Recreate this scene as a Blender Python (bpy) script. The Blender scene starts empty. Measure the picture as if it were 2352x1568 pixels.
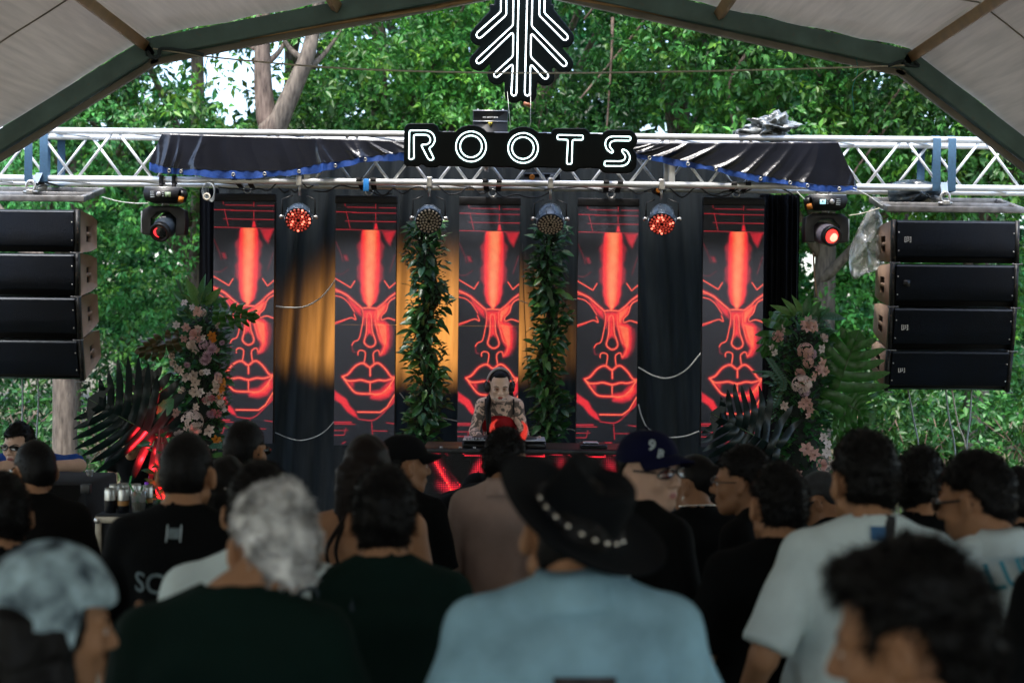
import bpy, bmesh, math, random
import numpy as np
from mathutils import Vector, Matrix
from mathutils.bvhtree import BVHTree

random.seed(7)
RNG = np.random.default_rng(7)
SC = bpy.context.scene
COL = SC.collection
R = math.radians

# ---------------------------------------------------------------- camera
CAM_Z, FPX, CX, CY = 2.1, 3267.0, 1176.0, 784.0
cam_data = bpy.data.cameras.new('camera')
cam = bpy.data.objects.new('camera', cam_data)
COL.objects.link(cam)
CAM_ROT = Matrix.Rotation(R(90 - 0.77), 3, 'X') @ Matrix.Rotation(R(0.6), 3, 'Z')
cam.matrix_world = Matrix.Translation((0, 0, CAM_Z)) @ CAM_ROT.to_4x4()
cam_data.sensor_width = 36.0
cam_data.lens = 50.0
cam_data.clip_start = 0.05
cam_data.clip_end = 600
cam_data.dof.use_dof = True
cam_data.dof.focus_distance = 9.6
cam_data.dof.aperture_fstop = 2.4
SC.camera = cam

# ---------------------------------------------------------------- sky, sun, exposure
W = bpy.data.worlds.new('World')
SC.world = W
W.use_nodes = True
_nt = W.node_tree
_bg = _nt.nodes['Background']
_sky = _nt.nodes.new('ShaderNodeTexSky')
_sky.sky_type = 'NISHITA'
_sky.sun_disc = False
_sky.sun_elevation = R(67)
_sky.sun_rotation = R(200)
_sky.air_density = 1.0
_sky.dust_density = 2.2
_sky.ozone_density = 1.0
_nt.links.new(_sky.outputs[0], _bg.inputs[0])
_bg.inputs[1].default_value = 0.15
sun_data = bpy.data.lights.new('sun', 'SUN')
sun_data.energy = 1.5
sun_data.angle = R(14)
sun_data.color = (1.0, 0.96, 0.9)
sun = bpy.data.objects.new('sun', sun_data)
COL.objects.link(sun)
# the sky's sun_rotation turns clockwise from +Y; the lamp points the same way
_az, _el = R(200), R(67)
_d = Vector((math.sin(_az) * math.cos(_el), math.cos(_az) * math.cos(_el), math.sin(_el)))
sun.rotation_euler = (-_d).to_track_quat('-Z', 'Y').to_euler()
SC.view_settings.view_transform = 'Standard'
SC.view_settings.look = 'None'
SC.view_settings.gamma = 1.0
SC.view_settings.use_curve_mapping = False
SC.view_settings.exposure = 2.1
SC.render.engine = 'CYCLES'
SC.cycles.use_denoising = True
SC.cycles.max_bounces = 6
SC.cycles.diffuse_bounces = 3
SC.cycles.glossy_bounces = 3
SC.cycles.transmission_bounces = 6
SC.cycles.transparent_max_bounces = 8
SC.cycles.caustics_reflective = False
SC.cycles.caustics_refractive = False
SC.cycles.sample_clamp_indirect = 6.0


def at(px, py, Y):
    """the point of the place that lies Y metres ahead on the line of sight through a picture point (2352 wide)"""
    r = CAM_ROT @ Vector(((px - CX) / FPX, (CY - py) / FPX, -1.0))
    t = Y / r.y
    return Vector((r.x * t, Y, CAM_Z + r.z * t))


# ---------------------------------------------------------------- helpers
ORG = {}


def tag(o, label=None, cat=None, group=None, kind=None):
    if label: o['label'] = label
    if cat: o['category'] = cat
    if group: o['group'] = group
    if kind: o['kind'] = kind
    return o


def thing(name, label, cat, loc, group=None):
    o = bpy.data.objects.new(name, None)
    o.empty_display_size = 0.1
    COL.objects.link(o)
    o.location = loc
    ORG[o.name] = Vector(loc)
    return tag(o, label, cat, group)


def np_mesh(name, V, faces):
    """faces: list of int arrays, each (n,3) or (n,4)"""
    V = np.asarray(V, dtype=np.float32)
    me = bpy.data.meshes.new(name)
    faces = [np.asarray(f, dtype=np.int32) for f in faces if len(f)]
    nl = sum(f.size for f in faces)
    nf = sum(len(f) for f in faces)
    me.vertices.add(len(V))
    me.vertices.foreach_set('co', V.ravel())
    me.loops.add(nl)
    me.polygons.add(nf)
    me.loops.foreach_set('vertex_index', np.concatenate([f.ravel() for f in faces]))
    tot = np.concatenate([np.full(len(f), f.shape[1], np.int32) for f in faces])
    st = np.concatenate([[0], np.cumsum(tot)[:-1]]).astype(np.int32)
    me.polygons.foreach_set('loop_start', st)
    me.polygons.foreach_set('loop_total', tot)
    me.update(calc_edges=True)
    return me


def place(name, me, m=None, parent=None, loc=None, rot=None, smooth=False):
    if m is not None and len(me.materials) == 0:
        me.materials.append(m)
    if smooth:
        me.polygons.foreach_set('use_smooth', np.ones(len(me.polygons), dtype=bool))
    o = bpy.data.objects.new(name, me)
    COL.objects.link(o)
    if parent is not None:
        o.parent = parent
        ORG[o.name] = ORG.get(parent.name, Vector((0, 0, 0)))
    if loc is not None: o.location = loc
    if rot is not None: o.rotation_euler = rot
    return o


def copy_tree(o, parent=None):
    c = o.copy()
    COL.objects.link(c)
    if parent is not None:
        c.parent = parent
    for ch in [x for x in COL.objects if x.parent == o and x is not c]:
        copy_tree(ch, c)
    return c


def rotz(a):
    c, s = math.cos(a), math.sin(a)
    return np.array([[c, -s, 0], [s, c, 0], [0, 0, 1.0]])


def rotx(a):
    c, s = math.cos(a), math.sin(a)
    return np.array([[1.0, 0, 0], [0, c, -s], [0, s, c]])


def roty(a):
    c, s = math.cos(a), math.sin(a)
    return np.array([[c, 0, s], [0, 1.0, 0], [-s, 0, c]])


def frame_of(d):
    d = np.asarray(d, float)
    d = d / (np.linalg.norm(d) + 1e-12)
    a = np.array([0, 0, 1.0]) if abs(d[2]) < 0.9 else np.array([1.0, 0, 0])
    u = np.cross(a, d); u /= np.linalg.norm(u)
    return u, np.cross(d, u), d


class MB:
    """collects simple shapes into one mesh"""
    def __init__(s):
        s.V, s.Q, s.T, s.n = [], [], [], 0

    def add(s, V, quads=(), tris=()):
        V = np.asarray(V, float).reshape(-1, 3)
        if len(quads): s.Q.append(np.asarray(quads, np.int32) + s.n)
        if len(tris): s.T.append(np.asarray(tris, np.int32) + s.n)
        s.V.append(V); s.n += len(V)
        return s

    def box(s, c, size, M=None, ch=0.0):
        """box centred on c; ch = chamfer of its edges seen from the front"""
        x, y, z = [v / 2 for v in size]
        if ch > 0:
            ch = min(ch, x * .9, z * .9, y * .9)
            o = [(-x + ch, -z), (x - ch, -z), (x, -z + ch), (x, z - ch), (x - ch, z), (-x + ch, z), (-x, z - ch), (-x, -z + ch)]
            k = [(a * (1 - ch / x), b * (1 - ch / z)) for a, b in o]
            rings = [[(a, -y, b) for a, b in k], [(a, -y + ch, b) for a, b in o], [(a, y - ch, b) for a, b in o], [(a, y, b) for a, b in k]]
            V = np.array([p for r_ in rings for p in r_])
            Q = [(r_ * 8 + i, r_ * 8 + (i + 1) % 8, r_ * 8 + 8 + (i + 1) % 8, r_ * 8 + 8 + i) for r_ in range(3) for i in range(8)]
            T = [(0, i + 1, i) for i in range(1, 7)] + [(24, 24 + i, 25 + i) for i in range(1, 7)]
            T = [t if t[0] == 24 else (0, t[2], t[1]) for t in T]
        else:
            V = np.array([(a, b, d) for a in (-x, x) for b in (-y, y) for d in (-z, z)])
            Q = [(0, 1, 3, 2), (4, 6, 7, 5), (0, 4, 5, 1), (2, 3, 7, 6), (0, 2, 6, 4), (1, 5, 7, 3)]
            T = []
        if M is not None: V = V @ np.asarray(M).T
        return s.add(V + np.asarray(c, float), Q, T)

    def tube(s, pts, r, n=8, closed=False, caps=True):
        P = np.asarray([tuple(p) for p in pts], float)
        m = len(P)
        rr = np.full(m, r, float) if np.isscalar(r) else np.asarray(r, float)
        if closed:
            D = np.roll(P, -1, 0) - np.roll(P, 1, 0)
        else:
            D = np.gradient(P, axis=0)
        D /= (np.linalg.norm(D, axis=1, keepdims=True) + 1e-12)
        u, v, _ = frame_of(D[0])
        ang = np.arange(n) * 2 * math.pi / n
        V = []
        for i in range(m):
            d = D[i]
            u = u - d * np.dot(u, d); u /= (np.linalg.norm(u) + 1e-12)
            v = np.cross(d, u)
            V.append(P[i] + rr[i] * (np.cos(ang)[:, None] * u + np.sin(ang)[:, None] * v))
        V = np.concatenate(V)
        Q = []
        for i in range(m if closed else m - 1):
            a, b = i * n, ((i + 1) % m) * n
            for j in range(n):
                k = (j + 1) % n
                Q.append((a + j, a + k, b + k, b + j))
        T = []
        if not closed and caps:
            V = np.concatenate([V, P[:1], P[-1:]])
            for j in range(n):
                k = (j + 1) % n
                T.append((m * n, k, j)); T.append((m * n + 1, (m - 1) * n + j, (m - 1) * n + k))
        return s.add(V, Q, T)

    def cyl(s, p0, p1, r, n=16, r1=None):
        return s.tube([p0, p1], [r, r if r1 is None else r1], n)

    def lathe(s, prof, c=(0, 0, 0), n=24, M=None):
        """prof: (radius, height) pairs turned about z"""
        ang = np.arange(n) * 2 * math.pi / n
        V = np.array([(r_ * math.cos(a), r_ * math.sin(a), z) for r_, z in prof for a in ang])
        Q = [(i * n + j, i * n + (j + 1) % n, i * n + n + (j + 1) % n, i * n + n + j) for i in range(len(prof) - 1) for j in range(n)]
        if M is not None: V = V @ np.asarray(M).T
        return s.add(V + np.asarray(c, float), Q)

    def prism(s, outline, y0, y1, M=None, c=(0, 0, 0)):
        """convex or fan-able outline in x,z, pushed along y"""
        n = len(outline)
        V = np.array([(a, y0, b) for a, b in outline] + [(a, y1, b) for a, b in outline], float)
        cx, cz = np.mean(outline, axis=0)
        V = np.concatenate([V, [(cx, y0, cz), (cx, y1, cz)]])
        Q = [(i, n + i, n + (i + 1) % n, (i + 1) % n) for i in range(n)]
        T = [(2 * n, i, (i + 1) % n) for i in range(n)] + [(2 * n + 1, n + (i + 1) % n, n + i) for i in range(n)]
        if M is not None: V = V @ np.asarray(M).T
        return s.add(V + np.asarray(c, float), Q, T)

    def ball(s, c, r, nu=12, nv=8, M=None):
        r = np.ones(3) * r if np.isscalar(r) else np.asarray(r, float)
        V = [(math.sin(t) * math.cos(a), math.sin(t) * math.sin(a), math.cos(t))
             for t in np.linspace(0.02, math.pi - 0.02, nv + 1) for a in np.arange(nu) * 2 * math.pi / nu]
        V = np.array(V) * r
        Q = [(i * nu + j, (i + 1) * nu + j, (i + 1) * nu + (j + 1) % nu, i * nu + (j + 1) % nu) for i in range(nv) for j in range(nu)]
        if M is not None: V = V @ np.asarray(M).T
        return s.add(V + np.asarray(c, float), Q)

    def grid(s, P):
        """P: (rows, cols, 3) sheet"""
        P = np.asarray(P, float)
        a, b, _ = P.shape
        idx = np.arange(a * b).reshape(a, b)
        Q = np.stack([idx[:-1, :-1], idx[:-1, 1:], idx[1:, 1:], idx[1:, :-1]], -1).reshape(-1, 4)
        return s.add(P.reshape(-1, 3), Q)

    def mesh(s, name):
        return np_mesh(name, np.concatenate(s.V), ([np.concatenate(s.Q)] if s.Q else []) + ([np.concatenate(s.T)] if s.T else []))

    def build(s, name, m, parent=None, smooth=False, local=False, bevel=0.0):
        if parent is not None and not local:
            og = np.array(ORG.get(parent.name, Vector((0, 0, 0))))
            s.V = [v - og for v in s.V]
        o = place(name, s.mesh(name), m, parent, smooth=smooth)
        if bevel:
            b = o.modifiers.new('bevel', 'BEVEL'); b.width = bevel; b.segments = 2; b.limit_method = 'ANGLE'
        return o


def smooth_path(pts, n=6):
    """Catmull-Rom through pts"""
    P = [np.asarray(tuple(p), float) for p in pts]
    P = [2 * P[0] - P[1]] + P + [2 * P[-1] - P[-2]]
    out = []
    for i in range(1, len(P) - 2):
        for t in np.linspace(0, 1, n, endpoint=False):
            a, b, c, d = P[i - 1], P[i], P[i + 1], P[i + 2]
            out.append(0.5 * (2 * b + (c - a) * t + (2 * a - 5 * b + 4 * c - d) * t * t + (3 * b - a - 3 * c + d) * t ** 3))
    out.append(P[-2])
    return out


def sag(p0, p1, drop, n=14):
    p0, p1 = np.array(tuple(p0)), np.array(tuple(p1))
    return [p0 + (p1 - p0) * t - np.array([0, 0, drop * 4 * t * (1 - t)]) for t in np.linspace(0, 1, n)]


# ---------------------------------------------------------------- materials
def mat(name, col, rough=0.6, metal=0.0, var=0.15, scale=6.0, bump=0.0, bscale=60.0, spec=0.5, emit=None, estr=0.0,
        stretch=None, coat=0.0, transl=0.0, alpha=1.0, trans=0.0, attr=None, sheen=0.0, col2=None, wear=0.0):
    m = bpy.data.materials.new(name)
    m.use_nodes = True
    nt = m.node_tree
    N, L = nt.nodes, nt.links
    b = N['Principled BSDF']
    out = N['Material Output']
    b.inputs['Roughness'].default_value = rough
    b.inputs['Metallic'].default_value = metal
    b.inputs['Specular IOR Level'].default_value = spec
    b.inputs['Coat Weight'].default_value = coat
    b.inputs['Alpha'].default_value = alpha
    b.inputs['Transmission Weight'].default_value = trans
    b.inputs['Sheen Weight'].default_value = sheen
    tc = N.new('ShaderNodeTexCoord')
    mp = N.new('ShaderNodeMapping')
    L.new(tc.outputs['Object'], mp.inputs[0])
    if stretch: mp.inputs['Scale'].default_value = stretch
    nz = N.new('ShaderNodeTexNoise')
    nz.inputs['Scale'].default_value = scale
    nz.inputs['Detail'].default_value = 6
    L.new(mp.outputs[0], nz.inputs['Vector'])
    ramp = N.new('ShaderNodeValToRGB')
    ramp.color_ramp.elements[0].position = 0.3
    ramp.color_ramp.elements[1].position = 0.7
    c = np.array(col[:3], float)
    c2 = np.array(col2[:3], float) if col2 is not None else c
    ramp.color_ramp.elements[0].color = (*np.clip(c * (1 - var), 0, 1), 1)
    ramp.color_ramp.elements[1].color = (*np.clip(c2 * (1 + var), 0, 1), 1)
    L.new(nz.outputs['Fac'], ramp.inputs[0])
    src = ramp.outputs[0]
    if attr:
        an = N.new('ShaderNodeVertexColor'); an.layer_name = attr
        mx = N.new('ShaderNodeMix'); mx.data_type = 'RGBA'; mx.blend_type = 'MULTIPLY'; mx.inputs['Factor'].default_value = 1.0
        L.new(src, mx.inputs[6]); L.new(an.outputs[0], mx.inputs[7])
        src = mx.outputs[2]
    if wear > 0:
        n2 = N.new('ShaderNodeTexNoise'); n2.inputs['Scale'].default_value = scale * 4; n2.inputs['Detail'].default_value = 8
        L.new(mp.outputs[0], n2.inputs['Vector'])
        r2 = N.new('ShaderNodeValToRGB')
        r2.color_ramp.elements[0].position = 0.60; r2.color_ramp.elements[1].position = 0.66
        L.new(n2.outputs['Fac'], r2.inputs[0])
        mx = N.new('ShaderNodeMix'); mx.data_type = 'RGBA'
        mul = N.new('ShaderNodeMath'); mul.operation = 'MULTIPLY'; mul.inputs[1].default_value = wear
        L.new(r2.outputs[0], mul.inputs[0]); L.new(mul.outputs[0], mx.inputs['Factor'])
        L.new(src, mx.inputs[6]); mx.inputs[7].default_value = (0.18, 0.12, 0.08, 1)
        src = mx.outputs[2]
    L.new(src, b.inputs['Base Color'])
    # roughness varies a little too
    mr = N.new('ShaderNodeMapRange')
    mr.inputs['To Min'].default_value = max(0.02, rough - 0.08); mr.inputs['To Max'].default_value = min(1, rough + 0.08)
    L.new(nz.outputs['Fac'], mr.inputs['Value']); L.new(mr.outputs[0], b.inputs['Roughness'])
    if bump > 0:
        nb = N.new('ShaderNodeTexNoise'); nb.inputs['Scale'].default_value = bscale; nb.inputs['Detail'].default_value = 4
        L.new(mp.outputs[0], nb.inputs['Vector'])
        bp = N.new('ShaderNodeBump'); bp.inputs['Strength'].default_value = bump; bp.inputs['Distance'].default_value = 0.01
        L.new(nb.outputs['Fac'], bp.inputs['Height']); L.new(bp.outputs[0], b.inputs['Normal'])
    if emit is not None:
        b.inputs['Emission Color'].default_value = (*emit, 1)
        b.inputs['Emission Strength'].default_value = estr
    if transl > 0:
        tr = N.new('ShaderNodeBsdfTranslucent')
        L.new(src, tr.inputs[0])
        ms = N.new('ShaderNodeMixShader'); ms.inputs[0].default_value = transl
        L.new(b.outputs[0], ms.inputs[1]); L.new(tr.outputs[0], ms.inputs[2]); L.new(ms.outputs[0], out.inputs[0])
    return m


# ---------------------------------------------------------------- implicit surfaces
def v_noise(P, f, seed=0):
    """cheap smooth pseudo-noise, about -1..1"""
    x, y, z = P[..., 0] * f, P[..., 1] * f, P[..., 2] * f
    s = seed * 1.7
    return (np.sin(x + 1.3 * np.sin(.7 * y + s) + s) * np.cos(y * .9 + 1.1 * np.sin(.8 * z + 2 * s)) +
            np.sin(z * 1.1 + 1.2 * np.sin(.6 * x + 3 * s) + 2 * s)) * 0.5


class Field:
    """signed distances on a rectilinear grid, finer where asked"""
    def __init__(s, xs, ys, zs):
        s.a = [np.asarray(xs, float), np.asarray(ys, float), np.asarray(zs, float)]
        s.D = np.full([len(a) for a in s.a], 0.3)

    def sub(s, lo, hi):
        sl = []
        for a, l, h in zip(s.a, lo, hi):
            i0 = max(0, np.searchsorted(a, l) - 1); i1 = min(len(a), np.searchsorted(a, h) + 1)
            if i1 <= i0: return None, None
            sl.append(slice(i0, i1))
        g = np.meshgrid(*[a[c] for a, c in zip(s.a, sl)], indexing='ij')
        return tuple(sl), np.stack(g, -1)

    def _u(s, sl, d, k):
        o = s.D[sl]
        if k > 0:
            h = np.clip(0.5 + 0.5 * (o - d) / k, 0, 1)
            s.D[sl] = o * (1 - h) + d * h - k * h * (1 - h)
        else:
            s.D[sl] = np.minimum(o, d)

    def cap(s, a, b, ra, rb=None, k=0.03, sq=None, cut=False):
        rb = ra if rb is None else rb
        a, b = np.asarray(a, float), np.asarray(b, float)
        rm = max(ra, rb) * (1.6 if sq else 1) + k + 0.04
        sl, P = s.sub(np.minimum(a, b) - rm, np.maximum(a, b) + rm)
        if sl is None: return s
        ba = b - a
        t = np.clip(((P - a) @ ba) / (ba @ ba + 1e-9), 0, 1)
        q = P - (a + t[..., None] * ba)
        if sq: q = q / np.asarray(sq)
        d = np.linalg.norm(q, axis=-1) - (ra + (rb - ra) * t)
        if cut:
            h = np.clip(0.5 - 0.5 * (s.D[sl] + d) / max(k, 1e-6), 0, 1)
            s.D[sl] = s.D[sl] * (1 - h) - d * h + max(k, 0) * h * (1 - h)
        else:
            s._u(sl, d, k)
        return s

    def ell(s, c, r, k=0.03, M=None, cut=False):
        c, r = np.asarray(c, float), np.asarray(r, float)
        m = r.max() + k + 0.04
        sl, P = s.sub(c - m, c + m)
        if sl is None: return s
        q = P - c
        if M is not None: q = q @ np.asarray(M)
        k0 = np.linalg.norm(q / r, axis=-1); k1 = np.linalg.norm(q / (r * r), axis=-1) + 1e-9
        d = k0 * (k0 - 1) / k1
        if cut:
            h = np.clip(0.5 - 0.5 * (s.D[sl] + d) / max(k, 1e-6), 0, 1)
            s.D[sl] = s.D[sl] * (1 - h) - d * h + max(k, 0) * h * (1 - h)
        else:
            s._u(sl, d, k)
        return s

    def pts(s):
        return np.stack(np.meshgrid(*s.a, indexing='ij'), -1)

    def mesh(s):
        """surface nets -> V, quads"""
        D = s.D.copy()
        D[0], D[-1], D[:, 0], D[:, -1], D[:, :, 0], D[:, :, -1] = 1, 1, 1, 1, 1, 1
        ins = D < 0
        nx, ny, nz = D.shape
        c = np.zeros((nx - 1, ny - 1, nz - 1), np.int8)
        offs = [(i, j, k) for i in (0, 1) for j in (0, 1) for k in (0, 1)]
        for i, j, k in offs:
            c += ins[i:nx - 1 + i, j:ny - 1 + j, k:nz - 1 + k]
        act = (c > 0) & (c < 8)
        I = np.argwhere(act)
        if len(I) == 0: return np.zeros((0, 3)), np.zeros((0, 4), int)
        acc = np.zeros((len(I), 3)); cnt = np.zeros(len(I))
        X = [a for a in s.a]
        for p in offs:
            for ax in range(3):
                if p[ax] == 1: continue
                q = list(p); q[ax] = 1
                ia = I + np.array(p); ib = I + np.array(q)
                da = D[ia[:, 0], ia[:, 1], ia[:, 2]]; db = D[ib[:, 0], ib[:, 1], ib[:, 2]]
                cr = (da < 0) != (db < 0)
                t = np.where(cr, da / np.where(cr, da - db, 1), 0)
                pa = np.stack([X[e][ia[:, e]] for e in range(3)], -1); pb = np.stack([X[e][ib[:, e]] for e in range(3)], -1)
                acc += np.where(cr[:, None], pa + t[:, None] * (pb - pa), 0); cnt += cr
        V = acc / cnt[:, None]
        idx = np.full(act.shape, -1, np.int64); idx[tuple(I.T)] = np.arange(len(I))
        Q = []
        for ax in range(3):
            u, v = (ax + 1) % 3, (ax + 2) % 3
            sl0 = [slice(None)] * 3; sl1 = [slice(None)] * 3
            sl0[ax] = slice(0, D.shape[ax] - 1); sl1[ax] = slice(1, D.shape[ax])
            A, B = ins[tuple(sl0)], ins[tuple(sl1)]
            E = np.argwhere(A != B)
            E = E[(E[:, u] > 0) & (E[:, v] > 0) & (E[:, u] < D.shape[u] - 1) & (E[:, v] < D.shape[v] - 1)]
            if not len(E): continue
            du, dv = np.zeros(3, int), np.zeros(3, int); du[u] = 1; dv[v] = 1
            g = lambda e: idx[e[:, 0], e[:, 1], e[:, 2]]
            q = np.stack([g(E - du - dv), g(E - dv), g(E), g(E - du)], -1)
            fl = A[tuple(E.T)]
            q = np.where(fl[:, None], q, q[:, ::-1])
            Q.append(q[(q >= 0).all(1)])
        return V, np.concatenate(Q)


def bands(lo, hi, coarse, fine=()):
    """grid coordinates lo..hi: step coarse, finer in the given (lo, hi, step) bands"""
    out = [lo]
    while out[-1] < hi:
        st = coarse
        for a, b, f in fine:
            if a - f <= out[-1] <= b: st = min(st, f)
        out.append(out[-1] + st)
    return np.array(out)
# ================================================================ setting
M_ground = mat('ground', (0.07, 0.075, 0.035), 0.95, var=0.5, scale=1.5, bump=0.6, bscale=30, col2=(0.10, 0.085, 0.05))
mb = MB()
n = 60
gx, gy = np.meshgrid(np.linspace(-120, 120, n), np.linspace(-40, 220, n))
mb.grid(np.stack([gx, gy, 0.0 * gx], -1))
g = mb.build('ground', M_ground); tag(g, kind='structure')

# grass tufts behind the stage (seen small at the lower left)
M_grass = mat('grass', (0.06, 0.13, 0.02), 0.7, var=0.5, scale=2, transl=0.3)
k = 9000
gx = RNG.uniform(-9, 9, k); gy = RNG.uniform(13.2, 20, k)
h = RNG.uniform(.06, .22, k); a = RNG.uniform(0, 6.28, k); w = .012
V = np.stack([np.stack([gx - w * np.cos(a), gy - w * np.sin(a), 0 * gx], -1), np.stack([gx + w * np.cos(a), gy + w * np.sin(a), 0 * gx], -1),
              np.stack([gx + RNG.normal(0, .05, k), gy + RNG.normal(0, .05, k), h], -1)], 1).reshape(-1, 3)
o = place('grass', np_mesh('grass', V, [np.arange(3 * k).reshape(-1, 3)]), M_grass); tag(o, kind='stuff')

# ---------------------------------------------------------------- marquee
TY = 10.5
M_beam = mat('painted_steel', (0.115, 0.20, 0.19), 0.45, var=0.25, scale=5, wear=0.25)
M_alu = mat('aluminium', (0.55, 0.56, 0.55), 0.42, metal=0.85, var=0.15, scale=12)
M_rail = mat('rail_alu_orange_lit', (0.40, 0.25, 0.12), 0.4, metal=0.5, var=0.2, scale=9)  # orange glow on the bare metal is painted into the base colour
M_canvas = mat('canvas', (0.43, 0.39, 0.33), 0.5, var=0.15, scale=2.6, stretch=(9, .5, 9), bump=0.15, bscale=10, transl=0.08)
M_hem = mat('canvas_hem', (0.30, 0.28, 0.24), 0.7, var=0.2, scale=5, transl=0.15)
kl = at(335, 92, TY); kr = at(2092, 118, TY); ap = at(1206, -78, TY)
dl = at(0, 300, TY) - kl; dr = at(2352, 318, TY) - kr
el = kl + dl * 2.6; er = kr + dr * 2.6
tent = thing('marquee', 'pale canvas marquee with grey-green steel arch over the crowd', 'tent', (0, TY, 0))
sect = [np.array(tuple(p)) for p in (el, kl, ap, kr, er)]
Y0 = -9.0
def arch(y, t, wdt, name, mt, drop):
    """one bay of the arch: box beams between the section corners"""
    for a_, b_ in zip(sect[:-1], sect[1:]):
        a2, b2 = np.array([a_[0], y, a_[2]]), np.array([b_[0], y, b_[2]])
        d = b2 - a2; L = np.linalg.norm(d); d /= L
        nrm = np.array([-d[2], 0, d[0]]); nrm *= -1 if nrm[2] > 0 else 1
        M = np.stack([d, [0, 1, 0], np.cross(d, [0, 1, 0])], 1)
        mb = MB().box((a2 + b2) / 2 + nrm * drop, (L + t * .25, wdt, t), M)
        mb.build(name, mt, tent, bevel=0.006)
arch(TY, 0.135, 0.10, 'rafter', M_beam, 0.07)
arch(4.5, 0.135, 0.10, 'rafter', M_beam, 0.07)
arch(-1.5, 0.135, 0.10, 'rafter', M_beam, 0.07)
arch(TY + 0.03, 0.045, 0.05, 'hem_strip', M_hem, 0.165)
# purlins run back from the knees and between
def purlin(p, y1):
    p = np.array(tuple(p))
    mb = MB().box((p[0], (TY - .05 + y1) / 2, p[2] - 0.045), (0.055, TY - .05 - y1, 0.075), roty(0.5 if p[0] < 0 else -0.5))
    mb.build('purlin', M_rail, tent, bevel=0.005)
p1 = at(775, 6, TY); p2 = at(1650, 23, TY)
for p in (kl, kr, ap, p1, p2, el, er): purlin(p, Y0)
# legs
for e in (el, er):
    for y in (TY, 4.5, -1.5):
        MB().box((e[0], y, e[2] / 2), (.1, .1, e[2])).build('post', M_beam, tent, bevel=0.005)
# canvas, in bays, sagging a little between the purlins
pts = [el, kl, p1, ap, p2, kr, er]
pts = [np.array(tuple(p)) for p in pts]
for a_, b_ in zip(pts[:-1], pts[1:]):
    rows = []
    for y in np.linspace(TY + .04, Y0, 26):
        row = []
        for t in np.linspace(0, 1, 13):
            p = a_ + (b_ - a_) * t
            bay = abs(((TY - y) % 6.0) / 6.0 - .5) * 2
            s_ = 0.06 * math.sin(math.pi * t) * (1 - bay ** 2) + 0.008 * math.sin(t * 19 + y * 3)
            row.append((p[0], y, p[2] + 0.03 - s_))
        rows.append(row)
    MB().grid(rows).build('roof_panel', M_canvas, tent, smooth=True)
    for y in np.arange(TY - 1.6, 2.0, -1.6):
        j = int(round((TY + .04 - y) / (TY + .04 - Y0) * 25))
        MB().tube([(q[0], q[1], q[2] - .004) for q in rows[j]], .006, 5).build('welded_seam', M_hem, tent)
# bright round rails clipped under the front arch, with gaps as in the place
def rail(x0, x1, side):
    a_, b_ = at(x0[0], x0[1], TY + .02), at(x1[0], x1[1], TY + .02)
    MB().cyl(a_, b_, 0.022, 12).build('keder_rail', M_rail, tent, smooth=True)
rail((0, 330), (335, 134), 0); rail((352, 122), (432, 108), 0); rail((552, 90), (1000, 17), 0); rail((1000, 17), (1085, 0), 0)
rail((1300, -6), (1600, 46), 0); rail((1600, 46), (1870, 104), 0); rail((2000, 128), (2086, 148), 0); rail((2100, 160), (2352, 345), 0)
# rain drops hanging from the hem
M_drop = mat('water', (0.9, 0.95, 0.95), 0.05, var=0.02, trans=0.6, spec=0.8, emit=(.9, 1, 1), estr=0.0)
mb = MB()
for i in range(70):
    x = RNG.uniform(1330, 2000)
    y = np.interp(x, [1330, 1600, 1870, 2080], [14, 56, 118, 158])
    mb.ball(at(x, y, TY + .05), (.005, .005, .008), 6, 4)
for i in range(30):
    x = RNG.uniform(520, 1050); y = np.interp(x, [430, 552, 1000, 1150], [120, 106, 32, 5])
    mb.ball(at(x, y, TY + .05), (.005, .005, .008), 6, 4)
o = mb.build('rain_drops', M_drop, tent, smooth=True); tag(o, kind='stuff')
# tie rope between the knees
M_rope = mat('rope', (0.62, 0.58, 0.48), 0.8, var=0.25, scale=40)
pp = smooth_path([at(x, y, TY - .05) for x, y in ((352, 112), (420, 122), (500, 133), (800, 158), (1176, 168), (1600, 164), (2040, 152), (2085, 145))], 5)
r_ = thing('tie_rope', 'thin pale rope strung across the marquee mouth above the stage', 'rope', tuple(pp[0]))
MB().tube(pp, 0.0065, 6).build('strand', M_rope, r_, smooth=True)
M_strapd = mat('dark_strap', (0.03, 0.05, 0.055), 0.7, var=0.2, scale=30)
MB().tube(smooth_path([at(x, y, TY - .06) for x, y in ((338, 118), (350, 132), (365, 128), (372, 112), (440, 120), (468, 127))], 5), 0.014, 6).build('ratchet_strap', M_strapd, r_, smooth=True)
MB().tube(smooth_path([at(x, y, TY - .06) for x, y in ((2040, 152), (2075, 140), (2082, 148), (2110, 152), (2098, 140))], 5), 0.012, 6).build('ratchet_strap', M_strapd, r_, smooth=True)
M_teal = mat('teal_string', (0.03, 0.35, 0.33), 0.8)
MB().tube(smooth_path([at(x, y, TY - .05) for x, y in ((478, 130), (470, 160), (475, 185), (468, 212))], 4), 0.0035, 5).build('loose_string', M_teal, r_)
MB().tube(smooth_path([at(x, y, TY - .05) for x, y in ((2000, 158), (1980, 168), (1958, 186))], 4), 0.004, 5).build('loose_string', M_rope, r_)
MB().tube(smooth_path([at(x, y, TY) for x, y in ((1966, 130), (1970, 165), (1958, 205), (1962, 258))], 4), 0.0025, 5).build('loose_string', M_teal, r_)

# ---------------------------------------------------------------- stage floor
M_deck = mat('stage_deck', (0.03, 0.03, 0.03), 0.7, var=0.3, scale=8)
mb = MB(); mb.box((-.1, 11.0, 0.09), (5.2, 2.6, 0.18))
o = mb.build('stage_floor', M_deck); tag(o, kind='structure')

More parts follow.
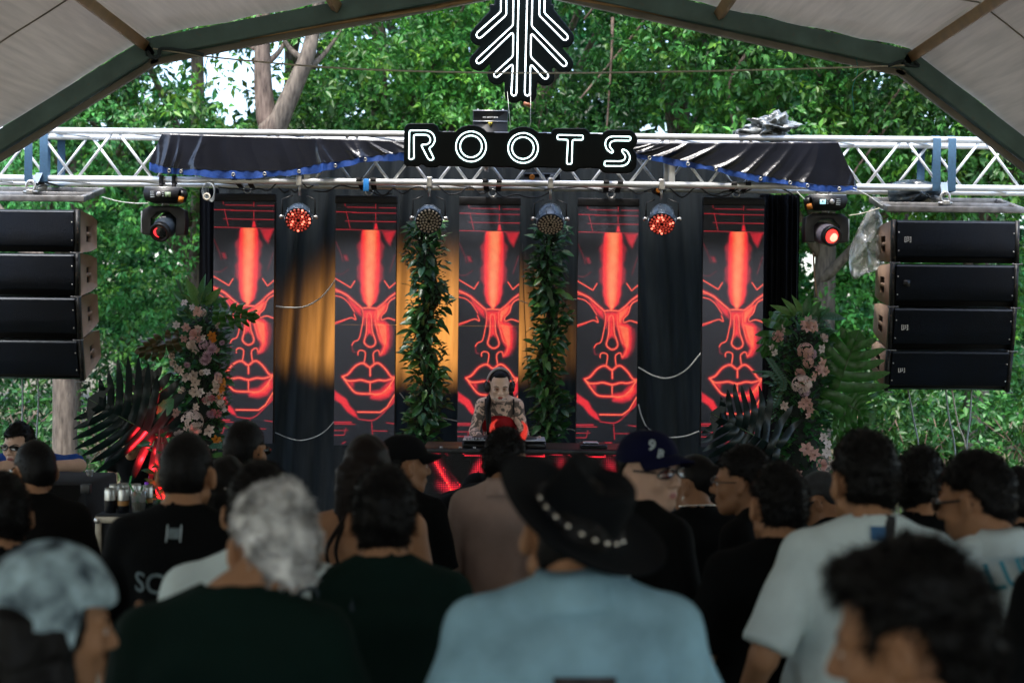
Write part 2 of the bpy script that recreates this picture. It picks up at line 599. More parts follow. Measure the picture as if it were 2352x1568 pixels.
# ---------------------------------------------------------------- truss
FY, BY = 11.25, 11.62
zt = at(1176, 311, FY).z; zb = at(1176, 421, FY).z
truss = thing('lighting_truss', 'long silver box truss spanning the stage above the screens', 'truss', (0, FY, zb))
XL, XR = -5.6, 5.6
M_truss = mat('truss_alu', (0.82, 0.83, 0.83), 0.34, metal=0.4, var=0.12, scale=14, bump=0.05, bscale=80)
for y in (FY, BY):
    for z in (zt, zb):
        MB().cyl((XL, y, z), (XR, y, z), 0.0255, 14).build('chord', M_truss, truss, smooth=True)
# diagonals; pitch measured on the front face
bay = at(181, 400, FY).x - at(0, 400, FY).x
x0 = at(84, 330, FY).x
nb = int((XR - XL) / bay) + 2
i0 = -int((x0 - XL) / bay) - 1
for y in (FY, BY):
    for i in range(i0, i0 + nb + 1):
        xa = x0 + i * bay + (0 if y == FY else bay * .5); xm = xa + bay / 2; xb = xa + bay
        if xa < XL or xb > XR: continue
        MB().cyl((xa + .03, y, zt - .02), (xm - .025, y, zb + .02), 0.0115, 8).build('diagonal_brace', M_truss, truss, smooth=True)
        MB().cyl((xm + .025, y, zb + .02), (xb - .03, y, zt - .02), 0.0115, 8).build('diagonal_brace', M_truss, truss, smooth=True)
for z in (zt, zb):
    for i in range(i0, i0 + nb + 1):
        xa = x0 + i * bay
        if xa < XL or xa + bay > XR: continue
        MB().cyl((xa, FY + .02, z), (xa + bay * .5, BY - .02, z), 0.009, 6).build('cross_brace', M_truss, truss, smooth=True)
for px in (705, 1543):   # flat joint plates between the truss lengths
    x = at(px, 400, FY).x
    for y in (FY, BY):
        MB().box((x, y, (zt + zb) / 2), (0.05, 0.03, zt - zb - .04)).build('joint_post', M_truss, truss, bevel=0.004)
for x in (XL, XR):
    for y in (FY, BY):
        MB().cyl((x, y, 0), (x, y, zt), 0.0255, 12).build('tower_leg', M_truss, truss, smooth=True)

# ---------------------------------------------------------------- back curtain
M_curt = mat('curtain_cloth', (0.030, 0.036, 0.040), 0.85, var=0.2, scale=4, stretch=(6, 6, .6), bump=0.15, bscale=160, spec=.2, transl=0.45)
M_drape = mat('drape_cloth', (0.005, 0.006, 0.009), 0.9, var=0.2, scale=4, spec=.2)
CYY = 11.92
def cloth(name, x0, x1, z0, z1, y, folds, amp, m, parent, nx=220, nz=60, seed=0, diag=0.0):
    X, Z = np.meshgrid(np.linspace(x0, x1, nx), np.linspace(z0, z1, nz))
    u = (X - x0) / (x1 - x0); v = (Z - z0) / (z1 - z0)
    ph = u * folds * 6.283 + diag * (1 - v) * np.sin(u * 5 + seed) * 6
    Yd = amp * (np.sin(ph + 1.2 * np.sin(ph * .31 + seed)) * .6 + np.sin(ph * 2.3 + v * 3 + seed) * .22 + np.sin(ph * .37 + v * 2) * .5)
    return MB().grid(np.stack([X, y + Yd, Z], -1)[::-1]).build(name, m, parent, smooth=True)
xl, xr = at(490, 800, CYY).x, at(1765, 800, CYY).x
cur = thing('back_curtain', 'dark grey cloth curtain hung behind the row of screens', 'curtain', (xl, CYY, 0))
cloth('cloth_panel', xl, xr, 0.2, zt - .02, CYY, 17, 0.055, M_curt, cur, 420, 90, 1.0, 0.9)
dr1 = thing('side_drape', 'narrow black drape beside the first screen on the left', 'drape', (at(470, 800, 11.75).x, 11.75, 0))
cloth('cloth_panel', at(455, 800, 11.75).x, at(500, 800, 11.75).x, 0.2, zb - .02, 11.75, 1.5, 0.02, M_drape, dr1, 40, 30, 2.0)
dr2 = thing('side_drape', 'wide black pleated drape beside the last screen on the right', 'drape', (at(1795, 800, 11.75).x, 11.75, 0))
cloth('cloth_panel', at(1742, 800, 11.75).x, at(1833, 800, 11.75).x, 0.2, zb - .02, 11.75, 6, 0.03, M_drape, dr2, 120, 40, 3.0)

# ---------------------------------------------------------------- LED screens
def seg_d(X, Y, pts):
    d = np.full(X.shape, 1e9)
    for (x0, y0), (x1, y1) in zip(pts[:-1], pts[1:]):
        dx, dy = x1 - x0, y1 - y0
        t = np.clip(((X - x0) * dx + (Y - y0) * dy) / (dx * dx + dy * dy + 1e-9), 0, 1)
        d = np.minimum(d, np.hypot(X - x0 - t * dx, Y - y0 - t * dy))
    return d

def in_poly(X, Y, P):
    c = np.zeros(X.shape, bool)
    for (x0, y0), (x1, y1) in zip(P, P[1:] + P[:1]):
        c ^= ((y0 > Y) != (y1 > Y)) & (X < (x1 - x0) * (Y - y0) / (y1 - y0 + 1e-9) + x0)
    return c

def cr(pts, n=5):
    return [tuple(p) for p in smooth_path([(a, b) for a, b in pts], n)]

def face_image(nx, ny):
    """neon face shown on the portrait screens: heat 0..1 per LED"""
    tt = (np.arange(ny) + .5) / ny
    uu = (np.arange(nx) + .5) / nx
    U, T = np.meshgrid(uu, tt)
    Y = 185 + T * 2746
    X = 92 - 27 * T + U * 694
    H = np.zeros(X.shape); G = np.zeros(X.shape)
    def stroke(pts, core=5.0, glow=17.0, w=1.0, gw=0.62, sm=True):
        nonlocal H, G
        glow *= .74; core *= 1.5
        d = seg_d(X, Y, cr(pts) if sm and len(pts) > 2 else pts)
        H = np.maximum(H, w * np.exp(-(d / core) ** 2)); G = np.maximum(G, gw * np.exp(-(d / glow) ** 1.6))
    def soft(P, lvl, edge):
        nonlocal G
        ins = in_poly(X, Y, P); d = seg_d(X, Y, P + P[:1])
        G = np.maximum(G, lvl * np.where(ins, np.clip(.55 + d / edge * .45, 0, 1), np.exp(-(d / edge * 1.5) ** 2) * .55))
    nz = v_noise(np.stack([X, Y, 0 * X], -1), .035, 2) * .5 + .5
    # beam
    cxm = 478 - (Y - 485) / 875 * 16
    ys = [485, 700, 1000, 1200, 1300, 1360]
    core = np.interp(Y, ys, [72, 72, 66, 58, 34, 6]); red = np.interp(Y, ys, [105, 112, 112, 100, 64, 22])
    hal = np.interp(Y, ys, [135, 172, 168, 138, 90, 36]) + 12 * np.sin(Y * .021) + 8 * np.sin(Y * .05)
    dx = np.abs(X - cxm - 14)
    on = (Y > 483) & (Y < 1366)
    sm = lambda e0, e1, v: np.clip((v - e0) / (e1 - e0 + 1e-6), 0, 1) ** 2 * (3 - 2 * np.clip((v - e0) / (e1 - e0 + 1e-6), 0, 1))
    b = .30 * sm(hal, hal - 50, dx) + .32 * sm(red + 14, red - 22, dx) + .20 * sm(core + 26, core * .35, dx) + .05 * np.exp(-(dx / 22) ** 2)
    G = np.maximum(G, np.where(on, b, 0)); H = np.maximum(H, np.where(on, np.exp(-(np.abs(X - cxm) / 8) ** 2), 0))
    for p in ([(220, 225), (530, 226)], [(590, 230), (785, 230)], [(92, 280), (330, 284)], [(280, 288), (785, 290)], [(200, 383), (785, 386)],
              [(92, 478), (350, 482), (785, 490)], [(550, 185), (548, 240)], [(548, 285), (549, 385)], [(197, 185), (200, 215)], [(210, 275), (255, 465)]):
        stroke(p, 3, 6, .42, .36, False)
    soft([(540, 405), (560, 405), (574, 475), (527, 475)], .5, 10)
    soft([(620, 490), (780, 490), (745, 570), (712, 655), (665, 600)], .38, 16)
    soft([(180, 770), (215, 770), (235, 830), (200, 830)], .3, 16)
    stroke([(90, 620), (150, 760), (170, 840)], 3, 7, .2, .22); stroke([(770, 760), (735, 870), (705, 960)], 3, 7, .22, .22)
    stroke([(85, 980), (160, 985), (240, 930)], 3, 7, .15, .2)
    stroke([(82, 1035), (170, 1085), (260, 1138), (308, 1062)], 5, 12, .9, .6, False)
    stroke([(648, 1058), (705, 1138), (775, 1078)], 5, 12, .9, .6, False)
    stroke([(78, 1160), (200, 1215), (270, 1270), (390, 1372)], 6, 26, 1, .64); stroke([(80, 1230), (160, 1250), (215, 1290), (245, 1325), (305, 1415)], 4, 12, .9, .55)
    stroke([(88, 1190), (115, 1192), (122, 1180)], 3, 8, .8, .5)
    soft([(215, 1225), (280, 1290), (385, 1375), (385, 1460), (330, 1420), (255, 1330)], .58, 26)
    stroke([(300, 1440), (318, 1500), (270, 1480), (200, 1500), (76, 1540)], 5, 14, .9, .55); stroke([(76, 1556), (190, 1512)], 3, 9, .7, .5)
    stroke([(388, 1372), (460, 1366), (560, 1372)], 6, 22, 1, .66)
    stroke([(560, 1372), (640, 1310), (700, 1250), (776, 1195)], 5, 22, 1, .66)
    stroke([(776, 1245), (720, 1275), (690, 1320), (665, 1400), (615, 1455), (618, 1500), (690, 1480), (776, 1505)], 5, 15, .95, .6)
    soft([(545, 1380), (650, 1310), (690, 1315), (655, 1400), (600, 1470), (590, 1520), (545, 1520)], .82, 24)
    soft([(395, 1385), (555, 1385), (540, 1500), (430, 1500), (410, 1560)], .6, 30)
    stroke([(390, 1378), (405, 1430), (400, 1520), (385, 1600), (355, 1720), (300, 1750), (275, 1790)], 5, 13, .9, .55)
    soft([(455, 1440), (490, 1440), (500, 1620), (520, 1690), (480, 1660), (440, 1690)], .6, 20)
    drop = [(470, 1420), (448, 1440), (445, 1520), (443, 1620), (430, 1690), (415, 1750), (440, 1790), (485, 1810), (530, 1790), (547, 1750), (530, 1690), (507, 1620), (500, 1500), (494, 1440), (470, 1420)]
    stroke(drop, 5, 20, 1, .62)
    soft([(520, 1500), (650, 1525), (690, 1560), (700, 1680), (690, 1800), (650, 1880), (600, 1900), (640, 1800), (590, 1720), (560, 1600)], .84, 34)
    soft([(650, 1530), (720, 1580), (735, 1640), (720, 1780), (680, 1860), (640, 1890)], .42, 40)
    stroke([(540, 1400), (543, 1520), (570, 1640), (600, 1730), (640, 1770), (640, 1830), (600, 1895), (580, 1850), (545, 1855), (520, 1882), (520, 1930), (530, 1992)], 5, 16, .95, .6)
    stroke([(345, 1900), (346, 1866), (378, 1848), (425, 1868), (425, 1930), (412, 1995)], 5, 14, .95, .58)
    stroke([(275, 1800), (285, 1860), (310, 1870)], 4, 14, .15, .25)
    # lips
    for p in ([(165, 2150), (230, 2120), (300, 2040), (360, 2002), (412, 1998), (480, 2040), (540, 1998), (590, 1998), (660, 2060), (720, 2140), (764, 2150)],
              [(165, 2150), (220, 2195), (310, 2195), (380, 2185), (480, 2208), (580, 2185), (660, 2190), (755, 2160)],
              [(168, 2152), (240, 2250), (300, 2320), (360, 2340), (480, 2342), (600, 2340), (680, 2280), (760, 2165)]):
        stroke(p, 6, 25, 1, .66)
    stroke([(483, 2042), (484, 2135)], 6, 20, 1, .62, False); stroke([(483, 2208), (483, 2335)], 5, 18, .95, .6, False)
    soft([(490, 2325), (600, 2310), (680, 2230), (752, 2175), (752, 2290), (690, 2370), (600, 2400), (500, 2385)], .72, 36)
    soft([(230, 2200), (300, 2205), (290, 2290), (250, 2240)], .45, 20)
    soft([(76, 2310), (160, 2370), (210, 2400), (250, 2480), (310, 2540), (345, 2620), (290, 2600), (220, 2550), (150, 2460), (72, 2410)], .5, 14)
    stroke([(340, 2550), (600, 2550), (680, 2490), (764, 2350)], 6, 18, 1, .62, False)
    stroke([(345, 2630), (490, 2645), (560, 2622), (620, 2570), (764, 2430)], 4, 10, .3, .45)
    soft([(610, 2560), (690, 2500), (764, 2370), (764, 2420), (640, 2560)], .5, 12)
    for p, w_ in (([(70, 2670), (265, 2668)], 10), ([(70, 2690), (310, 2690)], 3), ([(500, 2660), (512, 2830)], 4), ([(510, 2762), (680, 2764)], 3), ([(205, 2735), (185, 2810)], 4),
                  ([(70, 2815), (180, 2815)], 3), ([(355, 2895), (512, 2898)], 9), ([(370, 2870), (480, 2868)], 4), ([(670, 2668), (764, 2680)], 4), ([(70, 2762), (230, 2760)], 2), ([(200, 2890), (160, 2912)], 4)):
        stroke(p, w_ * .7, w_ + 4, .4, .42, False)
    G = G * (0.9 + .2 * nz)
    return H, G

def heat_rgb(H, G):
    """LED colour: deep red glow rising to salmon-orange cores"""
    h = np.clip(np.maximum(G, H * .95), 0, 1)
    st = [0, .12, .32, .5, .66, .8, .95, 1]
    r = np.interp(h, st, [0, .05, .32, .80, .98, 1.0, 1.0, 1.0])
    g_ = np.interp(h, st, [0, .002, .008, .014, .03, .155, .30, .38])
    b_ = np.interp(h, st, [0, .005, .018, .026, .028, .06, .12, .15])
    return np.stack([r, g_, b_], -1)

def led_material(name, base, strength, attr):
    m = bpy.data.materials.new(name); m.use_nodes = True
    N, L = m.node_tree.nodes, m.node_tree.links
    b = N['Principled BSDF']
    b.inputs['Base Color'].default_value = (*base, 1)
    b.inputs['Roughness'].default_value = 0.6
    v = N.new('ShaderNodeVertexColor'); v.layer_name = attr
    L.new(v.outputs[0], b.inputs['Emission Color']); b.inputs['Emission Strength'].default_value = strength
    nz = N.new('ShaderNodeTexNoise'); nz.inputs['Scale'].default_value = 2.5
    rp = N.new('ShaderNodeValToRGB'); L.new(nz.outputs['Fac'], rp.inputs[0])
    rp.color_ramp.elements[0].color = (*[c * .85 for c in base], 1); rp.color_ramp.elements[1].color = (*[c * 1.15 for c in base], 1)
    L.new(rp.outputs[0], b.inputs['Base Color'])
    m.cycles.emission_sampling = 'NONE'
    return m

def led_mesh(name, w, h, nx, ny, rgb, m, gap=0.0):
    """one small square per LED, upright in x,z, facing -y, top left first"""
    du, dv = w / nx, h / ny
    i, j = np.meshgrid(np.arange(nx), np.arange(ny))
    x0 = -w / 2 + i * du + du * gap / 2; x1 = x0 + du * (1 - gap)
    z1 = h - j * dv - dv * gap / 2; z0 = z1 - dv * (1 - gap)
    V = np.stack([np.stack([x0, 0 * x0, z0], -1), np.stack([x1, 0 * x0, z0], -1), np.stack([x1, 0 * x0, z1], -1), np.stack([x0, 0 * x0, z1], -1)], 2).reshape(-1, 3)
    me = np_mesh(name, V, [np.arange(nx * ny * 4).reshape(-1, 4)])
    ca = me.color_attributes.new('led', 'FLOAT_COLOR', 'CORNER')
    c = np.repeat(np.concatenate([rgb.reshape(-1, 3), np.ones((nx * ny, 1))], 1), 4, axis=0).astype(np.float32)
    ca.data.foreach_set('color', c.ravel())
    me.materials.append(m)
    return me

SY = 11.45
SW, SH = 0.486, 1.944
NX, NY = 104, 416
Hh, Gg = face_image(NX, NY)
rgb = heat_rgb(Hh, Gg)
ii, jj = np.meshgrid(np.arange(NX), np.arange(NY))
rgb = np.clip(rgb + 0.0, 0, 1)
M_led = led_material('led_face', (0.072, 0.080, 0.108), 0.285, 'led')
face_me = led_mesh('led_face', SW, SH, NX, NY, rgb, M_led, 0.12)
M_case = mat('black_case', (0.005, 0.005, 0.006), 0.55, var=0.3, scale=9)
M_steel = mat('zinc_steel', (0.62, 0.60, 0.56), 0.35, metal=0.9, var=0.2, scale=30)
M_webb = mat('black_webbing', (0.012, 0.012, 0.014), 0.8, var=0.2, scale=60, bump=0.3, bscale=200)
M_webn = mat('navy_webbing', (0.025, 0.075, 0.13), 0.8, var=0.2, scale=60, bump=0.3, bscale=200)
scr_lab = ['neon face screen behind the left flower column', 'neon face screen second from the left, beside the left garland', 'neon face screen behind the performer in headphones',
           'neon face screen second from the right, above the navy cap', 'neon face screen at the right end behind the dark palm leaf']
screens = []
for i, (px, ptop) in enumerate(((561, 463), (841, 468), (1125, 471), (1398, 474), (1686, 472))):
    c = at(px, ptop, SY)
    s_ = thing('led_screen', 'tall red ' + scr_lab[i], 'screen', (c.x, SY, c.z - SH), 'tall portrait screens hung from the truss')
    bz = c.z - SH
    MB().box((c.x, SY + .045, bz + SH * .25), (SW + .004, .08, SH / 2 - .004)).build('cabinet', M_case, s_, bevel=.004)
    MB().box((c.x, SY + .045, bz + SH * .75), (SW + .004, .08, SH / 2 - .004)).build('cabinet', M_case, s_, bevel=.004)
    o = place('led_face', face_me, None, s_, loc=(0, 0, 0))
    MB().box((c.x, SY + .03, c.z + .033), (SW + .012, .07, .062)).build('hanging_bar', M_case, s_, bevel=.005)
    # eye bolt
    ez = c.z + .10
    ring = [(c.x + .02 + .03 * math.cos(t), SY + .03, ez + .03 * math.sin(t)) for t in np.linspace(0, 6.28, 18, endpoint=False)]
    MB().tube(ring, .006, 6, closed=True).build('eye_bolt', M_steel, s_, smooth=True)
    # strap over the truss chords
    for sx in (-.055, .055):
        mb = MB()
        P = [(c.x + .02 + sx * .8, SY + .02, ez + .01), (c.x + .02 + sx, FY - .031, zb - .0), (c.x + .02 + sx, FY - .031, zb + .03), (c.x + .02 + sx, FY + .02, zb + .034), (c.x + .02 + sx, BY, zb + .034), (c.x + .02 + sx, BY + .035, zb)]
        P = np.array(P)
        mb.grid(np.stack([P + [-.022, 0, 0], P + [.022, 0, 0]], 1))
        mb.build('strap', M_webb, s_)
    screens.append(s_)
MB().box((at(841, 420, FY - .04).x, FY - .04, at(841, 425, FY - .04).z), (.045, .01, .10)).build('blue_tag', mat('blue_tape', (.02, .22, .62), .5), screens[1], bevel=.004)
# ================================================================ trees
def foliage_material(name, base, dark=1.0):
    m = bpy.data.materials.new(name); m.use_nodes = True
    N, L = m.node_tree.nodes, m.node_tree.links
    b = N['Principled BSDF']; out = N['Material Output']
    v = N.new('ShaderNodeVertexColor'); v.layer_name = 'leaf'
    nz = N.new('ShaderNodeTexNoise'); nz.inputs['Scale'].default_value = 0.9; nz.inputs['Detail'].default_value = 4
    tc = N.new('ShaderNodeTexCoord'); L.new(tc.outputs['Object'], nz.inputs['Vector'])
    rp = N.new('ShaderNodeValToRGB'); L.new(nz.outputs['Fac'], rp.inputs[0])
    rp.color_ramp.elements[0].position = .35; rp.color_ramp.elements[1].position = .65
    rp.color_ramp.elements[0].color = (*[c * .75 for c in base], 1); rp.color_ramp.elements[1].color = (*[c * 1.2 for c in base], 1)
    mx = N.new('ShaderNodeMix'); mx.data_type = 'RGBA'; mx.blend_type = 'MULTIPLY'; mx.inputs['Factor'].default_value = 1
    L.new(rp.outputs[0], mx.inputs[6]); L.new(v.outputs[0], mx.inputs[7])
    L.new(mx.outputs[2], b.inputs['Base Color']); b.inputs['Roughness'].default_value = .42
    b.inputs['Specular IOR Level'].default_value = .45
    tr = N.new('ShaderNodeBsdfTranslucent'); L.new(mx.outputs[2], tr.inputs[0])
    ms = N.new('ShaderNodeMixShader'); ms.inputs[0].default_value = .38
    L.new(b.outputs[0], ms.inputs[1]); L.new(tr.outputs[0], ms.inputs[2]); L.new(ms.outputs[0], out.inputs[0])
    return m

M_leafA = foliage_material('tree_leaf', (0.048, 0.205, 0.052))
M_leafB = foliage_material('tree_leaf_shaded', (0.022, 0.13, 0.042))  # shade of the deep wood put into a darker leaf colour
M_bark = mat('bark', (0.085, 0.064, 0.048), 0.9, var=0.45, scale=5, stretch=(5, 5, 1), bump=0.9, bscale=25, col2=(0.135, 0.11, 0.085))
M_vine = mat('vine_bark', (0.17, 0.115, 0.085), 0.9, var=0.4, scale=8, bump=0.4)


def leaf_cloud(C, Nn, size, rng, per=6, droop=0.5, hue=None):
    """sprigs of folded leaves at points C with outward normals Nn -> V, tris, colours"""
    k = len(C)
    C = np.repeat(C, per, 0); Nn = np.repeat(Nn, per, 0)
    n = len(C)
    d = Nn * .5 + rng.normal(0, .75, (n, 3)); d[:, 2] -= droop
    d /= np.linalg.norm(d, axis=1, keepdims=True) + 1e-9
    up = Nn * .8 + np.array([0, 0, .8]) + rng.normal(0, .45, (n, 3))
    s = np.cross(d, up); s /= np.linalg.norm(s, axis=1, keepdims=True) + 1e-9
    nr = np.cross(s, d)
    L = size * rng.uniform(.65, 1.3, n)[:, None]; Wd = L * rng.uniform(.19, .27, n)[:, None]
    base = C + d * L * rng.uniform(.1, .5, n)[:, None]
    tip = base + d * L - nr * L * .18
    mid = base + d * L * .45
    V = np.stack([base, mid + s * Wd + nr * Wd * .35, tip, mid - s * Wd + nr * Wd * .35], 1).reshape(-1, 3)
    q = np.arange(n)[:, None] * 4
    T = np.concatenate([q + [0, 1, 2], q + [0, 2, 3]], 0)
    sp = np.repeat(rng.uniform(.5, 1.4, k) * np.clip(1 + .55 * v_noise(C[::per], 1.3, 3) + .25 * v_noise(C[::per], 3.1, 8), .45, 1.7), per)  # clump-sized tint imitates lit leaf masses and dark gaps between them
    br = sp * rng.uniform(.75, 1.25, n)
    ye = np.repeat(rng.uniform(0, 1, k) ** 3.6, per) * rng.uniform(.4, 1, n)
    col = np.stack([br * (1 + 2.4 * ye), br * (1 + .75 * ye), br * (1 - .15 * ye)], 1)
    if hue is not None: col = col * np.asarray(hue)
    return V, T, np.repeat(col, 4, 0)


def blob_points(blobs, per_m2, rng, hole=None):
    """points through the outer shell of each clump, fuller on top"""
    Cs, Ns = [], []
    for (c, r) in blobs:
        c, r = np.array(c), np.array(r)
        k = int(per_m2 * 4.2 * (r[0] * r[2]))
        u = rng.normal(0, 1, (k, 3)); u /= np.linalg.norm(u, axis=1, keepdims=True)
        u = u[(u[:, 1] < .45)]
        rad = 1 - np.abs(rng.normal(0, .2, len(u)))
        P = c + u * r * rad[:, None] + rng.normal(0, .05, (len(u), 3))
        nn = u / r; nn /= np.linalg.norm(nn, axis=1, keepdims=True)
        Cs.append(P); Ns.append(nn)
    C, Nn = np.concatenate(Cs), np.concatenate(Ns)
    ok = C[:, 2] > .05
    if hole is not None: ok &= ~hole(C, rng)
    return C[ok], Nn[ok]


def sky_hole(C, rng):
    """thin place in the canopy left of the forked trunk, and a few small windows"""
    keep = np.zeros(len(C), bool)
    for (hx, hz, rx, rz, pr) in HOLES:
        d = ((C[:, 0] / C[:, 1] - hx) / rx) ** 2 + (((C[:, 2] - CAM_Z) / C[:, 1] - hz) / rz) ** 2
        keep |= (rng.uniform(0, 1, len(C)) < pr * np.exp(-d ** 2 * .7))
    return keep
HOLES = []
for px, py, rx, ry, pr in ((560, 160, 150, 95, .97), (430, 130, 90, 60, .9), (690, 90, 70, 60, .9), (330, 215, 60, 40, .85), (400, 300, 60, 40, .8), (330, 380, 60, 50, .7),
                           (860, 60, 60, 40, .8), (1560, 270, 45, 40, .85), (1500, 300, 50, 35, .8), (2010, 190, 40, 40, .7), (2160, 260, 45, 30, .7), (1860, 610, 40, 60, .85), (640, 110, 60, 90, .8),
                           (470, 640, 30, 40, .6), (240, 300, 60, 30, .7)):
    p = at(px, py, 1.0)
    HOLES.append((p.x, p.z - CAM_Z, rx / FPX, ry / FPX, pr))


rh = random.Random(3)
for k in range(60):
    px, py = (rh.gauss(520, 190), rh.gauss(170, 90)) if k < 34 else (rh.uniform(150, 2250), rh.uniform(60, 640))
    rr_ = rh.uniform(8, 26); p = at(px, py, 1.0)
    HOLES.append((p.x, p.z - CAM_Z, rr_ / FPX, rr_ * rh.uniform(.7, 1.4) / FPX, 1.0))


def limb_tube(mb, pts, r0, r1, n=10):
    P = smooth_path(pts, 5)
    mb.tube(P, np.linspace(r0, r1, len(P)), n)


def tree(name, label, x, y, blobs, size, dens, m, trunk_r=.16, hue=None, limbs=(), per=6, cat='tree', droop=.5, lean=0, group=None):
    t = thing(name, label, cat, (x, y, 0), group)
    rng = np.random.default_rng(int(abs(x) * 97 + y * 131))
    C, Nn = blob_points(blobs, dens, rng, sky_hole)
    V, T, c = leaf_cloud(C, Nn, size, rng, per, droop, hue)
    me = np_mesh('crown', V - np.array([x, y, 0]), [T])
    ca = me.color_attributes.new('leaf', 'FLOAT_COLOR', 'POINT')
    ca.data.foreach_set('color', np.concatenate([c, np.ones((len(c), 1))], 1).astype(np.float32).ravel())
    o = place('crown', me, m, t)
    top = max(b[0][2] for b in blobs)
    mb = MB(); limb_tube(mb, [(x, y, -.05), (x + .1, y, top * .35), (x + lean, y + .1, top * .8)], trunk_r, trunk_r * .45)
    mb.build('trunk', M_bark, t, smooth=True)
    for i, b in enumerate(blobs[:7]):
        mb = MB(); h0 = min(b[0][2] * .6, top * .6)
        limb_tube(mb, [(x + lean * h0 / top, y, h0), ((x + b[0][0]) / 2, (y + b[0][1]) / 2, (h0 + b[0][2]) / 2 + .15), b[0]], trunk_r * .4, trunk_r * .12, 7)
        mb.build('limb', M_bark, t, smooth=True)
    for L in limbs:
        mb = MB(); limb_tube(mb, L[0], L[1], L[2], 7); mb.build('limb', M_vine, t, smooth=True)
    return t


def clumps(x, y, z0, z1, wx, rng, n, r=(.9, 1.5)):
    out = []
    for i in range(n):
        rr = rng.uniform(*r)
        out.append(((x + rng.uniform(-wx, wx), y + rng.uniform(-.7, .7), rng.uniform(z0, z1)), (rr, rr * .8, rr * .75)))
    return out


rf = np.random.default_rng(11)
row = [  # pixel column, distance, top pixel, label, hue
    (120, 19.0, 'dark leafy tree behind the left speaker stack', (.95, 1.0, .95), .088),
    (420, 21.5, 'loose tree with sky showing through, left of the forked trunk', (1.45, 1.15, .7), .092),
    (850, 19.5, 'bushy creeper-hung tree left of the hanging emblem sign', (1.15, 1.08, .8), .09),
    (1230, 21.0, 'green tree with hanging roots behind the emblem sign', (1.2, 1.12, .9), .09),
    (1560, 19.0, 'tangled tree with brown stems right of the lettered sign', (1.0, 1.0, .9), .09),
    (1900, 18.0, 'full leafy tree with drooping leaves above the plastic heap', (1.3, 1.15, .85), .10),
    (2270, 18.5, 'bright leafy tree behind the right speaker stack', (1.3, 1.15, .8), .10)]
for px, Y, lab, hue, sz in row:
    c = at(px, 740, Y)
    bl = clumps(c.x, Y - .7, 3.9, 9.6, 1.75, rf, 16, (.95, 1.5)) + clumps(c.x, Y + 1.2, .7, 4.0, 1.6, rf, 10, (.8, 1.3))
    lims = []
    if px in (1560, 1230, 1900):
        for q in range(7 if px == 1560 else 4):
            a_ = Vector((c.x + rf.uniform(-1.3, 1.3), Y - 1.25, rf.uniform(4.6, 7.5)))
            lims.append(([a_, a_ + Vector((rf.uniform(-.4, .4), -.1, -.5)), a_ + Vector((rf.uniform(-1, 1), 0, -1.0 - rf.uniform(0, .8)))], .022, .012))
    tree('leafy_tree', lab, c.x, Y + .6, bl, sz, 98, M_leafA, .18, hue, lims, per=6, group='trees behind the stage')
back = [(-100, 25, 'tall shaded tree far left behind the marquee leg'), (260, 26, 'shaded tree deep behind the left moving light'), (640, 27, 'shaded tree behind the forked pale trunk'),
        (1020, 25.5, 'shaded tree deep behind the second screen from left'), (1400, 26, 'shaded tree deep behind the lettered sign'), (1740, 25, 'shaded tree deep behind the right drape'),
        (2080, 25.5, 'shaded tree deep behind the bagged speaker cover'), (2450, 25, 'tall shaded tree far right behind the speaker stack')]
for px, Y, lab in back:
    c = at(px, 740, Y)
    bl = clumps(c.x, Y, 5, 12, 2.2, rf, 14, (1.3, 2.0)) + clumps(c.x, Y, 1.2, 5.5, 2.1, rf, 9, (1.2, 1.8))
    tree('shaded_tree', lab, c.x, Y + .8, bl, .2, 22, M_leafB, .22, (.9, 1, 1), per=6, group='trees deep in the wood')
# far wood
fb = [((at(px, 740, 34).x, 34 + rf.uniform(-2, 2), rf.uniform(1, 12)), (2.6, 1.8, 2.2)) for px in np.linspace(-300, 2650, 20) for _ in range(4)]
C, Nn = blob_points(fb, 9, rf, sky_hole)
V, T, c_ = leaf_cloud(C, Nn, .36, rf, 5)
me = np_mesh('far_woods', V, [T])
ca = me.color_attributes.new('leaf', 'FLOAT_COLOR', 'POINT'); ca.data.foreach_set('color', np.concatenate([c_, np.ones((len(c_), 1))], 1).astype(np.float32).ravel())
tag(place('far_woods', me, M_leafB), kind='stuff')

# pale forked trunk standing in front of the wood
p = at(618, 310, 16.5)
t = thing('forked_tree', 'tree with pale forked trunk rising left of the emblem sign', 'tree', (p.x, 16.5, 0))
mb = MB(); limb_tube(mb, [(p.x - .1, 16.5, -.1), (p.x - .05, 16.5, 2), tuple(at(620, 330, 16.5)), tuple(at(612, 270, 16.5)), tuple(at(604, 190, 16.5)), tuple(at(603, 90, 16.5)), tuple(at(608, -60, 16.5))], .17, .07, 14)
mb.build('trunk', M_bark, t, smooth=True)
mb = MB(); limb_tube(mb, [tuple(at(626, 320, 16.45)), tuple(at(648, 262, 16.4)), tuple(at(680, 190, 16.4)), tuple(at(705, 130, 16.4)), tuple(at(722, 60, 16.5)), tuple(at(745, -60, 16.5))], .13, .06, 12)
mb.build('limb', M_bark, t, smooth=True)
for a_, b_, c2 in (((606, 150), (640, 120), (668, 70)), ((700, 140), (660, 105), (640, 40)), ((604, 120), (560, 95), (520, 60)), ((690, 170), (740, 130), (790, 60))):
    mb = MB(); limb_tube(mb, [tuple(at(*a_, 16.5)), tuple(at(*b_, 16.6)), tuple(at(*c2, 16.8))], .045, .015, 7); mb.build('limb', M_bark, t, smooth=True)
bl = [((at(q, w_, 16.8).x, 16.8 + rf.uniform(-.3, .5), at(q, w_, 16.8).z), (.6, .5, .4)) for q, w_ in ((540, 60), (650, 20), (760, 50), (480, 110), (700, 230), (520, 260), (780, 150), (850, 100))]
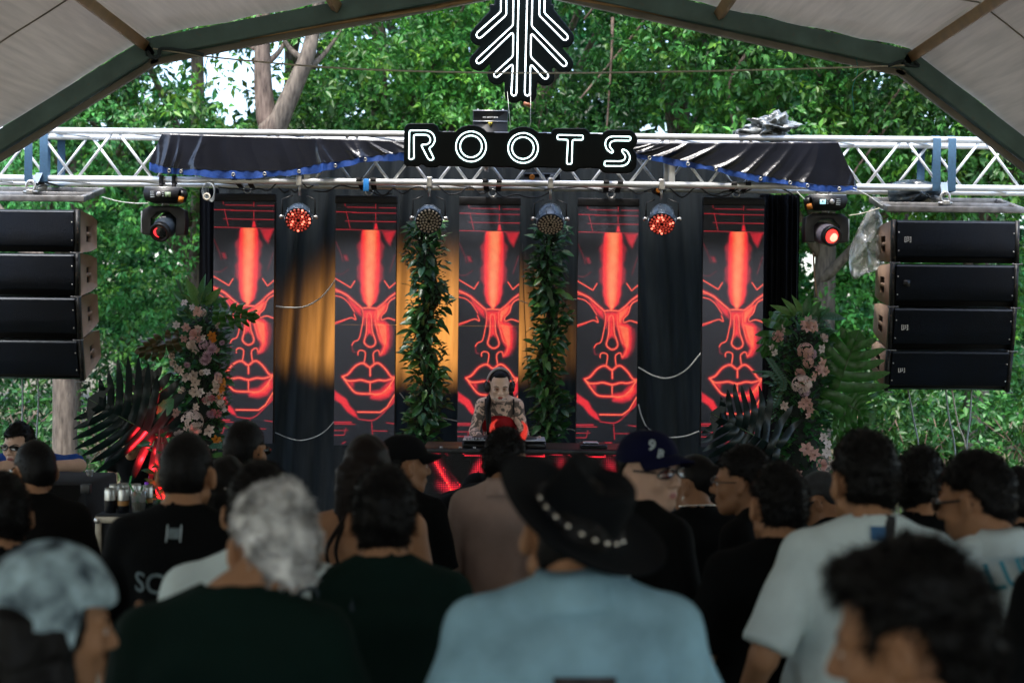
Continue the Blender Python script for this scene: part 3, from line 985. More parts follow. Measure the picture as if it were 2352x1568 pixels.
C, Nn = blob_points(bl, 42, rf, None)
V, T, c_ = leaf_cloud(C, Nn, .11, rf, 5, .4, (1.35, 1.1, .7))
me = np_mesh('crown', V - np.array([p.x, 16.5, 0]), [T]); ca = me.color_attributes.new('leaf', 'FLOAT_COLOR', 'POINT')
ca.data.foreach_set('color', np.concatenate([c_, np.ones((len(c_), 1))], 1).astype(np.float32).ravel()); place('crown', me, M_leafA, t)
# bare trunk at the lower left
p = at(149, 1000, 14.5)
t = thing('bare_trunk_tree', 'thick pale trunk standing behind the black speaker cabinet at left', 'tree', (p.x, 14.5, 0))
mb = MB(); limb_tube(mb, [(p.x, 14.5, -.1), (p.x, 14.5, .8), (p.x - .02, 14.5, 1.6), (p.x - .1, 14.5, 2.4), (p.x - .9, 14.7, 3.3)], .135, .09, 16)
mb.build('trunk', M_bark, t, smooth=True)
bl = clumps(p.x - 1.2, 14.9, 3.2, 4.4, .5, rf, 4, (.5, .8))
C, Nn = blob_points(bl, 45, rf); V, T, c_ = leaf_cloud(C, Nn, .11, rf, 5)
me = np_mesh('crown', V - np.array([p.x, 14.5, 0]), [T]); ca = me.color_attributes.new('leaf', 'FLOAT_COLOR', 'POINT')
ca.data.foreach_set('color', np.concatenate([c_, np.ones((len(c_), 1))], 1).astype(np.float32).ravel()); place('crown', me, M_leafA, t)
# low bushes behind the stage, left and right
for px, Y, lab in ((250, 15.5, 'low yellow-green bush beyond the black speaker cabinet'), (60, 16.0, 'low dark bush behind the man in blue'), (2150, 15.5, 'low bright bush under the right speaker stack'), (2330, 15.8, 'low bush at the right edge below the speaker stack'), (1960, 15.8, 'low bush behind the right flower column')):
    c = at(px, 1000, Y)
    t = thing('low_bush', lab, 'bush', (c.x, Y, 0), 'low bushes behind the stage')
    bl = clumps(c.x, Y, .4, 1.3, .5, rf, 6, (.35, .6))
    C, Nn = blob_points(bl, 70, rf); V, T, c_ = leaf_cloud(C, Nn, .10, rf, 5, .3, (.75, .75, .6) if 'right' in lab or 'yellow' in lab else (.7, .75, .7))  # deep shade behind the stage painted into the bush tint
    me = np_mesh('foliage', V - np.array([c.x, Y, 0]), [T]); ca = me.color_attributes.new('leaf', 'FLOAT_COLOR', 'POINT')
    ca.data.foreach_set('color', np.concatenate([c_, np.ones((len(c_), 1))], 1).astype(np.float32).ravel()); place('foliage', me, M_leafA, t)
    mb = MB()
    for q in range(5): limb_tube(mb, [(c.x, Y, 0), (c.x + rf.uniform(-.3, .3), Y, .5), (c.x + rf.uniform(-.5, .5), Y, 1.1)], .015, .006, 5)
    mb.build('stem', M_vine, t, smooth=True)
# ================================================================ signs
def text_mesh(body, size, bold=False, align='CENTER', sp=1.0, res=3):
    """letters as flat triangles: V (n,2), polygons"""
    cu = bpy.data.curves.new('letters', 'FONT')
    cu.body = body; cu.size = size; cu.align_x = align; cu.resolution_u = res; cu.space_character = sp
    if bold: cu.offset = size * .018
    ob = bpy.data.objects.new('letters', cu); COL.objects.link(ob)
    dg = bpy.context.evaluated_depsgraph_get()
    me = bpy.data.meshes.new_from_object(ob.evaluated_get(dg))
    if bold is True and size > .03:      # fine enough to follow cloth
        bm = bmesh.new(); bm.from_mesh(me); bmesh.ops.triangulate(bm, faces=bm.faces[:]); bmesh.ops.subdivide_edges(bm, edges=bm.edges[:], cuts=3, use_grid_fill=True); bm.to_mesh(me); bm.free()
    V = np.array([v.co[:2] for v in me.vertices]).reshape(-1, 2)
    F = [tuple(p.vertices) for p in me.polygons]
    bpy.data.objects.remove(ob); bpy.data.curves.remove(cu); bpy.data.meshes.remove(me)
    return V, F


def flat_text(name, body, size, c, m, parent, rot=0.0, bold=False, flip=False):
    """printed letters facing -y at world point c"""
    V, F = text_mesh(body, size, bold)
    if not len(V): return None
    V = V - [V[:, 0].mean() * 0, (V[:, 1].min() + V[:, 1].max()) / 2]
    if flip: V = -V
    ca, sa = math.cos(rot), math.sin(rot)
    og = np.array(ORG.get(parent.name, Vector((0, 0, 0))))
    P = [(c[0] + x * ca - y * sa - og[0], c[1] - og[1], c[2] + x * sa + y * ca - og[2]) for x, y in V]
    me = bpy.data.meshes.new(name); me.from_pydata(P, [], F); me.update()
    return place(name, me, m, parent)


M_neon = mat('neon_tube', (0.9, 0.98, 1.0), 0.4, var=0.02, emit=(0.70, 0.98, 0.96), estr=1.4)
M_neonb = mat('neon_tube_blue', (0.9, 0.96, 1.0), 0.4, var=0.02, emit=(0.78, 0.93, 1.0), estr=1.4)
M_acr = mat('black_acrylic', (0.0025, 0.0045, 0.005), 0.3, var=0.2, scale=3, spec=0.12)
GYY = 10.95
def d_rbox(P, x0, y0, x1, y1, r):
    c = np.array([(x0 + x1) / 2, (y0 + y1) / 2]); h = np.array([(x1 - x0) / 2 - r, (y1 - y0) / 2 - r])
    q = np.abs(P - c) - h
    return np.linalg.norm(np.maximum(q, 0), axis=-1) + np.minimum(q.max(-1), 0) - r
def d_cap(P, a, b, r):
    a, b = np.array(a, float), np.array(b, float); ba = b - a
    t = np.clip(((P - a) @ ba) / (ba @ ba + 1e-9), 0, 1)
    return np.linalg.norm(P - a - t[..., None] * ba, axis=-1) - r

def sign_board(name, conv, x0, x1, y0, y1, fn, m, parent, step, y, th=0.012):
    """flat board cut to a 2d outline; conv maps picture pixels of the tracing to the place"""
    xs = np.arange(x0, x1, step); ys = np.arange(y0, y1, step)
    X, Y = np.meshgrid(xs, ys, indexing='ij')
    d2 = fn(np.stack([X, Y], -1)) / 100.0
    F = Field(np.arange(len(xs)), np.arange(len(ys)), np.array([-2., -1., 0, 1., 2.]))
    zz = np.abs(np.array([-2., -1., 0, 1., 2.])) - 1.0 + 1e-3
    F.D = np.maximum(d2[:, :, None], zz[None, None, :] * .1)
    V, Q = F.mesh()
    px = x0 + V[:, 0] * step; py = y0 + V[:, 1] * step
    W_ = np.array([tuple(conv(a, b)) for a, b in zip(px, py)])
    W_[:, 1] = y + V[:, 2] * th
    me = np_mesh(name, W_ - np.array(ORG[parent.name]), [Q])
    return place(name, me, m, parent)

# lettered neon sign
cvR = lambda a, b: at((930 + a / 4.055) * .98, (270 + b / 4.055) * .98, GYY)
c0 = cvR(1176, 320)
roots = thing('neon_sign', 'black neon sign spelling ROOTS in white outline letters', 'neon sign', (c0.x, GYY, c0.z))
def fR(P):
    d = d_rbox(P, 68, 78, 400, 330, 62)
    for q in (d_rbox(P, 64, 200, 238, 494, 48), d_rbox(P, 245, 300, 418, 503, 55), d_cap(P, (180, 320), (320, 420), 70), d_cap(P, (300, 318), (2050, 346), 168),
              d_cap(P, (706, 302), (706, 303), 210), d_cap(P, (1200, 316), (1201, 316), 208), d_rbox(P, 1460, 122, 1836, 330, 66), d_rbox(P, 1545, 250, 1738, 543, 70),
              d_rbox(P, 1930, 138, 2288, 340, 100), d_rbox(P, 1905, 300, 2284, 558, 105)):
        d = np.minimum(d, q)
    return d
sign_board('board', cvR, 30, 2330, 40, 600, fR, M_acr, roots, 8, GYY)
def circ(cx, cy, r, n=40): return [(cx + r * math.cos(t), cy + r * math.sin(t)) for t in np.linspace(0, 2 * math.pi, n, endpoint=False)]
def round_poly(P, k=2):
    """soften the corners of a closed tracing"""
    P = [np.array(p, float) for p in P]
    for _ in range(k):
        Q = []
        for a, b in zip(P, P[1:] + P[:1]):
            L = np.linalg.norm(b - a); c = min(.25, 9 / max(L, 1e-6))
            Q += [a + (b - a) * c, b + (a - b) * c]
        P = Q
    return [tuple(p) for p in P]
letters = {
 'R': [[(165, 405), (163, 190), (285, 190), (312, 208), (322, 240), (312, 268), (285, 283), (236, 284), (238, 300), (300, 420), (322, 432), (350, 422), (350, 405), (306, 318), (342, 293), (364, 250), (362, 215), (343, 178), (310, 156), (280, 149), (122, 149), (117, 415), (128, 424), (156, 420)]],
 'O': [circ(706, 302, 143), circ(706, 301, 103)],
 'o': [circ(1200, 316, 142), circ(1198, 316, 103)],
 'T': [[(1525, 192), (1770, 197), (1766, 240), (1668, 238), (1662, 468), (1613, 468), (1626, 238), (1525, 234)]],
 'S': [[(2222, 209), (2216, 248), (2070, 245), (2035, 258), (2018, 288), (2030, 316), (2054, 342), (2050, 362), (2030, 360), (1995, 332), (1978, 288), (1985, 242), (2012, 214), (2050, 206)],
       [(1974, 440), (2130, 441), (2162, 427), (2172, 400), (2160, 375), (2138, 352), (2140, 330), (2160, 330), (2190, 350), (2214, 392), (2210, 430), (2192, 464), (2160, 483), (2120, 488), (1970, 486)]]}
for kk, loops in letters.items():
    for lp in loops:
        P = lp if len(lp) == 40 else round_poly(lp)
        MB().tube([cvR(a, b) - Vector((0, .022, 0)) for a, b in P], .0042, 7, closed=True).build('letter_tube', M_neon, roots, smooth=True)
M_chain = mat('thin_chain', (.5, .5, .48), .4, metal=.8)
for a, b in (((1048, 0), (1090, 150)), ((1270, 0), (1258, 130))):
    p, q = cvR(*b), cvR(*a)
    MB().tube([q + Vector((0, 0, .18)), (q + p) / 2 + Vector((.006, 0, 0)), p], .0022, 5).build('hanging_wire', M_chain, roots)
for x in (at(1118, 400, FY).x, at(1400, 400, FY).x):     # brackets that carry the board on the truss
    MB().box((x, (GYY + FY) / 2, zb + .1), (.03, FY - GYY - .03, .02)).build('bracket', M_steel, roots)
for px in (985, 1268, 1545, 700):
    pass

# emblem sign
cvL = lambda a, b: at((1080 + a / 6.272) * .98, (b / 6.272) * .98, GYY + .02)
c0 = cvL(900, 700)
emb = thing('emblem_sign', 'black hanging sign with white neon branching root emblem', 'neon sign', (c0.x, GYY + .02, c0.z))
def fL(P):
    d = d_rbox(P, 490, -400, 1336, 170, 4)
    for a, b, r in (((610, 165), (275, 535), 142), ((720, 430), (265, 908), 142), ((660, 960), (530, 1112), 140), ((782, 900), (782, 1382), 140), ((978, 900), (978, 1382), 140),
                    ((1225, 180), (1528, 565), 142), ((1100, 450), (1515, 945), 142), ((1170, 980), (1243, 1130), 140), ((600, 160), (560, 210), 100)):
        d = np.minimum(d, d_cap(P, a, b, r))
    return np.minimum(d, np.minimum(d_rbox(P, 425, 60, 1370, 1010, 10), d_rbox(P, 640, 900, 1125, 1300, 20)))
sign_board('board', cvL, 80, 1720, -420, 1580, fL, M_acr, emb, 12, GYY + .02)
cur_ = [
 [(590, -390), (590, 150), (585, 182), (560, 208), (245, 488), (230, 520), (240, 556), (270, 573), (306, 558), (650, 252), (668, 222), (669, 190), (672, -390)],
 [(778, -390), (768, 370), (755, 395), (243, 872), (226, 905), (238, 936), (266, 946), (302, 928), (742, 502), (760, 498), (771, 516), (767, 820), (752, 852), (500, 1080), (486, 1105), (498, 1136), (530, 1146), (562, 1124), (738, 966), (756, 962), (765, 985), (742, 1370), (750, 1402), (778, 1418), (808, 1405), (820, 1370), (856, -390)],
 [(1166, -390), (1152, 215), (1160, 246), (1482, 572), (1510, 597), (1540, 602), (1568, 582), (1572, 550), (1556, 520), (1242, 218), (1228, 192), (1238, -390)],
 [(1060, -390), (1042, 380), (1055, 410), (1545, 914), (1556, 945), (1542, 976), (1515, 986), (1482, 966), (1062, 526), (1045, 513), (1031, 530), (1028, 830), (1045, 866), (1272, 1090), (1286, 1130), (1266, 1164), (1235, 1171), (1208, 1155), (1052, 976), (1034, 970), (1022, 1000), (1018, 1370), (1005, 1405), (975, 1418), (948, 1402), (939, 1370), (985, -390)]]
for P in cur_:
    MB().tube([cvL(a, b) - Vector((0, .022, 0)) for a, b in P], .0046, 7).build('root_tube', M_neonb, emb, smooth=True)
for a in (560, 1270):
    p = cvL(a, -400); MB().cyl(p, (p.x, p.y, 4.75), .004, 6).build('hanging_wire', M_chain, emb)
p = cvL(980, 1535)
MB().tube([cvL(870, 1480), cvL(890, 1560), cvL(955, 1580)], .004, 5).build('lead', M_webb, emb)
MB().cyl(p + Vector((-.03, 0, .01)), p + Vector((.03, 0, -.012)), .017, 10).build('plug', mat('orange_plastic', (.55, .22, .12), .5), emb, smooth=True)

# laser box, upside down behind the sign
c0 = at(1126, 280, FY + .1)
las = thing('laser_box', 'black laser projector box hung upside down above the lettered sign', 'laser projector', (c0.x, FY + .1, c0.z))
w_ = at(1166, 280, FY + .1).x - at(1086, 280, FY + .1).x
hh = at(1126, 256, FY + .1).z - at(1126, 308, FY + .1).z
M_blk = mat('black_plastic', (0.010, 0.011, 0.012), 0.4, var=0.25, scale=10)
MB().box((c0.x, FY + .2, c0.z), (w_, .2, hh), ch=.004).build('housing', M_blk, las)
M_trim = mat('silver_trim', (.5, .5, .5), .4, metal=.8)
MB().box((c0.x, FY + .098, c0.z + hh * .02), (w_ * .99, .004, .006)).build('trim', M_trim, las)
MB().box((c0.x, FY + .098, c0.z + hh * .49), (w_ * .99, .006, .007)).build('trim', M_trim, las)
M_white = mat('white_print', (.75, .75, .75), .6, var=.05)
flat_text('lettering', 'RGB LASER 3W', .018, (c0.x, FY + .0965, c0.z + hh * .2), M_white, las, flip=True, bold=True)
mb = MB(); mb.prism([(c0.x - .018, c0.z - hh * .02), (c0.x, c0.z - hh * .22), (c0.x + .018, c0.z - hh * .02)], FY + .093, FY + .096)
mb.build('warning_triangle', mat('warning_yellow', (.5, .42, .02), .5), las)
mb = MB(); mb.prism([(c0.x - .006, c0.z - hh * .05), (c0.x, c0.z - hh * .14), (c0.x + .006, c0.z - hh * .05)], FY + .0905, FY + .0925); mb.build('warning_mark', M_blk, las)
for s_ in (-1, 1): MB().cyl((c0.x + s_ * w_ * .36, FY + .15, c0.z + hh * .5), (c0.x + s_ * w_ * .36, FY + .15, c0.z + hh * .6), .008, 8).build('foot', M_trim, las)
MB().box((c0.x + w_ * .1, FY + .2, (zt + c0.z - hh / 2) / 2), (.03, .03, abs(c0.z - hh / 2 - zt) + .02)).build('clamp', M_steel, las)

# ================================================================ tarps over the truss
M_tarp = mat('black_tarp', (0.005, 0.0065, 0.012), 0.24, var=0.3, scale=3, bump=0.3, bscale=22, spec=.6)
M_tarpb = mat('blue_tarp_hem', (0.008, 0.050, 0.24), 0.5, var=0.35, scale=9, bump=0.35, bscale=40)
M_eye = mat('brass_eyelet', (.6, .58, .5), .35, metal=.9)
def tarp(label, top, bot, hemw, seed, eyes):
    xs = np.linspace(0, 1, 150)
    tx = np.interp(xs, np.linspace(0, 1, len(top)), [p[0] for p in top]); ty = np.interp(xs, np.linspace(0, 1, len(top)), [p[1] for p in top])
    bx = np.interp(xs, np.linspace(0, 1, len(bot)), [p[0] for p in bot]); by = np.interp(xs, np.linspace(0, 1, len(bot)), [p[1] for p in bot])
    c = at(tx[75], ty[75], FY)
    t = thing('truss_tarp', label, 'tarp', (c.x, FY, c.z))
    def fold(u, v):
        q = u * 26 + seed * 3 + (v * 5.5 if seed > 2 else v * -2.2) * (.6 + .4 * math.sin(u * 4))
        q2 = u * 47 + seed + (v * 9 if seed > 2 else v * -4)
        rid = (1 - abs(math.sin(q * .8))) ** 2.2 * (.5 + .5 * math.sin(q * .33 + 1)) + .6 * (1 - abs(math.sin(q2 * .7))) ** 3 * (.5 + .5 * math.sin(q2 * .21))
        if True: return (.008 + .052 * v) * (rid - .3) + .01 * v * math.sin(u * 6 + seed)
        ph = u * 9 + seed + (1 - v) * .8 * math.sin(u * 7 + seed) + v * 1.1 * (1 if seed > 2 else -1)
        a = math.sin(ph * 2.1) * .5 + math.sin(ph * 5.3 + 1.3 * math.sin(ph)) * .35 + math.sin(ph * 11 + v * 2) * .18
        return (.014 + .034 * v) * a
    rows = []
    for k in range(6):      # from the rear chord over the top
        f = k / 6
        rows.append([(at(tx[i], ty[i], FY).x, BY - (BY - FY) * f, at(tx[i], ty[i], FY).z + .004 - .025 * math.sin(f * 3.14) + .004 * math.sin(i * .5)) for i in range(150)])
    for v in np.linspace(0, 1, 22):
        row = []
        for i in range(150):
            p = at(tx[i] + (bx[i] - tx[i]) * v, ty[i] + (by[i] - ty[i]) * v, FY - .035 - .03 * v)
            row.append((p.x, p.y - fold(xs[i], v), p.z))
        rows.append(row)
    MB().grid(rows).build('cloth', M_tarp, t, smooth=True)
    last = rows[-1]
    hem = []
    for v in np.linspace(0, 1, 5):
        hem.append([(p[0], p[1] + .003 - .007 * v * math.sin(i * .37 + 2 * math.sin(i * .11) + seed) - .003 * math.sin(i * 1.1 + math.sin(i * .3)), p[2] - hemw * v * (1 + .22 * math.sin(i * .13 + seed)) + .003 * v * math.sin(i * .5 + 2 * math.sin(i * .17))) for i, p in enumerate(last)])
    MB().grid(hem).build('blue_hem', M_tarpb, t, smooth=True)
    for e in eyes:
        p = hem[2][int(e * 149)]
        MB().tube([(p[0] + .012 * math.cos(a), p[1] - .006, p[2] + .012 * math.sin(a)) for a in np.linspace(0, 6.28, 10, endpoint=False)], .004, 5, closed=True).build('eyelet', M_eye, t, smooth=True)
tarp('black tarp with ragged blue hem draped over the left half of the truss', [(372, 306), (560, 312), (740, 317), (935, 325)],
     [(342, 372), (380, 384), (420, 388), (520, 391), (600, 392), (665, 390), (720, 378), (790, 368), (870, 356), (935, 348)], .055, 1.0, (.14, .21, .36, .46, .6, .75, .85))
tarp('black tarp with blue hem stretched over the right half of the truss', [(1455, 330), (1600, 328), (1780, 326), (1925, 325)],
     [(1455, 352), (1540, 362), (1620, 378), (1720, 398), (1800, 412), (1880, 424), (1968, 428)], .045, 4.0, (.08, .25, .38, .56, .7, .78, .93))

def crumple(name, label, cat, c, r, m, seed, part='plastic_sheet', f=9, amp=.35):
    t = thing(name, label, cat, tuple(c))
    nu, nv = 60, 34
    rows = []
    for v in np.linspace(.02, math.pi - .02, nv):
        row = []
        for u in np.linspace(0, 2 * math.pi, nu):
            d = np.array([math.sin(v) * math.cos(u), math.sin(v) * math.sin(u), math.cos(v)])
            q = d * f / 3
            k = .75 + amp * (1 - 2.2 * abs(v_noise(q[None], 1.1, seed)[0])) * .6 + amp * .55 * (.6 - 1.6 * abs(v_noise(q[None], 2.1, seed + 3)[0])) + amp * .3 * (.6 - 1.6 * abs(v_noise(q[None], 4.3, seed + 5)[0]))
            row.append(np.array(c) + d * np.array(r) * k)
        rows.append(row)
    MB().grid(rows).build(part, m, t)
    return t
M_bagg = mat('grey_plastic_sheet', (0.035, 0.05, 0.06), 0.2, var=0.6, scale=14, spec=0.7, bump=0.6, bscale=40, col2=(.22, .24, .24))  # white highlights of the creased film painted in as pale noise
c0 = at(1772, 305, FY + .12)
crumple('plastic_bundle', 'crumpled grey plastic sheet heaped on top of the truss', 'plastic sheet', (c0.x, c0.y, zt + .10), (.19, .16, .105), M_bagg, 3, amp=.62)
MB().box((at(1720, 318, FY).x, FY + .05, zt + .05), (.2, .15, .03), rotz(.2)).build('flap', M_bagg, bpy.data.objects['plastic_bundle'])

# ================================================================ line arrays
M_grille = mat('speaker_grille', (0.0025, 0.0035, 0.005), 0.5, metal=0.0, var=0.5, scale=2.2, bump=0.9, bscale=420, col2=(0.0025, 0.006, 0.013), spec=.14)
M_lip = mat('lit_grille_lip', (0.022, 0.03, 0.04), 0.35, metal=0.4, var=0.3, scale=20)  # highlight along the rolled top edge painted as a lighter grey
M_sidew = mat('worn_side_panel', (0.40, 0.265, 0.185), 0.6, var=0.2, scale=3, bump=0.15, bscale=120, wear=0.15)
M_rig = mat('rigging_frame', (0.20, 0.20, 0.20), 0.45, metal=0.5, var=0.4, scale=16, wear=0.35)
CW, CH, CD = 0.975, 0.335, 0.46
def line_array(px, ptop, Y, side, label, labcab):
    c = at(px, ptop, Y)
    root = []
    fr = thing('rigging_frame', 'steel rigging frame slung under the truss above the ' + label, 'rigging frame', (c.x, Y, c.z), 'rigging frames of the speaker stacks')
    zf = c.z + .085
    tl = math.tan(R(12))
    for y in (Y - .02, Y + CD * .45, Y + CD + .06):
        MB().box((c.x, y, zf + (y - Y) * tl), (CW + .09, .045, .045)).build('cross_bar', M_rig, fr, bevel=.003)
    for s_ in (-1, 1):
        MB().box((c.x + s_ * (CW / 2 + .022), Y + CD / 2 + .02, zf + (CD / 2 + .02) * tl), (.045, (CD + .034) / math.cos(R(12)), .043), rotx(R(12))).build('side_bar', M_rig, fr, bevel=.003)
    sx = c.x + (.37 if side < 0 else -.06) * (1 if side < 0 else 1)
    sx = at(62, 440, Y).x if side < 0 else at(2180, 460, Y).x
    MB().box((sx, Y + CD * .5, zf + .04 + CD * .5 * tl), (.05, CD * .8, .035), rotx(R(12))).build('pick_bar', M_steel, fr, bevel=.003)
    for y in ((Y + .08, Y + CD * .8) if side < 0 else (Y + .1,)):
        a = [(sx + .034 * math.cos(t), y, zf + .10 + .042 * math.sin(t)) for t in np.linspace(-.9, 3.14 + .9, 14)]
        MB().tube(a, .010, 8).build('shackle', M_steel, fr, smooth=True)
        MB().cyl((sx - .055, y, zf + .055), (sx + .055, y, zf + .055), .011, 8).build('shackle_pin', M_steel, fr, smooth=True)
        p0 = np.array((sx, y, zf + .14)); tx_ = sx + .02
        mb = MB(); P = np.array([p0, ((sx + tx_) / 2, (y + FY) / 2 - .02, (zf + zb) / 2 + .05), (tx_, FY - .036, zb + .04)])
        mb.grid(np.stack([P + [-.022, 0, 0], P + [.03, 0, 0]], 1)); mb.build('sling', mat('grey_webbing', (.18, .24, .33), .8, scale=60) if y < Y + .2 else M_webb, fr)
    for dx in (-.085, .035):          # flat navy slings round the truss
        x = sx + dx + (.02 if side < 0 else .05)
        P = np.array([(x, FY - .03, zb - .028), (x, FY - .034, zb), (x, FY - .032, (zt + zb) / 2), (x, FY - .034, zt), (x, FY, zt + .032), (x, BY, zt + .032), (x, BY + .034, zt), (x, BY + .034, zb), (x, BY, zb - .03), (x, FY, zb - .03), (x, FY - .03, zb - .028)])
        mb = MB(); mb.grid(np.stack([P + [-.032, 0, 0], P + [.032, 0, 0]], 1)); mb.build('truss_sling', M_webn, fr)
    z, y, ang = c.z, Y, 0.0
    angs = (0.5, 4.0, 10.0, 15.0)
    for i in range(4):
        a = R(angs[i])
        M = rotx(-a) if False else rotx(a)
        # local frame: x right, y back, z down the front face from the hinge
        t = thing('line_array_speaker', 'black line array cabinet, %s of the four in the %s' % (('topmost', 'second from the top', 'third from the top', 'lowest')[i], label), 'speaker', (c.x, y, z), 'line array cabinets')
        dn = np.array([0, math.sin(a), -math.cos(a)]); bk = np.array([0, math.cos(a), math.sin(a)])
        B = np.stack([[1, 0, 0], bk, -dn], 1)   # local x, back, up
        H_ = CH - .002
        taper = .055
        def L(x, b, u): return np.array((c.x, y, z)) + B @ np.array([x, b, u])
        w2 = CW / 2
        # sides: wedge boards with a handle well
        for s_ in (-1, 1):
            x1, x0_ = s_ * w2, s_ * (w2 - .022)
            o2 = [(0, -.004), (CD * .62, -taper * .35), (CD, -taper), (CD, -H_ + taper), (CD * .62, -H_ + taper * .35), (0, -H_)]
            mb = MB()
            hx0, hx1, hz0, hz1 = CD * .38, CD * .66, -H_ * .72, -H_ * .34
            V, Q = [], []
            ring = [(0, -.004), (hx0, -taper * .25), (hx1, -taper * .45), (CD, -taper), (CD, hz1), (CD, hz0), (CD, -H_ + taper), (hx1, -H_ + taper * .45), (hx0, -H_ + taper * .25), (0, -H_), (0, hz0), (0, hz1)]
            hole = [(hx0, hz1), (hx1, hz1), (hx1, hz0), (hx0, hz0)]
            allp = ring + hole
            for xx in (x1, x0_):
                V += [L(xx, b, u) for b, u in allp]
            V += [L(x0_ - s_ * .03, b, u) for b, u in hole]
            q = [(0, 1, 12, 11), (1, 2, 13, 12), (2, 3, 4, 13), (13, 4, 5, 14), (14, 5, 6, 7), (15, 14, 7, 8), (10, 15, 8, 9), (11, 12, 15, 10)]
            if s_ < 0: q = [t_[::-1] for t_ in q]
            n_ = 16
            e = [(k, (k + 1) % 12, n_ + (k + 1) % 12, n_ + k) for k in range(12)]
            hw = [(12 + k, 12 + (k + 1) % 4, 2 * n_ + (k + 1) % 4, 2 * n_ + k) for k in range(4)]
            mb.add(V, q + e + hw)
            mb.build('side_panel', M_sidew, t)
            MB().add([L(x0_ - s_ * .028, b, u) for b, u in hole], [(0, 1, 2, 3)]).build('handle_well', M_case, t)
            hb = MB(); hb.box((0, 0, 0), (.012, hx1 - hx0, .03)); hb.V = [np.array([L(x1 - s_ * .008 + v[0], (hx0 + hx1) / 2 + v[1], (hz0 + hz1) / 2 + v[2]) for v in vv]) for vv in hb.V]
            hb.build('handle', M_sidew, t)
            # front rail with pins
            rb = MB(); rb.box((0, 0, 0), (.03, .05, H_)); rb.V = [np.array([L(s_ * (w2 - .012) + v[0], v[1] - .012, v[2] - H_ / 2) for v in vv]) for vv in rb.V]
            rb.build('fly_rail', mat('rail_black', (.02, .022, .024), .45, metal=.4, wear=.6, scale=12) if i == 0 and s_ < 0 else bpy.data.materials['rail_black'], t)
            p0 = L(s_ * (w2 - .05), -.055, -H_ - .002); p1 = L(s_ * (w2 + .02), -.045, -H_ - .002)
            MB().cyl(p0, p1, .004, 8).ball(p0, .008, 8, 6).ball(p1, .007, 8, 6).build('quick_pin', M_rig, t, smooth=True)
            for u in (-.1, -.24):
                MB().ball(L(s_ * (w2 - .045), -.05, u), .006, 6, 4).build('screw', M_steel, t)
        # body, grille with rolled top edge, dark slot below
        bd = MB(); ow = w2 - .024
        o2 = [(0.0, -.006), (CD * .98, -taper), (CD * .98, -H_ + taper), (0.0, -H_ + .004)]
        V = [L(s_ * ow, b, u) for s_ in (-1, 1) for b, u in o2]
        bd.add(V, [(0, 1, 2, 3), (7, 6, 5, 4), (0, 4, 5, 1), (1, 5, 6, 2), (2, 6, 7, 3), (3, 7, 4, 0)]); bd.build('cabinet', M_case, t)
        prof = [(.0, -.006), (-.02, -.004), (-.036, -.010), (-.045, -.022), (-.046, -.04), (-.044, -H_ * .5), (-.042, -H_ + .055), (-.03, -H_ + .045), (0, -H_ + .042)]
        gw = w2 - .034
        xs = np.linspace(-gw, gw, 12)
        MB().grid([[L(x, b, u) for x in xs] for b, u in prof[3:]]).build('grille', M_grille, t, smooth=True)
        MB().grid([[L(x, b, u) for x in xs] for b, u in prof[:4]]).build('lit_grille_lip', M_lip, t, smooth=True)
        if labcab and i in labcab:
            bx, bz = -w2 + .115, -H_ * .46
            p = L(bx, -.0475, bz)
            tm = flat_text('logo', '[β]', .046, (p[0], p[1], p[2]), M_white, t, bold=True)
            MB().box((p[0] + .022, p[1], p[2] + .014), (.008, .001, .008)).build('logo_mark', M_white, t)
        elif side > 0 and i == 1:
            p = L(-w2 + .115, -.0475, -H_ * .46); MB().box(p, (.05, .002, .05)).build('bare_logo_patch', M_blk, t)
        z = z - CH * math.cos(a); y = y + CH * math.sin(a)
    MB().box((c.x, y + .02, z + .012), (CW - .03, .05, .012)).build('bottom_strip', mat('green_strip', (.03, .07, .05), .4), t)
    return c.x, y, z
lx, ly, lz = line_array(38, 480, 11.0, -1, 'left speaker stack', ())
rx_, ry_, rz_ = line_array(2193, 506, 11.0, 1, 'right speaker stack', (0, 2, 3))
M_cableg = mat('grey_cable', (.32, .36, .38), .5)
M_cablek = mat('black_cable', (.010, .010, .012), .5)
M_cablew = mat('white_cable', (.62, .64, .62), .5)
for i, (pa, pb, pc) in enumerate((((50, 866), (52, 920), (48, 1110)), ((86, 866), (88, 930), (78, 1110)), ((2085, 892), (2098, 960), (2112, 1060)), ((2172, 892), (2180, 960), (2195, 1060)), ((2186, 892), (2200, 970), (2222, 1060)), ((2232, 892), (2228, 960), (2218, 1060)))):
    c = at(*pb, 11.3)
    t = thing('hanging_cable', ('outer', 'inner', 'leftmost thin', 'second thin', 'third thin', 'rightmost thin')[i] + ' grey cable hanging below the %s speaker stack' % ('left' if i < 2 else 'right'), 'cable', tuple(c), 'cables hanging below the speaker stacks')
    a, b, d = at(*pa, 11.3), c, at(*pc, 11.3)
    MB().tube(smooth_path([a, b, d, (d.x, d.y, .03)], 6), .007, 6).build('sheath', M_cableg if i != 4 else M_rope, t, smooth=True)

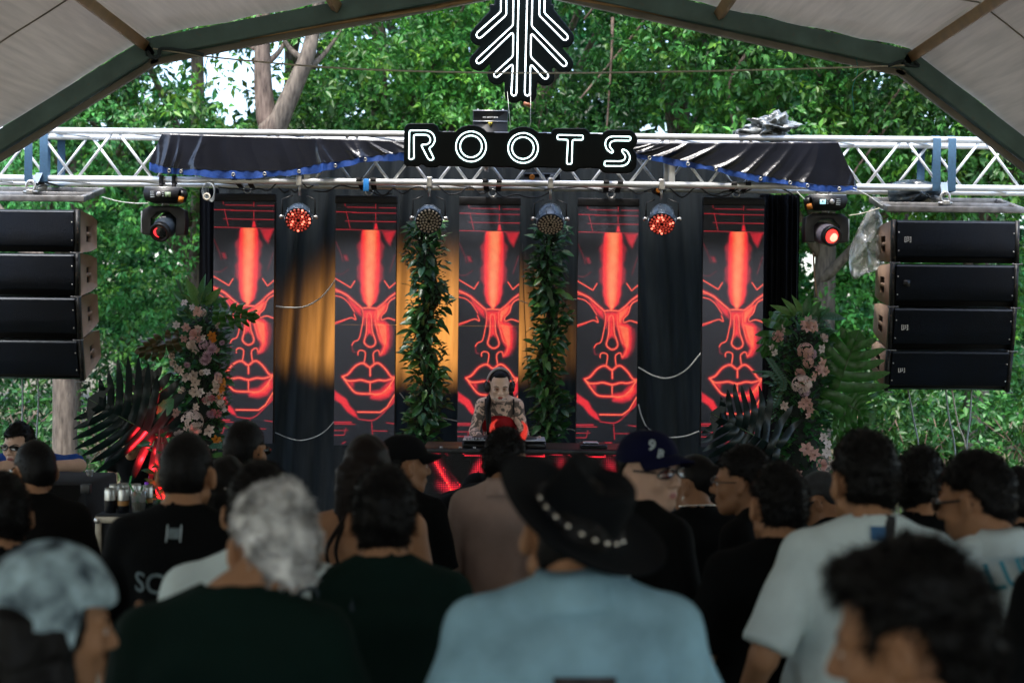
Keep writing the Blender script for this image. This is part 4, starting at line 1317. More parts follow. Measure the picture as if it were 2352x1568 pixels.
# plastic rain covers by the right stack
M_film = mat('clear_film', (0.36, 0.40, 0.41), 0.12, var=0.6, scale=9, spec=0.9, trans=0.5, alpha=.62, col2=(.7, .7, .68), bump=0.5, bscale=26)
def film_bag(label, pts, Y, depth, seed):
    """hanging loose plastic cover, outline in picture points"""
    c = np.mean(pts, axis=0); cc = at(c[0], c[1], Y)
    t = thing('plastic_cover', label, 'plastic cover', tuple(cc), 'plastic rain covers')
    P = [np.array(p) for p in smooth_path(pts + pts[:1], 8)][:-1]
    rows = []
    for side in (-1, 1):
        for f in ((0, .25, .5, .75, .92, 1.0) if side < 0 else (1.0, .9, .6, .3, 0)):
            row = []
            for i, p in enumerate(P + P[:1]):
                q = c + (p - c) * f
                b = math.sqrt(max(0, 1 - f * f)) * depth
                wr = .03 * math.sin(q[0] * .11 + seed + q[1] * .05) + .02 * math.sin(q[1] * .17 - q[0] * .13 + seed) + .012 * math.sin(q[0] * .4 + q[1] * .3)
                pt = at(q[0], q[1], Y); row.append((pt.x, Y + side * (b + wr * (1 - f * .6)), pt.z))
            rows.append(row)
    MB().grid(rows).build('film', M_film, t)
    return t
film_bag('torn clear plastic cover hanging down beside the right speaker stack', [(2010, 470), (2025, 500), (2030, 560), (2030, 610), (1985, 630), (1958, 638), (1950, 580), (1965, 540), (1990, 490)], 11.45, .10, 1)
t_ = film_bag('black and clear plastic sheet bunched under the truss above the right speaker stack', [(2040, 420), (2100, 412), (2160, 425), (2172, 440), (2150, 470), (2090, 476), (2045, 470)], 11.5, .10, 4)
t_.children[0].data.materials[0] = mat('dark_film', (0.03, 0.045, 0.055), 0.18, var=.5, scale=9, spec=.8, bump=.4, bscale=20)

# ================================================================ stage lights
M_parb = mat('par_housing', (0.08, 0.11, 0.15), 0.28, metal=0.5, var=0.25, scale=9, bump=0.08)
M_led_off = mat('led_lens', (0.50, 0.44, 0.36), 0.25, var=0.1, spec=0.7)
M_led_on = mat('led_lens_red', (0.9, 0.2, 0.15), 0.3, var=0.05, emit=(1.0, 0.06, 0.035), estr=1.2)
M_led_hot = mat('led_lens_hot', (0.9, 0.4, 0.3), 0.3, var=0.05, emit=(1.0, 0.13, 0.08), estr=0.95)
M_led_dim = mat('led_lens_dim', (0.55, 0.2, 0.15), 0.3, var=0.05, emit=(1.0, 0.06, 0.04), estr=0.07)
def par_can(px, py, Y, tilt, yaw, lit, label):
    c = at(px, py, Y)
    t = thing('par_light', label, 'stage light', (c.x, Y, c.z), 'par lights under the truss')
    # local: lens looks along -y, then tilt down
    M = rotz(R(yaw)) @ rotx(R(tilt))
    Rr = .103
    Mz = M @ rotx(R(90))      # lathe axis z -> -y
    cc = np.array(c)
    mb = MB()
    prof = [(Rr * .93, -.004), (Rr * 1.02, .0), (Rr * 1.04, -.01), (Rr * 1.04, -.05), (Rr * 1.0, -.09), (Rr * .92, -.13), (Rr * .78, -.17), (Rr * .55, -.2), (Rr * .2, -.212), (.002, -.213)]
    mb.lathe(prof, cc, 28, Mz); mb.build('housing', M_parb, t, smooth=True)
    for k in range(10):
        a = k * math.pi / 5
        d = np.array([math.cos(a), 0, math.sin(a)])
        mb = MB(); mb.tube([cc + M @ (d * Rr * 1.05 + [0, .012, 0]), cc + M @ (d * Rr * 1.03 + [0, .09, 0]), cc + M @ (d * Rr * .8 + [0, .17, 0])], .0035, 5); mb.build('cooling_rib', M_parb, t)
    mb = MB(); mb.lathe([(.001, .0), (Rr * .96, .0)], cc, 28, Mz); mb.build('lens_plate', M_blk, t)
    pts = []
    for rr_, n_ in ((.0, 1), (.2, 6), (.39, 12), (.58, 17), (.77, 18)):
        for k in range(n_):
            a = 2 * math.pi * k / max(1, n_) + rr_ * 2
            pts.append((rr_ * Rr * 1.12 * math.cos(a), rr_ * Rr * 1.12 * math.sin(a)))
    rl = random.Random(int(px))
    hot = set(rl.sample(range(7, 54), 10)) if lit else set()
    for k, (a, b) in enumerate(pts):
        if k == 0: continue
        mb = MB(); mb.lathe([(.0098, .001), (.0085, .006), (.004, .009), (.0005, .0095)], cc + M @ np.array([a, 0, b]), 8, Mz)
        mb.build('led_lens', (M_led_hot if k in hot else M_led_dim) if lit else M_led_off, t, smooth=True)
    # yoke: two arms hung from the truss
    for s_ in (-1, 1):
        e = cc + M @ np.array([s_ * Rr * 1.12, .07, 0]); f = cc + M @ np.array([s_ * Rr * 1.32, .07, 0])
        MB().cyl(e, f, .012, 10).ball(f, .017, 8, 6).build('yoke_knob', M_steel, t, smooth=True)
        MB().tube([f - [s_ * .008, 0, 0], (f[0] - s_ * .008, f[1], c.z + .17), (c.x + s_ * .05, f[1], c.z + .2)], .0065, 6).build('yoke_arm', M_blk, t)
    MB().cyl((c.x, Y + .07, c.z + .2), (c.x, FY, zb - .02), .010, 8).build('hanging_bolt', M_steel, t)
    MB().box((c.x, FY, zb), (.045, .072, .085)).build('hook_clamp', M_steel, t, bevel=.006)
    return t
par_can(685, 506, 11.2, 27, 6, True, 'red lit par light hanging beside the leftmost screen')
par_can(985, 508, 11.2, 24, 3, False, 'unlit par light on top of the left green garland')
par_can(1264, 516, 11.2, 44, 0, False, 'unlit par light on top of the right green garland, tipped down')
par_can(1520, 515, 11.2, 40, -9, True, 'red lit par light hanging by the second screen from the right')

M_head = mat('light_head', (0.035, 0.05, 0.07), 0.35, var=0.2, scale=6)
M_headg = mat('grey_light_head', (0.22, 0.20, 0.24), 0.35, var=0.2, scale=6)
M_panel = mat('yoke_side_grey', (0.30, 0.34, 0.36), 0.5)
M_orange = mat('orange_tag', (0.62, 0.20, 0.015), 0.6)
def moving_light(px, Y, mirror, lit, label, yoff):
    c = at(px, 450 + yoff, Y)
    t = thing('moving_light', label, 'stage light', (c.x, Y, c.z), 'moving lights under the truss')
    X = lambda v: c.x + v * mirror
    # base hangs upside down
    w = .30
    base = [(-w * .46, .055), (w * .46, .055), (w * .5, .02), (w * .44, -.04), (w * .3, -.057), (-w * .3, -.057), (-w * .44, -.04), (-w * .5, .02)]
    MB().prism([(c.x + a, c.z + b) for a, b in base], Y - .09, Y + .13).build('base', M_blk, t)
    MB().box((c.x, Y + .02, c.z + .058), (w * .94, .21, .008)).build('base_plate', M_trim, t)
    MB().box((c.x, Y - .0925, c.z + .004), (w * .72, .005, .072)).build('control_panel', M_case, t)
    # control panel bits
    for k in range(4): MB().box((X(-.075), Y - .0965, c.z + .024 - k * .014), (.032, .002, .007)).build('button', M_panel, t)
    mb = MB(); mb.lathe([(.019, 0), (.016, .004), (.001, .004)], (X(-.028), Y - .095, c.z + .005), 16, rotx(R(90))); mb.build('dial', M_trim, t)
    M_scr = mat('light_display', (.25, .32, .22), .4, emit=(.45, .85, 1.0) if lit else (.2, .3, .12), estr=.3 if lit else .05)
    MB().box((X(.045), Y - .0965, c.z + .004), (.045, .002, .036)).build('display', M_scr, t)
    MB().box((X(.045), Y - .0983, c.z + (.008 if lit else -.008)), (.010, .001, .014)).build('display_icon', M_blk, t)
    for k in range(3): MB().box((X(.008), Y - .0965, c.z + .02 - k * .015), (.009, .002, .007)).build('button', M_panel, t)
    MB().box((X(.15), Y - .05, c.z + .01), (.05, .08, .05), roty(.3 * mirror)).build('power_plug', M_blk, t)
    MB().box((X(.148), Y - .1, c.z - .034), (.04, .003, .042), roty(.25 * mirror)).build('orange_tag', M_orange, t)
    for s_ in (-1, 1):
        MB().box((c.x + s_ * .05, FY - .02, (c.z + .06 + zb - .03) / 2), (.028, .03, max(.02, zb - .03 - c.z - .06))).build('clamp', M_webb if not lit else M_steel, t)
        MB().box((c.x + s_ * .05, FY - .0, zb - .002), (.03, .068, .066)).build('hook_clamp', M_webb if not lit else M_steel, t)
    # swivel and yoke
    MB().cyl((c.x, Y + .02, c.z - .075), (c.x, Y + .02, c.z - .055), .03, 14).build('swivel', M_steel, t, smooth=True)
    zy = c.z - .078
    outer = [(-.13, -.006), (-.05, .0), (.05, .0), (.12, -.012), (.162, -.035), (.17, -.12), (.164, -.225), (.095, -.232)]
    outl = [(-a, b) for a, b in outer[::-1]]
    outl = [(-.095, -.232), (-.164, -.225), (-.172, -.12), (-.164, -.035), (-.11, -.004), (.11, -.004), (.164, -.035), (.172, -.12), (.164, -.225), (.095, -.232)]
    inn = [(-.092, -.20), (-.10, -.14), (-.10, -.10), (-.045, -.05), (.0, -.048), (.0, -.048), (.045, -.05), (.10, -.10), (.10, -.14), (.092, -.20)]
    V, Q = [], []
    for y in (Y - .045, Y + .085):
        V += [(c.x + a, y, zy + b) for a, b in outl] + [(c.x + a, y, zy + b) for a, b in inn]
    n_ = 10
    for k in range(n_ - 1):
        Q += [(k, k + 1, n_ + k + 1, n_ + k), (2 * n_ + k + 1, 2 * n_ + k, 3 * n_ + k, 3 * n_ + k + 1), (k + 1, k, 2 * n_ + k, 2 * n_ + k + 1), (n_ + k, n_ + k + 1, 3 * n_ + k + 1, 3 * n_ + k)]
    Q += [(0, n_, 3 * n_, 2 * n_), (n_ - 1, 3 * n_ - 1, 4 * n_ - 1, 2 * n_ - 1)]
    MB().add(V, Q).build('yoke', M_blk, t, bevel=.004)
    MB().box((X(-.172), Y + .02, zy - .13), (.014, .12, .17)).build('yoke_side', M_panel, t, bevel=.004)
    # head, tilted towards the floor
    hc = np.array((c.x + (.005 if not lit else -.002), Y + .01, zy - .16))
    M = rotz(R(-10 if not lit else 14)) @ rotx(R(26 if not lit else 12))
    Mz = M @ rotx(R(90))
    MB().lathe([(.001, -.15), (.06, -.145), (.082, -.11), (.088, -.05), (.088, .03), (.08, .07), (.073, .10), (.073, .115)], hc, 24, Mz).build('head', M_headg if lit else M_head, t, smooth=True)
    MB().lathe([(.056, .112), (.058, .135), (.076, .138), (.079, .128), (.079, .09), (.073, .085)], hc, 24, Mz).build('lens_ring', M_blk, t, smooth=True)
    if lit:
        M_l = mat('lit_lens', (.8, .2, .15), .2, emit=(1, .03, .025), estr=.55); M_l2 = mat('lit_lens_core', (1, .7, .6), .2, emit=(1, .36, .24), estr=.5)
        MB().lathe([(.0005, .132), (.03, .128), (.055, .118)], hc, 24, Mz).build('lens', M_l, t, smooth=True)
        MB().lathe([(.0005, .006), (.02, .003), (.034, -.002)], hc + M @ np.array([.012, -.13, -.008]), 18, Mz).build('lamp_glow', M_l2, t, smooth=True)
    else:
        MB().lathe([(.0005, .128), (.03, .126), (.055, .118)], hc, 24, Mz).build('lens', mat('dark_lens', (.02, .02, .025), .08, spec=.9), t, smooth=True)
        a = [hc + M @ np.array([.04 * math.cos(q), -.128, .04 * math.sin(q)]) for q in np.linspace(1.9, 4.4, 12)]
        MB().tube(a, np.concatenate([np.linspace(.003, .011, 6), np.linspace(.011, .003, 6)]), 6).build('lens_reflection_ring', mat('red_lens_glint', (.5, .02, .03), .3, emit=(1, .05, .06), estr=.3), t, smooth=True)  # red reflection on the lens built as a faintly glowing crescent
        flat_text('logo', 'BEAM', .02, hc + M @ np.array([.0, -.03, .0905]), M_white, t)
    return t
moving_light(379, 11.15, 1, False, 'dark moving light with an unlit lens, left of the screens', 0)
moving_light(1897, 11.15, -1, True, 'moving light with a glowing red lens, right of the screens', 17)

# ================================================================ cables on the backdrop and truss
def cable(label, pts, Y, r, m, group=None):
    P = [at(x, y, Y if np.isscalar(Y) else Y[i]) for i, (x, y) in enumerate(pts)]
    t = thing('cable', label, 'cable', tuple(P[0]), group)
    MB().tube(smooth_path(P, 6), r, 6).build('sheath', m, t, smooth=True)
G_ = 'white cables looped between the screens'
cable('white cable sagging between the first and second screen', [(628, 703), (660, 706), (700, 704), (735, 685), (758, 660), (772, 640)], 11.6, .0065, M_cablew, G_)
cable('white cable sagging low between the first and second screen, dark and thin', [(632, 993), (670, 1008), (700, 1010), (740, 995), (770, 965)], 11.7, .004, M_cableg, G_)
cable('white cable sagging behind the cap between the fourth and last screen', [(1466, 843), (1500, 862), (1535, 868), (1575, 850), (1612, 808)], 11.6, .0065, M_cablew, G_)
cable('white cable dropping low beside the fourth screen above the navy cap', [(1466, 928), (1475, 960), (1490, 985), (1525, 1003), (1570, 1002), (1606, 990)], 11.6, .0065, M_cablew, G_)
cable('short white cable left of the right garland', [(1194, 690), (1215, 697), (1250, 698)], 11.6, .004, M_cablew, G_)
cable('short white cable right of the right garland', [(1295, 686), (1310, 687), (1330, 687)], 11.6, .004, M_cablew, G_)
cable('short white cable arching low right of the right garland', [(1282, 1000), (1296, 988), (1310, 985), (1328, 992)], 11.6, .0055, M_cablew, G_)
cable('short white cable low between second screen and left garland', [(918, 902), (935, 922), (960, 938), (1000, 955), (1055, 968)], 11.75, .005, M_cablew, G_)
cable('thin white cable from the rig to the left moving light', [(234, 452), (270, 462), (310, 467), (340, 467)], 11.2, .004, M_cablew)
cable('tan cable from the lit moving light to the right rig', [(1950, 495), (1980, 490), (2020, 478)], 11.2, .004, M_rope)
cable('tan cable dangling under the lit moving light', [(1868, 580), (1870, 620), (1876, 680)], 11.3, .007, mat('tan_cable', (.38, .26, .18), .6))
cable('white lead looping from the truss to the lit moving light', [(1830, 440), (1845, 455), (1862, 470), (1872, 462)], 11.15, .004, M_cablew)
cable('white lead running down from the right tarp to the rig', [(1960, 432), (1995, 450), (2020, 468), (2040, 480)], 11.1, .004, M_cablew)
cable('thin black cable hanging between third screen and right garland', [(1200, 560), (1204, 700), (1212, 850), (1220, 960)], 11.8, .004, M_cablek)
rb_ = random.Random(5)
for i, (xa, xb, yy) in enumerate(((500, 640, 425), (640, 720, 430), (720, 900, 436), (860, 990, 440), (980, 1130, 432), (1100, 1270, 440), (1250, 1420, 438), (1400, 1530, 436), (1500, 1700, 440), (1640, 1830, 440))):
    P = [(xa + (xb - xa) * k / 6, yy + rb_.uniform(-10, 14)) for k in range(7)]
    cable('slack black cable under the truss, %s' % ('leftmost', 'second from left', 'third from left', 'fourth from left', 'fifth from left', 'fifth from right', 'fourth from right', 'third from right', 'second from right', 'rightmost')[i], P, 11.4, .006, M_cablek, 'slack black cables under the truss')
t = thing('cable_coil', 'coil of thin grey cable hanging at the top of the left drape', 'cable coil', tuple(at(478, 440, 11.2)))
for k in range(5):
    P = [at(478 + (14 - k * 1.5) * math.cos(a) + k * 2, 440 + (20 + k) * math.sin(a), 11.2 + k * .01) for a in np.linspace(0, 6.28, 18, endpoint=False)]
    MB().tube(P, .003, 5, closed=True).build('loop', M_cableg, t, smooth=True)
P = [at(475 + 7 * math.cos(a), 452 + 7 * math.sin(a), 11.17) for a in np.linspace(0, 6.28, 12, endpoint=False)]
MB().tube(P, .008, 6, closed=True).build('tape_roll', M_rope, t, smooth=True)
for i, (px, py) in enumerate(((1512, 438), (1245, 408))):
    c = at(px, py, 11.35)
    t = thing('power_box', ('orange socket box hung by the second par light from the right', 'orange socket strip inside the truss behind the lettered sign')[i], 'power box', tuple(c))
    MB().box(tuple(c), (.09 if i == 0 else .3, .05, .07), roty(.5 if i == 0 else 0), ch=.008).build('housing', M_blk, t)
    for k in range(1 if i == 0 else 3):
        mb = MB(); mb.lathe([(.022, 0), (.022, .012), (.014, .014), (.002, .008)], (c.x + (0 if i == 0 else -.08 + k * .08), c.y - .025, c.z), 12, rotx(R(90))); mb.build('socket', M_orange if k == 0 else M_panel, t, smooth=True)
# ================================================================ garlands and flower columns
def leaf_mat(name, a, b=None, rough=.3, tr=.25):
    return mat(name, a, rough, var=.3, scale=25, transl=tr, col2=b, spec=.5)
LM = [leaf_mat('garland_leaf_deep', (.026, .105, .030)), leaf_mat('garland_leaf_mid', (.036, .15, .042)), leaf_mat('garland_leaf_blue', (.06, .16, .11), rough=.26), leaf_mat('garland_leaf_light', (.095, .23, .05))]
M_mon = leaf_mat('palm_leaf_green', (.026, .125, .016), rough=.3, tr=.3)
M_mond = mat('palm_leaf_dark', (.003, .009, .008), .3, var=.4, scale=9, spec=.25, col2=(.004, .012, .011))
M_stem = mat('stem_green', (.05, .09, .03), .6)
M_foam = mat('dark_netting', (.01, .016, .011), .9, var=.3)


def leaf_shape(L=1.0, W=.32, n=5, curl=.18):
    """pointed leaf along +y, folded along the rib, tip bending down"""
    V, Q = [], []
    for i, t in enumerate(np.linspace(0, 1, n)):
        w = W * math.sin(math.pi * min(1, t * .94 + .03) ** .8) * (1 if t < 1 else 0)
        w = max(w, .004)
        z = -curl * t * t
        V += [(-w, t * L, z + w * .35), (0, t * L, z), (w, t * L, z + w * .35)]
    for i in range(n - 1):
        for j in (0, 1): Q.append((3 * i + j, 3 * i + j + 1, 3 * i + 4 + j, 3 * i + 3 + j))
    return np.array(V), np.array(Q)

LEAF_ME = []
for (W_, cu_) in ((.2, .2), (.27, .1), (.15, .35)):
    for m in LM:
        V, Q = leaf_shape(1, W_, 5, cu_)
        me = np_mesh('leaf', V, [Q]); me.materials.append(m); me.polygons.foreach_set('use_smooth', [True] * len(me.polygons))
        LEAF_ME.append(me)


def leaf_matrix(p, d, up, s):
    d = Vector(d).normalized(); x = d.cross(Vector(up))
    if x.length < 1e-4: x = Vector((1, 0, 0))
    x.normalize(); z = x.cross(d)
    M = Matrix((x, d, z)).transposed().to_4x4() * 1.0
    return Matrix.Translation(p) @ M @ Matrix.Diagonal((s, s, s, 1))


def add_leaf(parent, me, p, d, up, s, name='leaf'):
    o = bpy.data.objects.new(name, me); COL.objects.link(o); o.parent = parent
    o.matrix_local = leaf_matrix(Vector(p) - ORG[parent.name], d, up, s)
    return o


def garland(px, ytop, ybot, Y, wpx, label, seed, light):
    c = at(px, ytop, Y); cb = at(px, ybot, Y)
    rg = random.Random(seed)
    t = thing('leaf_garland', label, 'garland', (c.x, Y, cb.z), 'leaf garlands hung on the curtain')
    hw = (at(px + wpx / 2, ytop, Y).x - c.x)
    core = [(c.x + .03 * math.sin(k * 1.3 + seed), Y + .03, c.z + (cb.z - c.z) * k / 12) for k in range(13)]
    MB().tube(smooth_path(core, 4), [hw * .42 * (1 + .25 * math.sin(i * .9)) for i in range(49)], 9).build('netting_core', M_foam, t, smooth=True)
    big = []
    for k in range(300):
        v = k / 300
        z = c.z + (cb.z - c.z) * (v + rg.uniform(-.01, .01)); a = rg.uniform(-2.9, -.25)
        x = c.x + .03 * math.sin(v * 15 + seed) + hw * rg.uniform(.35, .85) * math.cos(a); y = Y + hw * .75 * math.sin(a)
        d = (math.cos(a) * rg.uniform(.3, 1.2), math.sin(a) * rg.uniform(.1, .7), rg.uniform(-.75, .55))
        s = rg.uniform(.06, .135)
        wts = [5, 4, 2, 1.2] if light else [6, 4, 1.2, 1.4]
        me = rg.choices(LEAF_ME, wts * 3)[0]
        add_leaf(t, me, (x, y, z), d, (rg.uniform(-.4, .4), -.7, .8), s)
    # the small leaves and filler, too many to pick apart
    Vs, Qs, n_ = [], [], 0
    V0, Q0 = leaf_shape(1, .25, 3, .15)
    for k in range(1500):
        v = rg.random(); a = rg.uniform(-3.0, -.1)
        z = c.z + (cb.z - c.z) * v
        rad = hw * rg.uniform(.3, .95) * (1 + .2 * math.sin(v * 30 + seed))
        p = Vector((c.x + .03 * math.sin(v * 15 + seed) + rad * math.cos(a), Y + rad * .7 * math.sin(a), z))
        M = np.array(leaf_matrix(p - ORG[t.name], (math.cos(a) + rg.uniform(-.6, .6), rg.uniform(-.7, .1), rg.uniform(-.6, .8)), (0, -.6, .8), rg.uniform(.025, .055)))
        Vs.append(V0 @ M[:3, :3].T + M[:3, 3]); Qs.append(Q0 + n_); n_ += len(V0)
    me = np_mesh('small_leaves', np.concatenate(Vs), [np.concatenate(Qs)])
    o = place('small_leaves', me, leaf_mat('garland_small_leaf', (.03, .10, .028) if not light else (.035, .105, .045)), t); tag(o, kind='stuff')
    for k in range(14):   # sprigs that stick out sideways
        v = rg.random(); sd = rg.choice((-1, 1)); z = c.z + (cb.z - c.z) * v
        p0 = Vector((c.x + sd * hw * .6, Y - .03, z)); p1 = p0 + Vector((sd * rg.uniform(.05, .11), -.03, rg.uniform(-.08, .06)))
        MB().tube([p0, (p0 + p1) / 2 + Vector((0, 0, .012)), p1], .003, 5).build('sprig', M_stem, t)
garland(983, 510, 1022, 11.62, 96, 'left green leaf garland between second and third screen', 3, True)
garland(1262, 520, 1028, 11.62, 84, 'right green leaf garland between third and fourth screen', 8, False)


def split_leaf(name, label, parent, base, tip, Y0_, Y1_, w, m, lobes=8, cup=.25, holes=True, back=0.0):
    """big split palm-like leaf: lobes from a midrib; base and tip are picture points"""
    b = np.array(tuple(at(*base, Y0_))); e = np.array(tuple(at(*tip, Y1_)))
    ax = e - b; Ln = np.linalg.norm(ax); ax /= Ln
    nrm = np.array([0.0, -1.0, .15]); nrm -= ax * nrm.dot(ax); nrm /= np.linalg.norm(nrm)
    sd = np.cross(ax, nrm)
    mb = MB()
    rg = random.Random(int(base[0] * 3 + tip[1]))
    # midrib
    rib = [b + ax * Ln * t - nrm * cup * Ln * t * t * .5 for t in np.linspace(0, 1, 9)]
    def rp(t): return b + ax * Ln * t - nrm * cup * Ln * t * t * .5
    for s_ in (-1, 1):
        for k in range(lobes):
            t0 = -.02 + .90 * k / lobes; t1 = t0 + .90 / lobes
            # width of blade at this height
            tm = (t0 + t1) / 2
            wd = w * (math.sin(math.pi * min(1, (tm * .86 + .14)) ** .75) ** .8) * rg.uniform(.9, 1.08)
            sweep = .20 + .55 * tm
            if k == 0: sweep = -.35
            if k == 1: sweep = -.12
            rows = []
            for q in np.linspace(0, 1, 8):
                gap = 0.0 if q < .38 else (q - .38) / .62
                wl = (t1 - t0) * Ln
                h0, h1 = wl * (.005 + .05 * gap + (.40 * max(0, q - .8) / .2)), wl * (1.03 - .10 * gap - (.34 * max(0, q - .8) / .2))
                ctr = rp(t0)
                o_ = sd * s_ * wd * q + ax * (sweep * wd * q ** 1.4) - nrm * (cup * wd * q * q * .9) + nrm * .02 * math.sin(q * 7 + k)
                rows.append([ctr + o_ + ax * h0, ctr + o_ + ax * (h0 + h1) / 2 + nrm * .012 * (1 - q), ctr + o_ + ax * h1])
            mb.grid(rows)
    # tip lobe
    rows = []
    for q in np.linspace(0, 1, 6):
        ww = .07 * w / .3 * (1 - q) ** .8 * 1.6 + .002
        c_ = rp(.86 + .16 * q)
        rows.append([c_ - sd * ww, c_, c_ + sd * ww])
    mb.grid(rows)
    o = mb.build(name, m, parent, smooth=True)
    if label: o['label'] = label
    MB().tube(rib, np.linspace(.008, .002, 9), 6).build('leaf_rib', M_stem, o if False else parent, smooth=True)
    st = [b, b - ax * .12 - nrm * .03]
    return o


def petal_mesh(name, kind, m):
    mb = MB()
    rg = random.Random(len(name) + len(kind))
    if kind == 'rose':
        for ring, (r_, n_, tilt, hgt) in enumerate(((.10, 3, 80, .55), (.22, 4, 68, .5), (.36, 5, 52, .42), (.5, 6, 32, .32))):
            for k in range(n_):
                a = 2 * math.pi * k / n_ + ring * .7
                rows = []
                for v in np.linspace(0, 1, 4):
                    row = []
                    for u in np.linspace(-.62, .62, 5):
                        aa = a + u * (2.6 / n_) * 1.4
                        rr_ = r_ * (.35 + .65 * v) + .10 * v * v * (1 - tilt / 90) - .03 * u * u
                        zz = hgt * v * (1 - .35 * u * u) - .1 * ring
                        row.append((rr_ * math.cos(aa), rr_ * math.sin(aa), zz))
                    rows.append(row)
                mb.grid(rows)
    elif kind == 'lily':
        for k in range(6):
            a = k * math.pi / 3 + (k % 2) * .1
            rows = []
            for v in np.linspace(0, 1, 5):
                w_ = .17 * math.sin(math.pi * (v * .9 + .06)) + .01
                rr_ = .06 + .52 * v; zz = .45 * v - .30 * v * v * (1.6 if k % 2 else 1.1)
                d = np.array([math.cos(a), math.sin(a)]); e = np.array([-d[1], d[0]])
                rows.append([(*(d * rr_ + e * u * w_), zz + abs(u) * .05) for u in (-1, 0, 1)])
            mb.grid(rows)
        for k in range(4):
            a = k * 1.6; mb.tube([(0, 0, .05), (.08 * math.cos(a), .08 * math.sin(a), .42)], .012, 4)
    elif kind == 'mum':
        for ring, (n_, l_, up) in enumerate(((14, .55, .1), (12, .45, .3), (9, .32, .5), (6, .18, .6))):
            for k in range(n_):
                a = 2 * math.pi * k / n_ + ring * .3
                d = np.array([math.cos(a), math.sin(a)]); e = np.array([-d[1], d[0]])
                rows = [[(*(d * l_ * v + e * u * .07 * math.sin(math.pi * (v * .8 + .15))), up * v * .7) for u in (-1, 0, 1)] for v in np.linspace(0.05, 1, 4)]
                mb.grid(rows)
    else:   # cluster head of many florets
        for k in range(46):
            u = rg.uniform(-1, 1); a = rg.uniform(0, 6.28); z = abs(u) ** .7
            s_ = math.sqrt(max(0, 1 - z * z)); c_ = np.array([s_ * math.cos(a), s_ * math.sin(a), z]) * .5
            uu, vv, dd = frame_of(c_)
            for q in range(4):
                an = q * math.pi / 2 + k
                d = uu * math.cos(an) + vv * math.sin(an); e = np.cross(dd, d)
                mb.grid([[c_ + d * .02 - e * .02, c_ + d * .02 + e * .02], [c_ + d * .08 - e * .055 + dd * .03, c_ + d * .08 + e * .055 + dd * .03], [c_ + d * .13 - e * .03 + dd * .015, c_ + d * .13 + e * .03 + dd * .015]])
    me = mb.mesh(name)
    me.materials.append(m)
    me.polygons.foreach_set('use_smooth', [True] * len(me.polygons))
    return me

FLM = {'blush': mat('blush_petal', (.62, .36, .30), .6, var=.12, scale=9, transl=.25), 'cream': mat('cream_petal', (.62, .48, .41), .6, var=.1, scale=9, transl=.25),
       'white': mat('white_petal', (.70, .61, .58), .6, var=.08, scale=9, transl=.25), 'mauve': mat('mauve_petal', (.50, .33, .40), .6, var=.15, scale=9, transl=.25),
       'pink': mat('pink_petal', (.62, .22, .25), .6, var=.15, scale=9, transl=.25), 'orange': mat('orange_petal', (.62, .22, .02), .6, var=.2, scale=9, transl=.25)}
FL = {(k, c): petal_mesh({'rose': 'rose', 'lily': 'lily', 'mum': 'daisy', 'cluster': 'blossom_head'}[k], k, FLM[c])
      for k, c in (('rose', 'blush'), ('rose', 'pink'), ('rose', 'cream'), ('lily', 'white'), ('lily', 'cream'), ('lily', 'blush'), ('mum', 'mauve'), ('cluster', 'cream'), ('cluster', 'mauve'), ('cluster', 'blush'), ('lily', 'orange'))}


def flower(parent, k, c, px, py, Y, size, rg):
    me = FL[(k, c)]
    p = at(px, py, Y)
    o = bpy.data.objects.new(me.name.split('.')[0], me); COL.objects.link(o); o.parent = parent
    d = Vector((rg.uniform(-1.1, 1.1), -1, rg.uniform(-.6, .8))).normalized(); size *= rg.uniform(.8, 1.15)
    o.matrix_local = Matrix.Translation(p - ORG[parent.name]) @ d.to_track_quat('Z', 'Y').to_matrix().to_4x4() @ Matrix.Rotation(rg.uniform(0, 6), 4, 'Z') @ Matrix.Diagonal((size, size, size, 1))
    return o


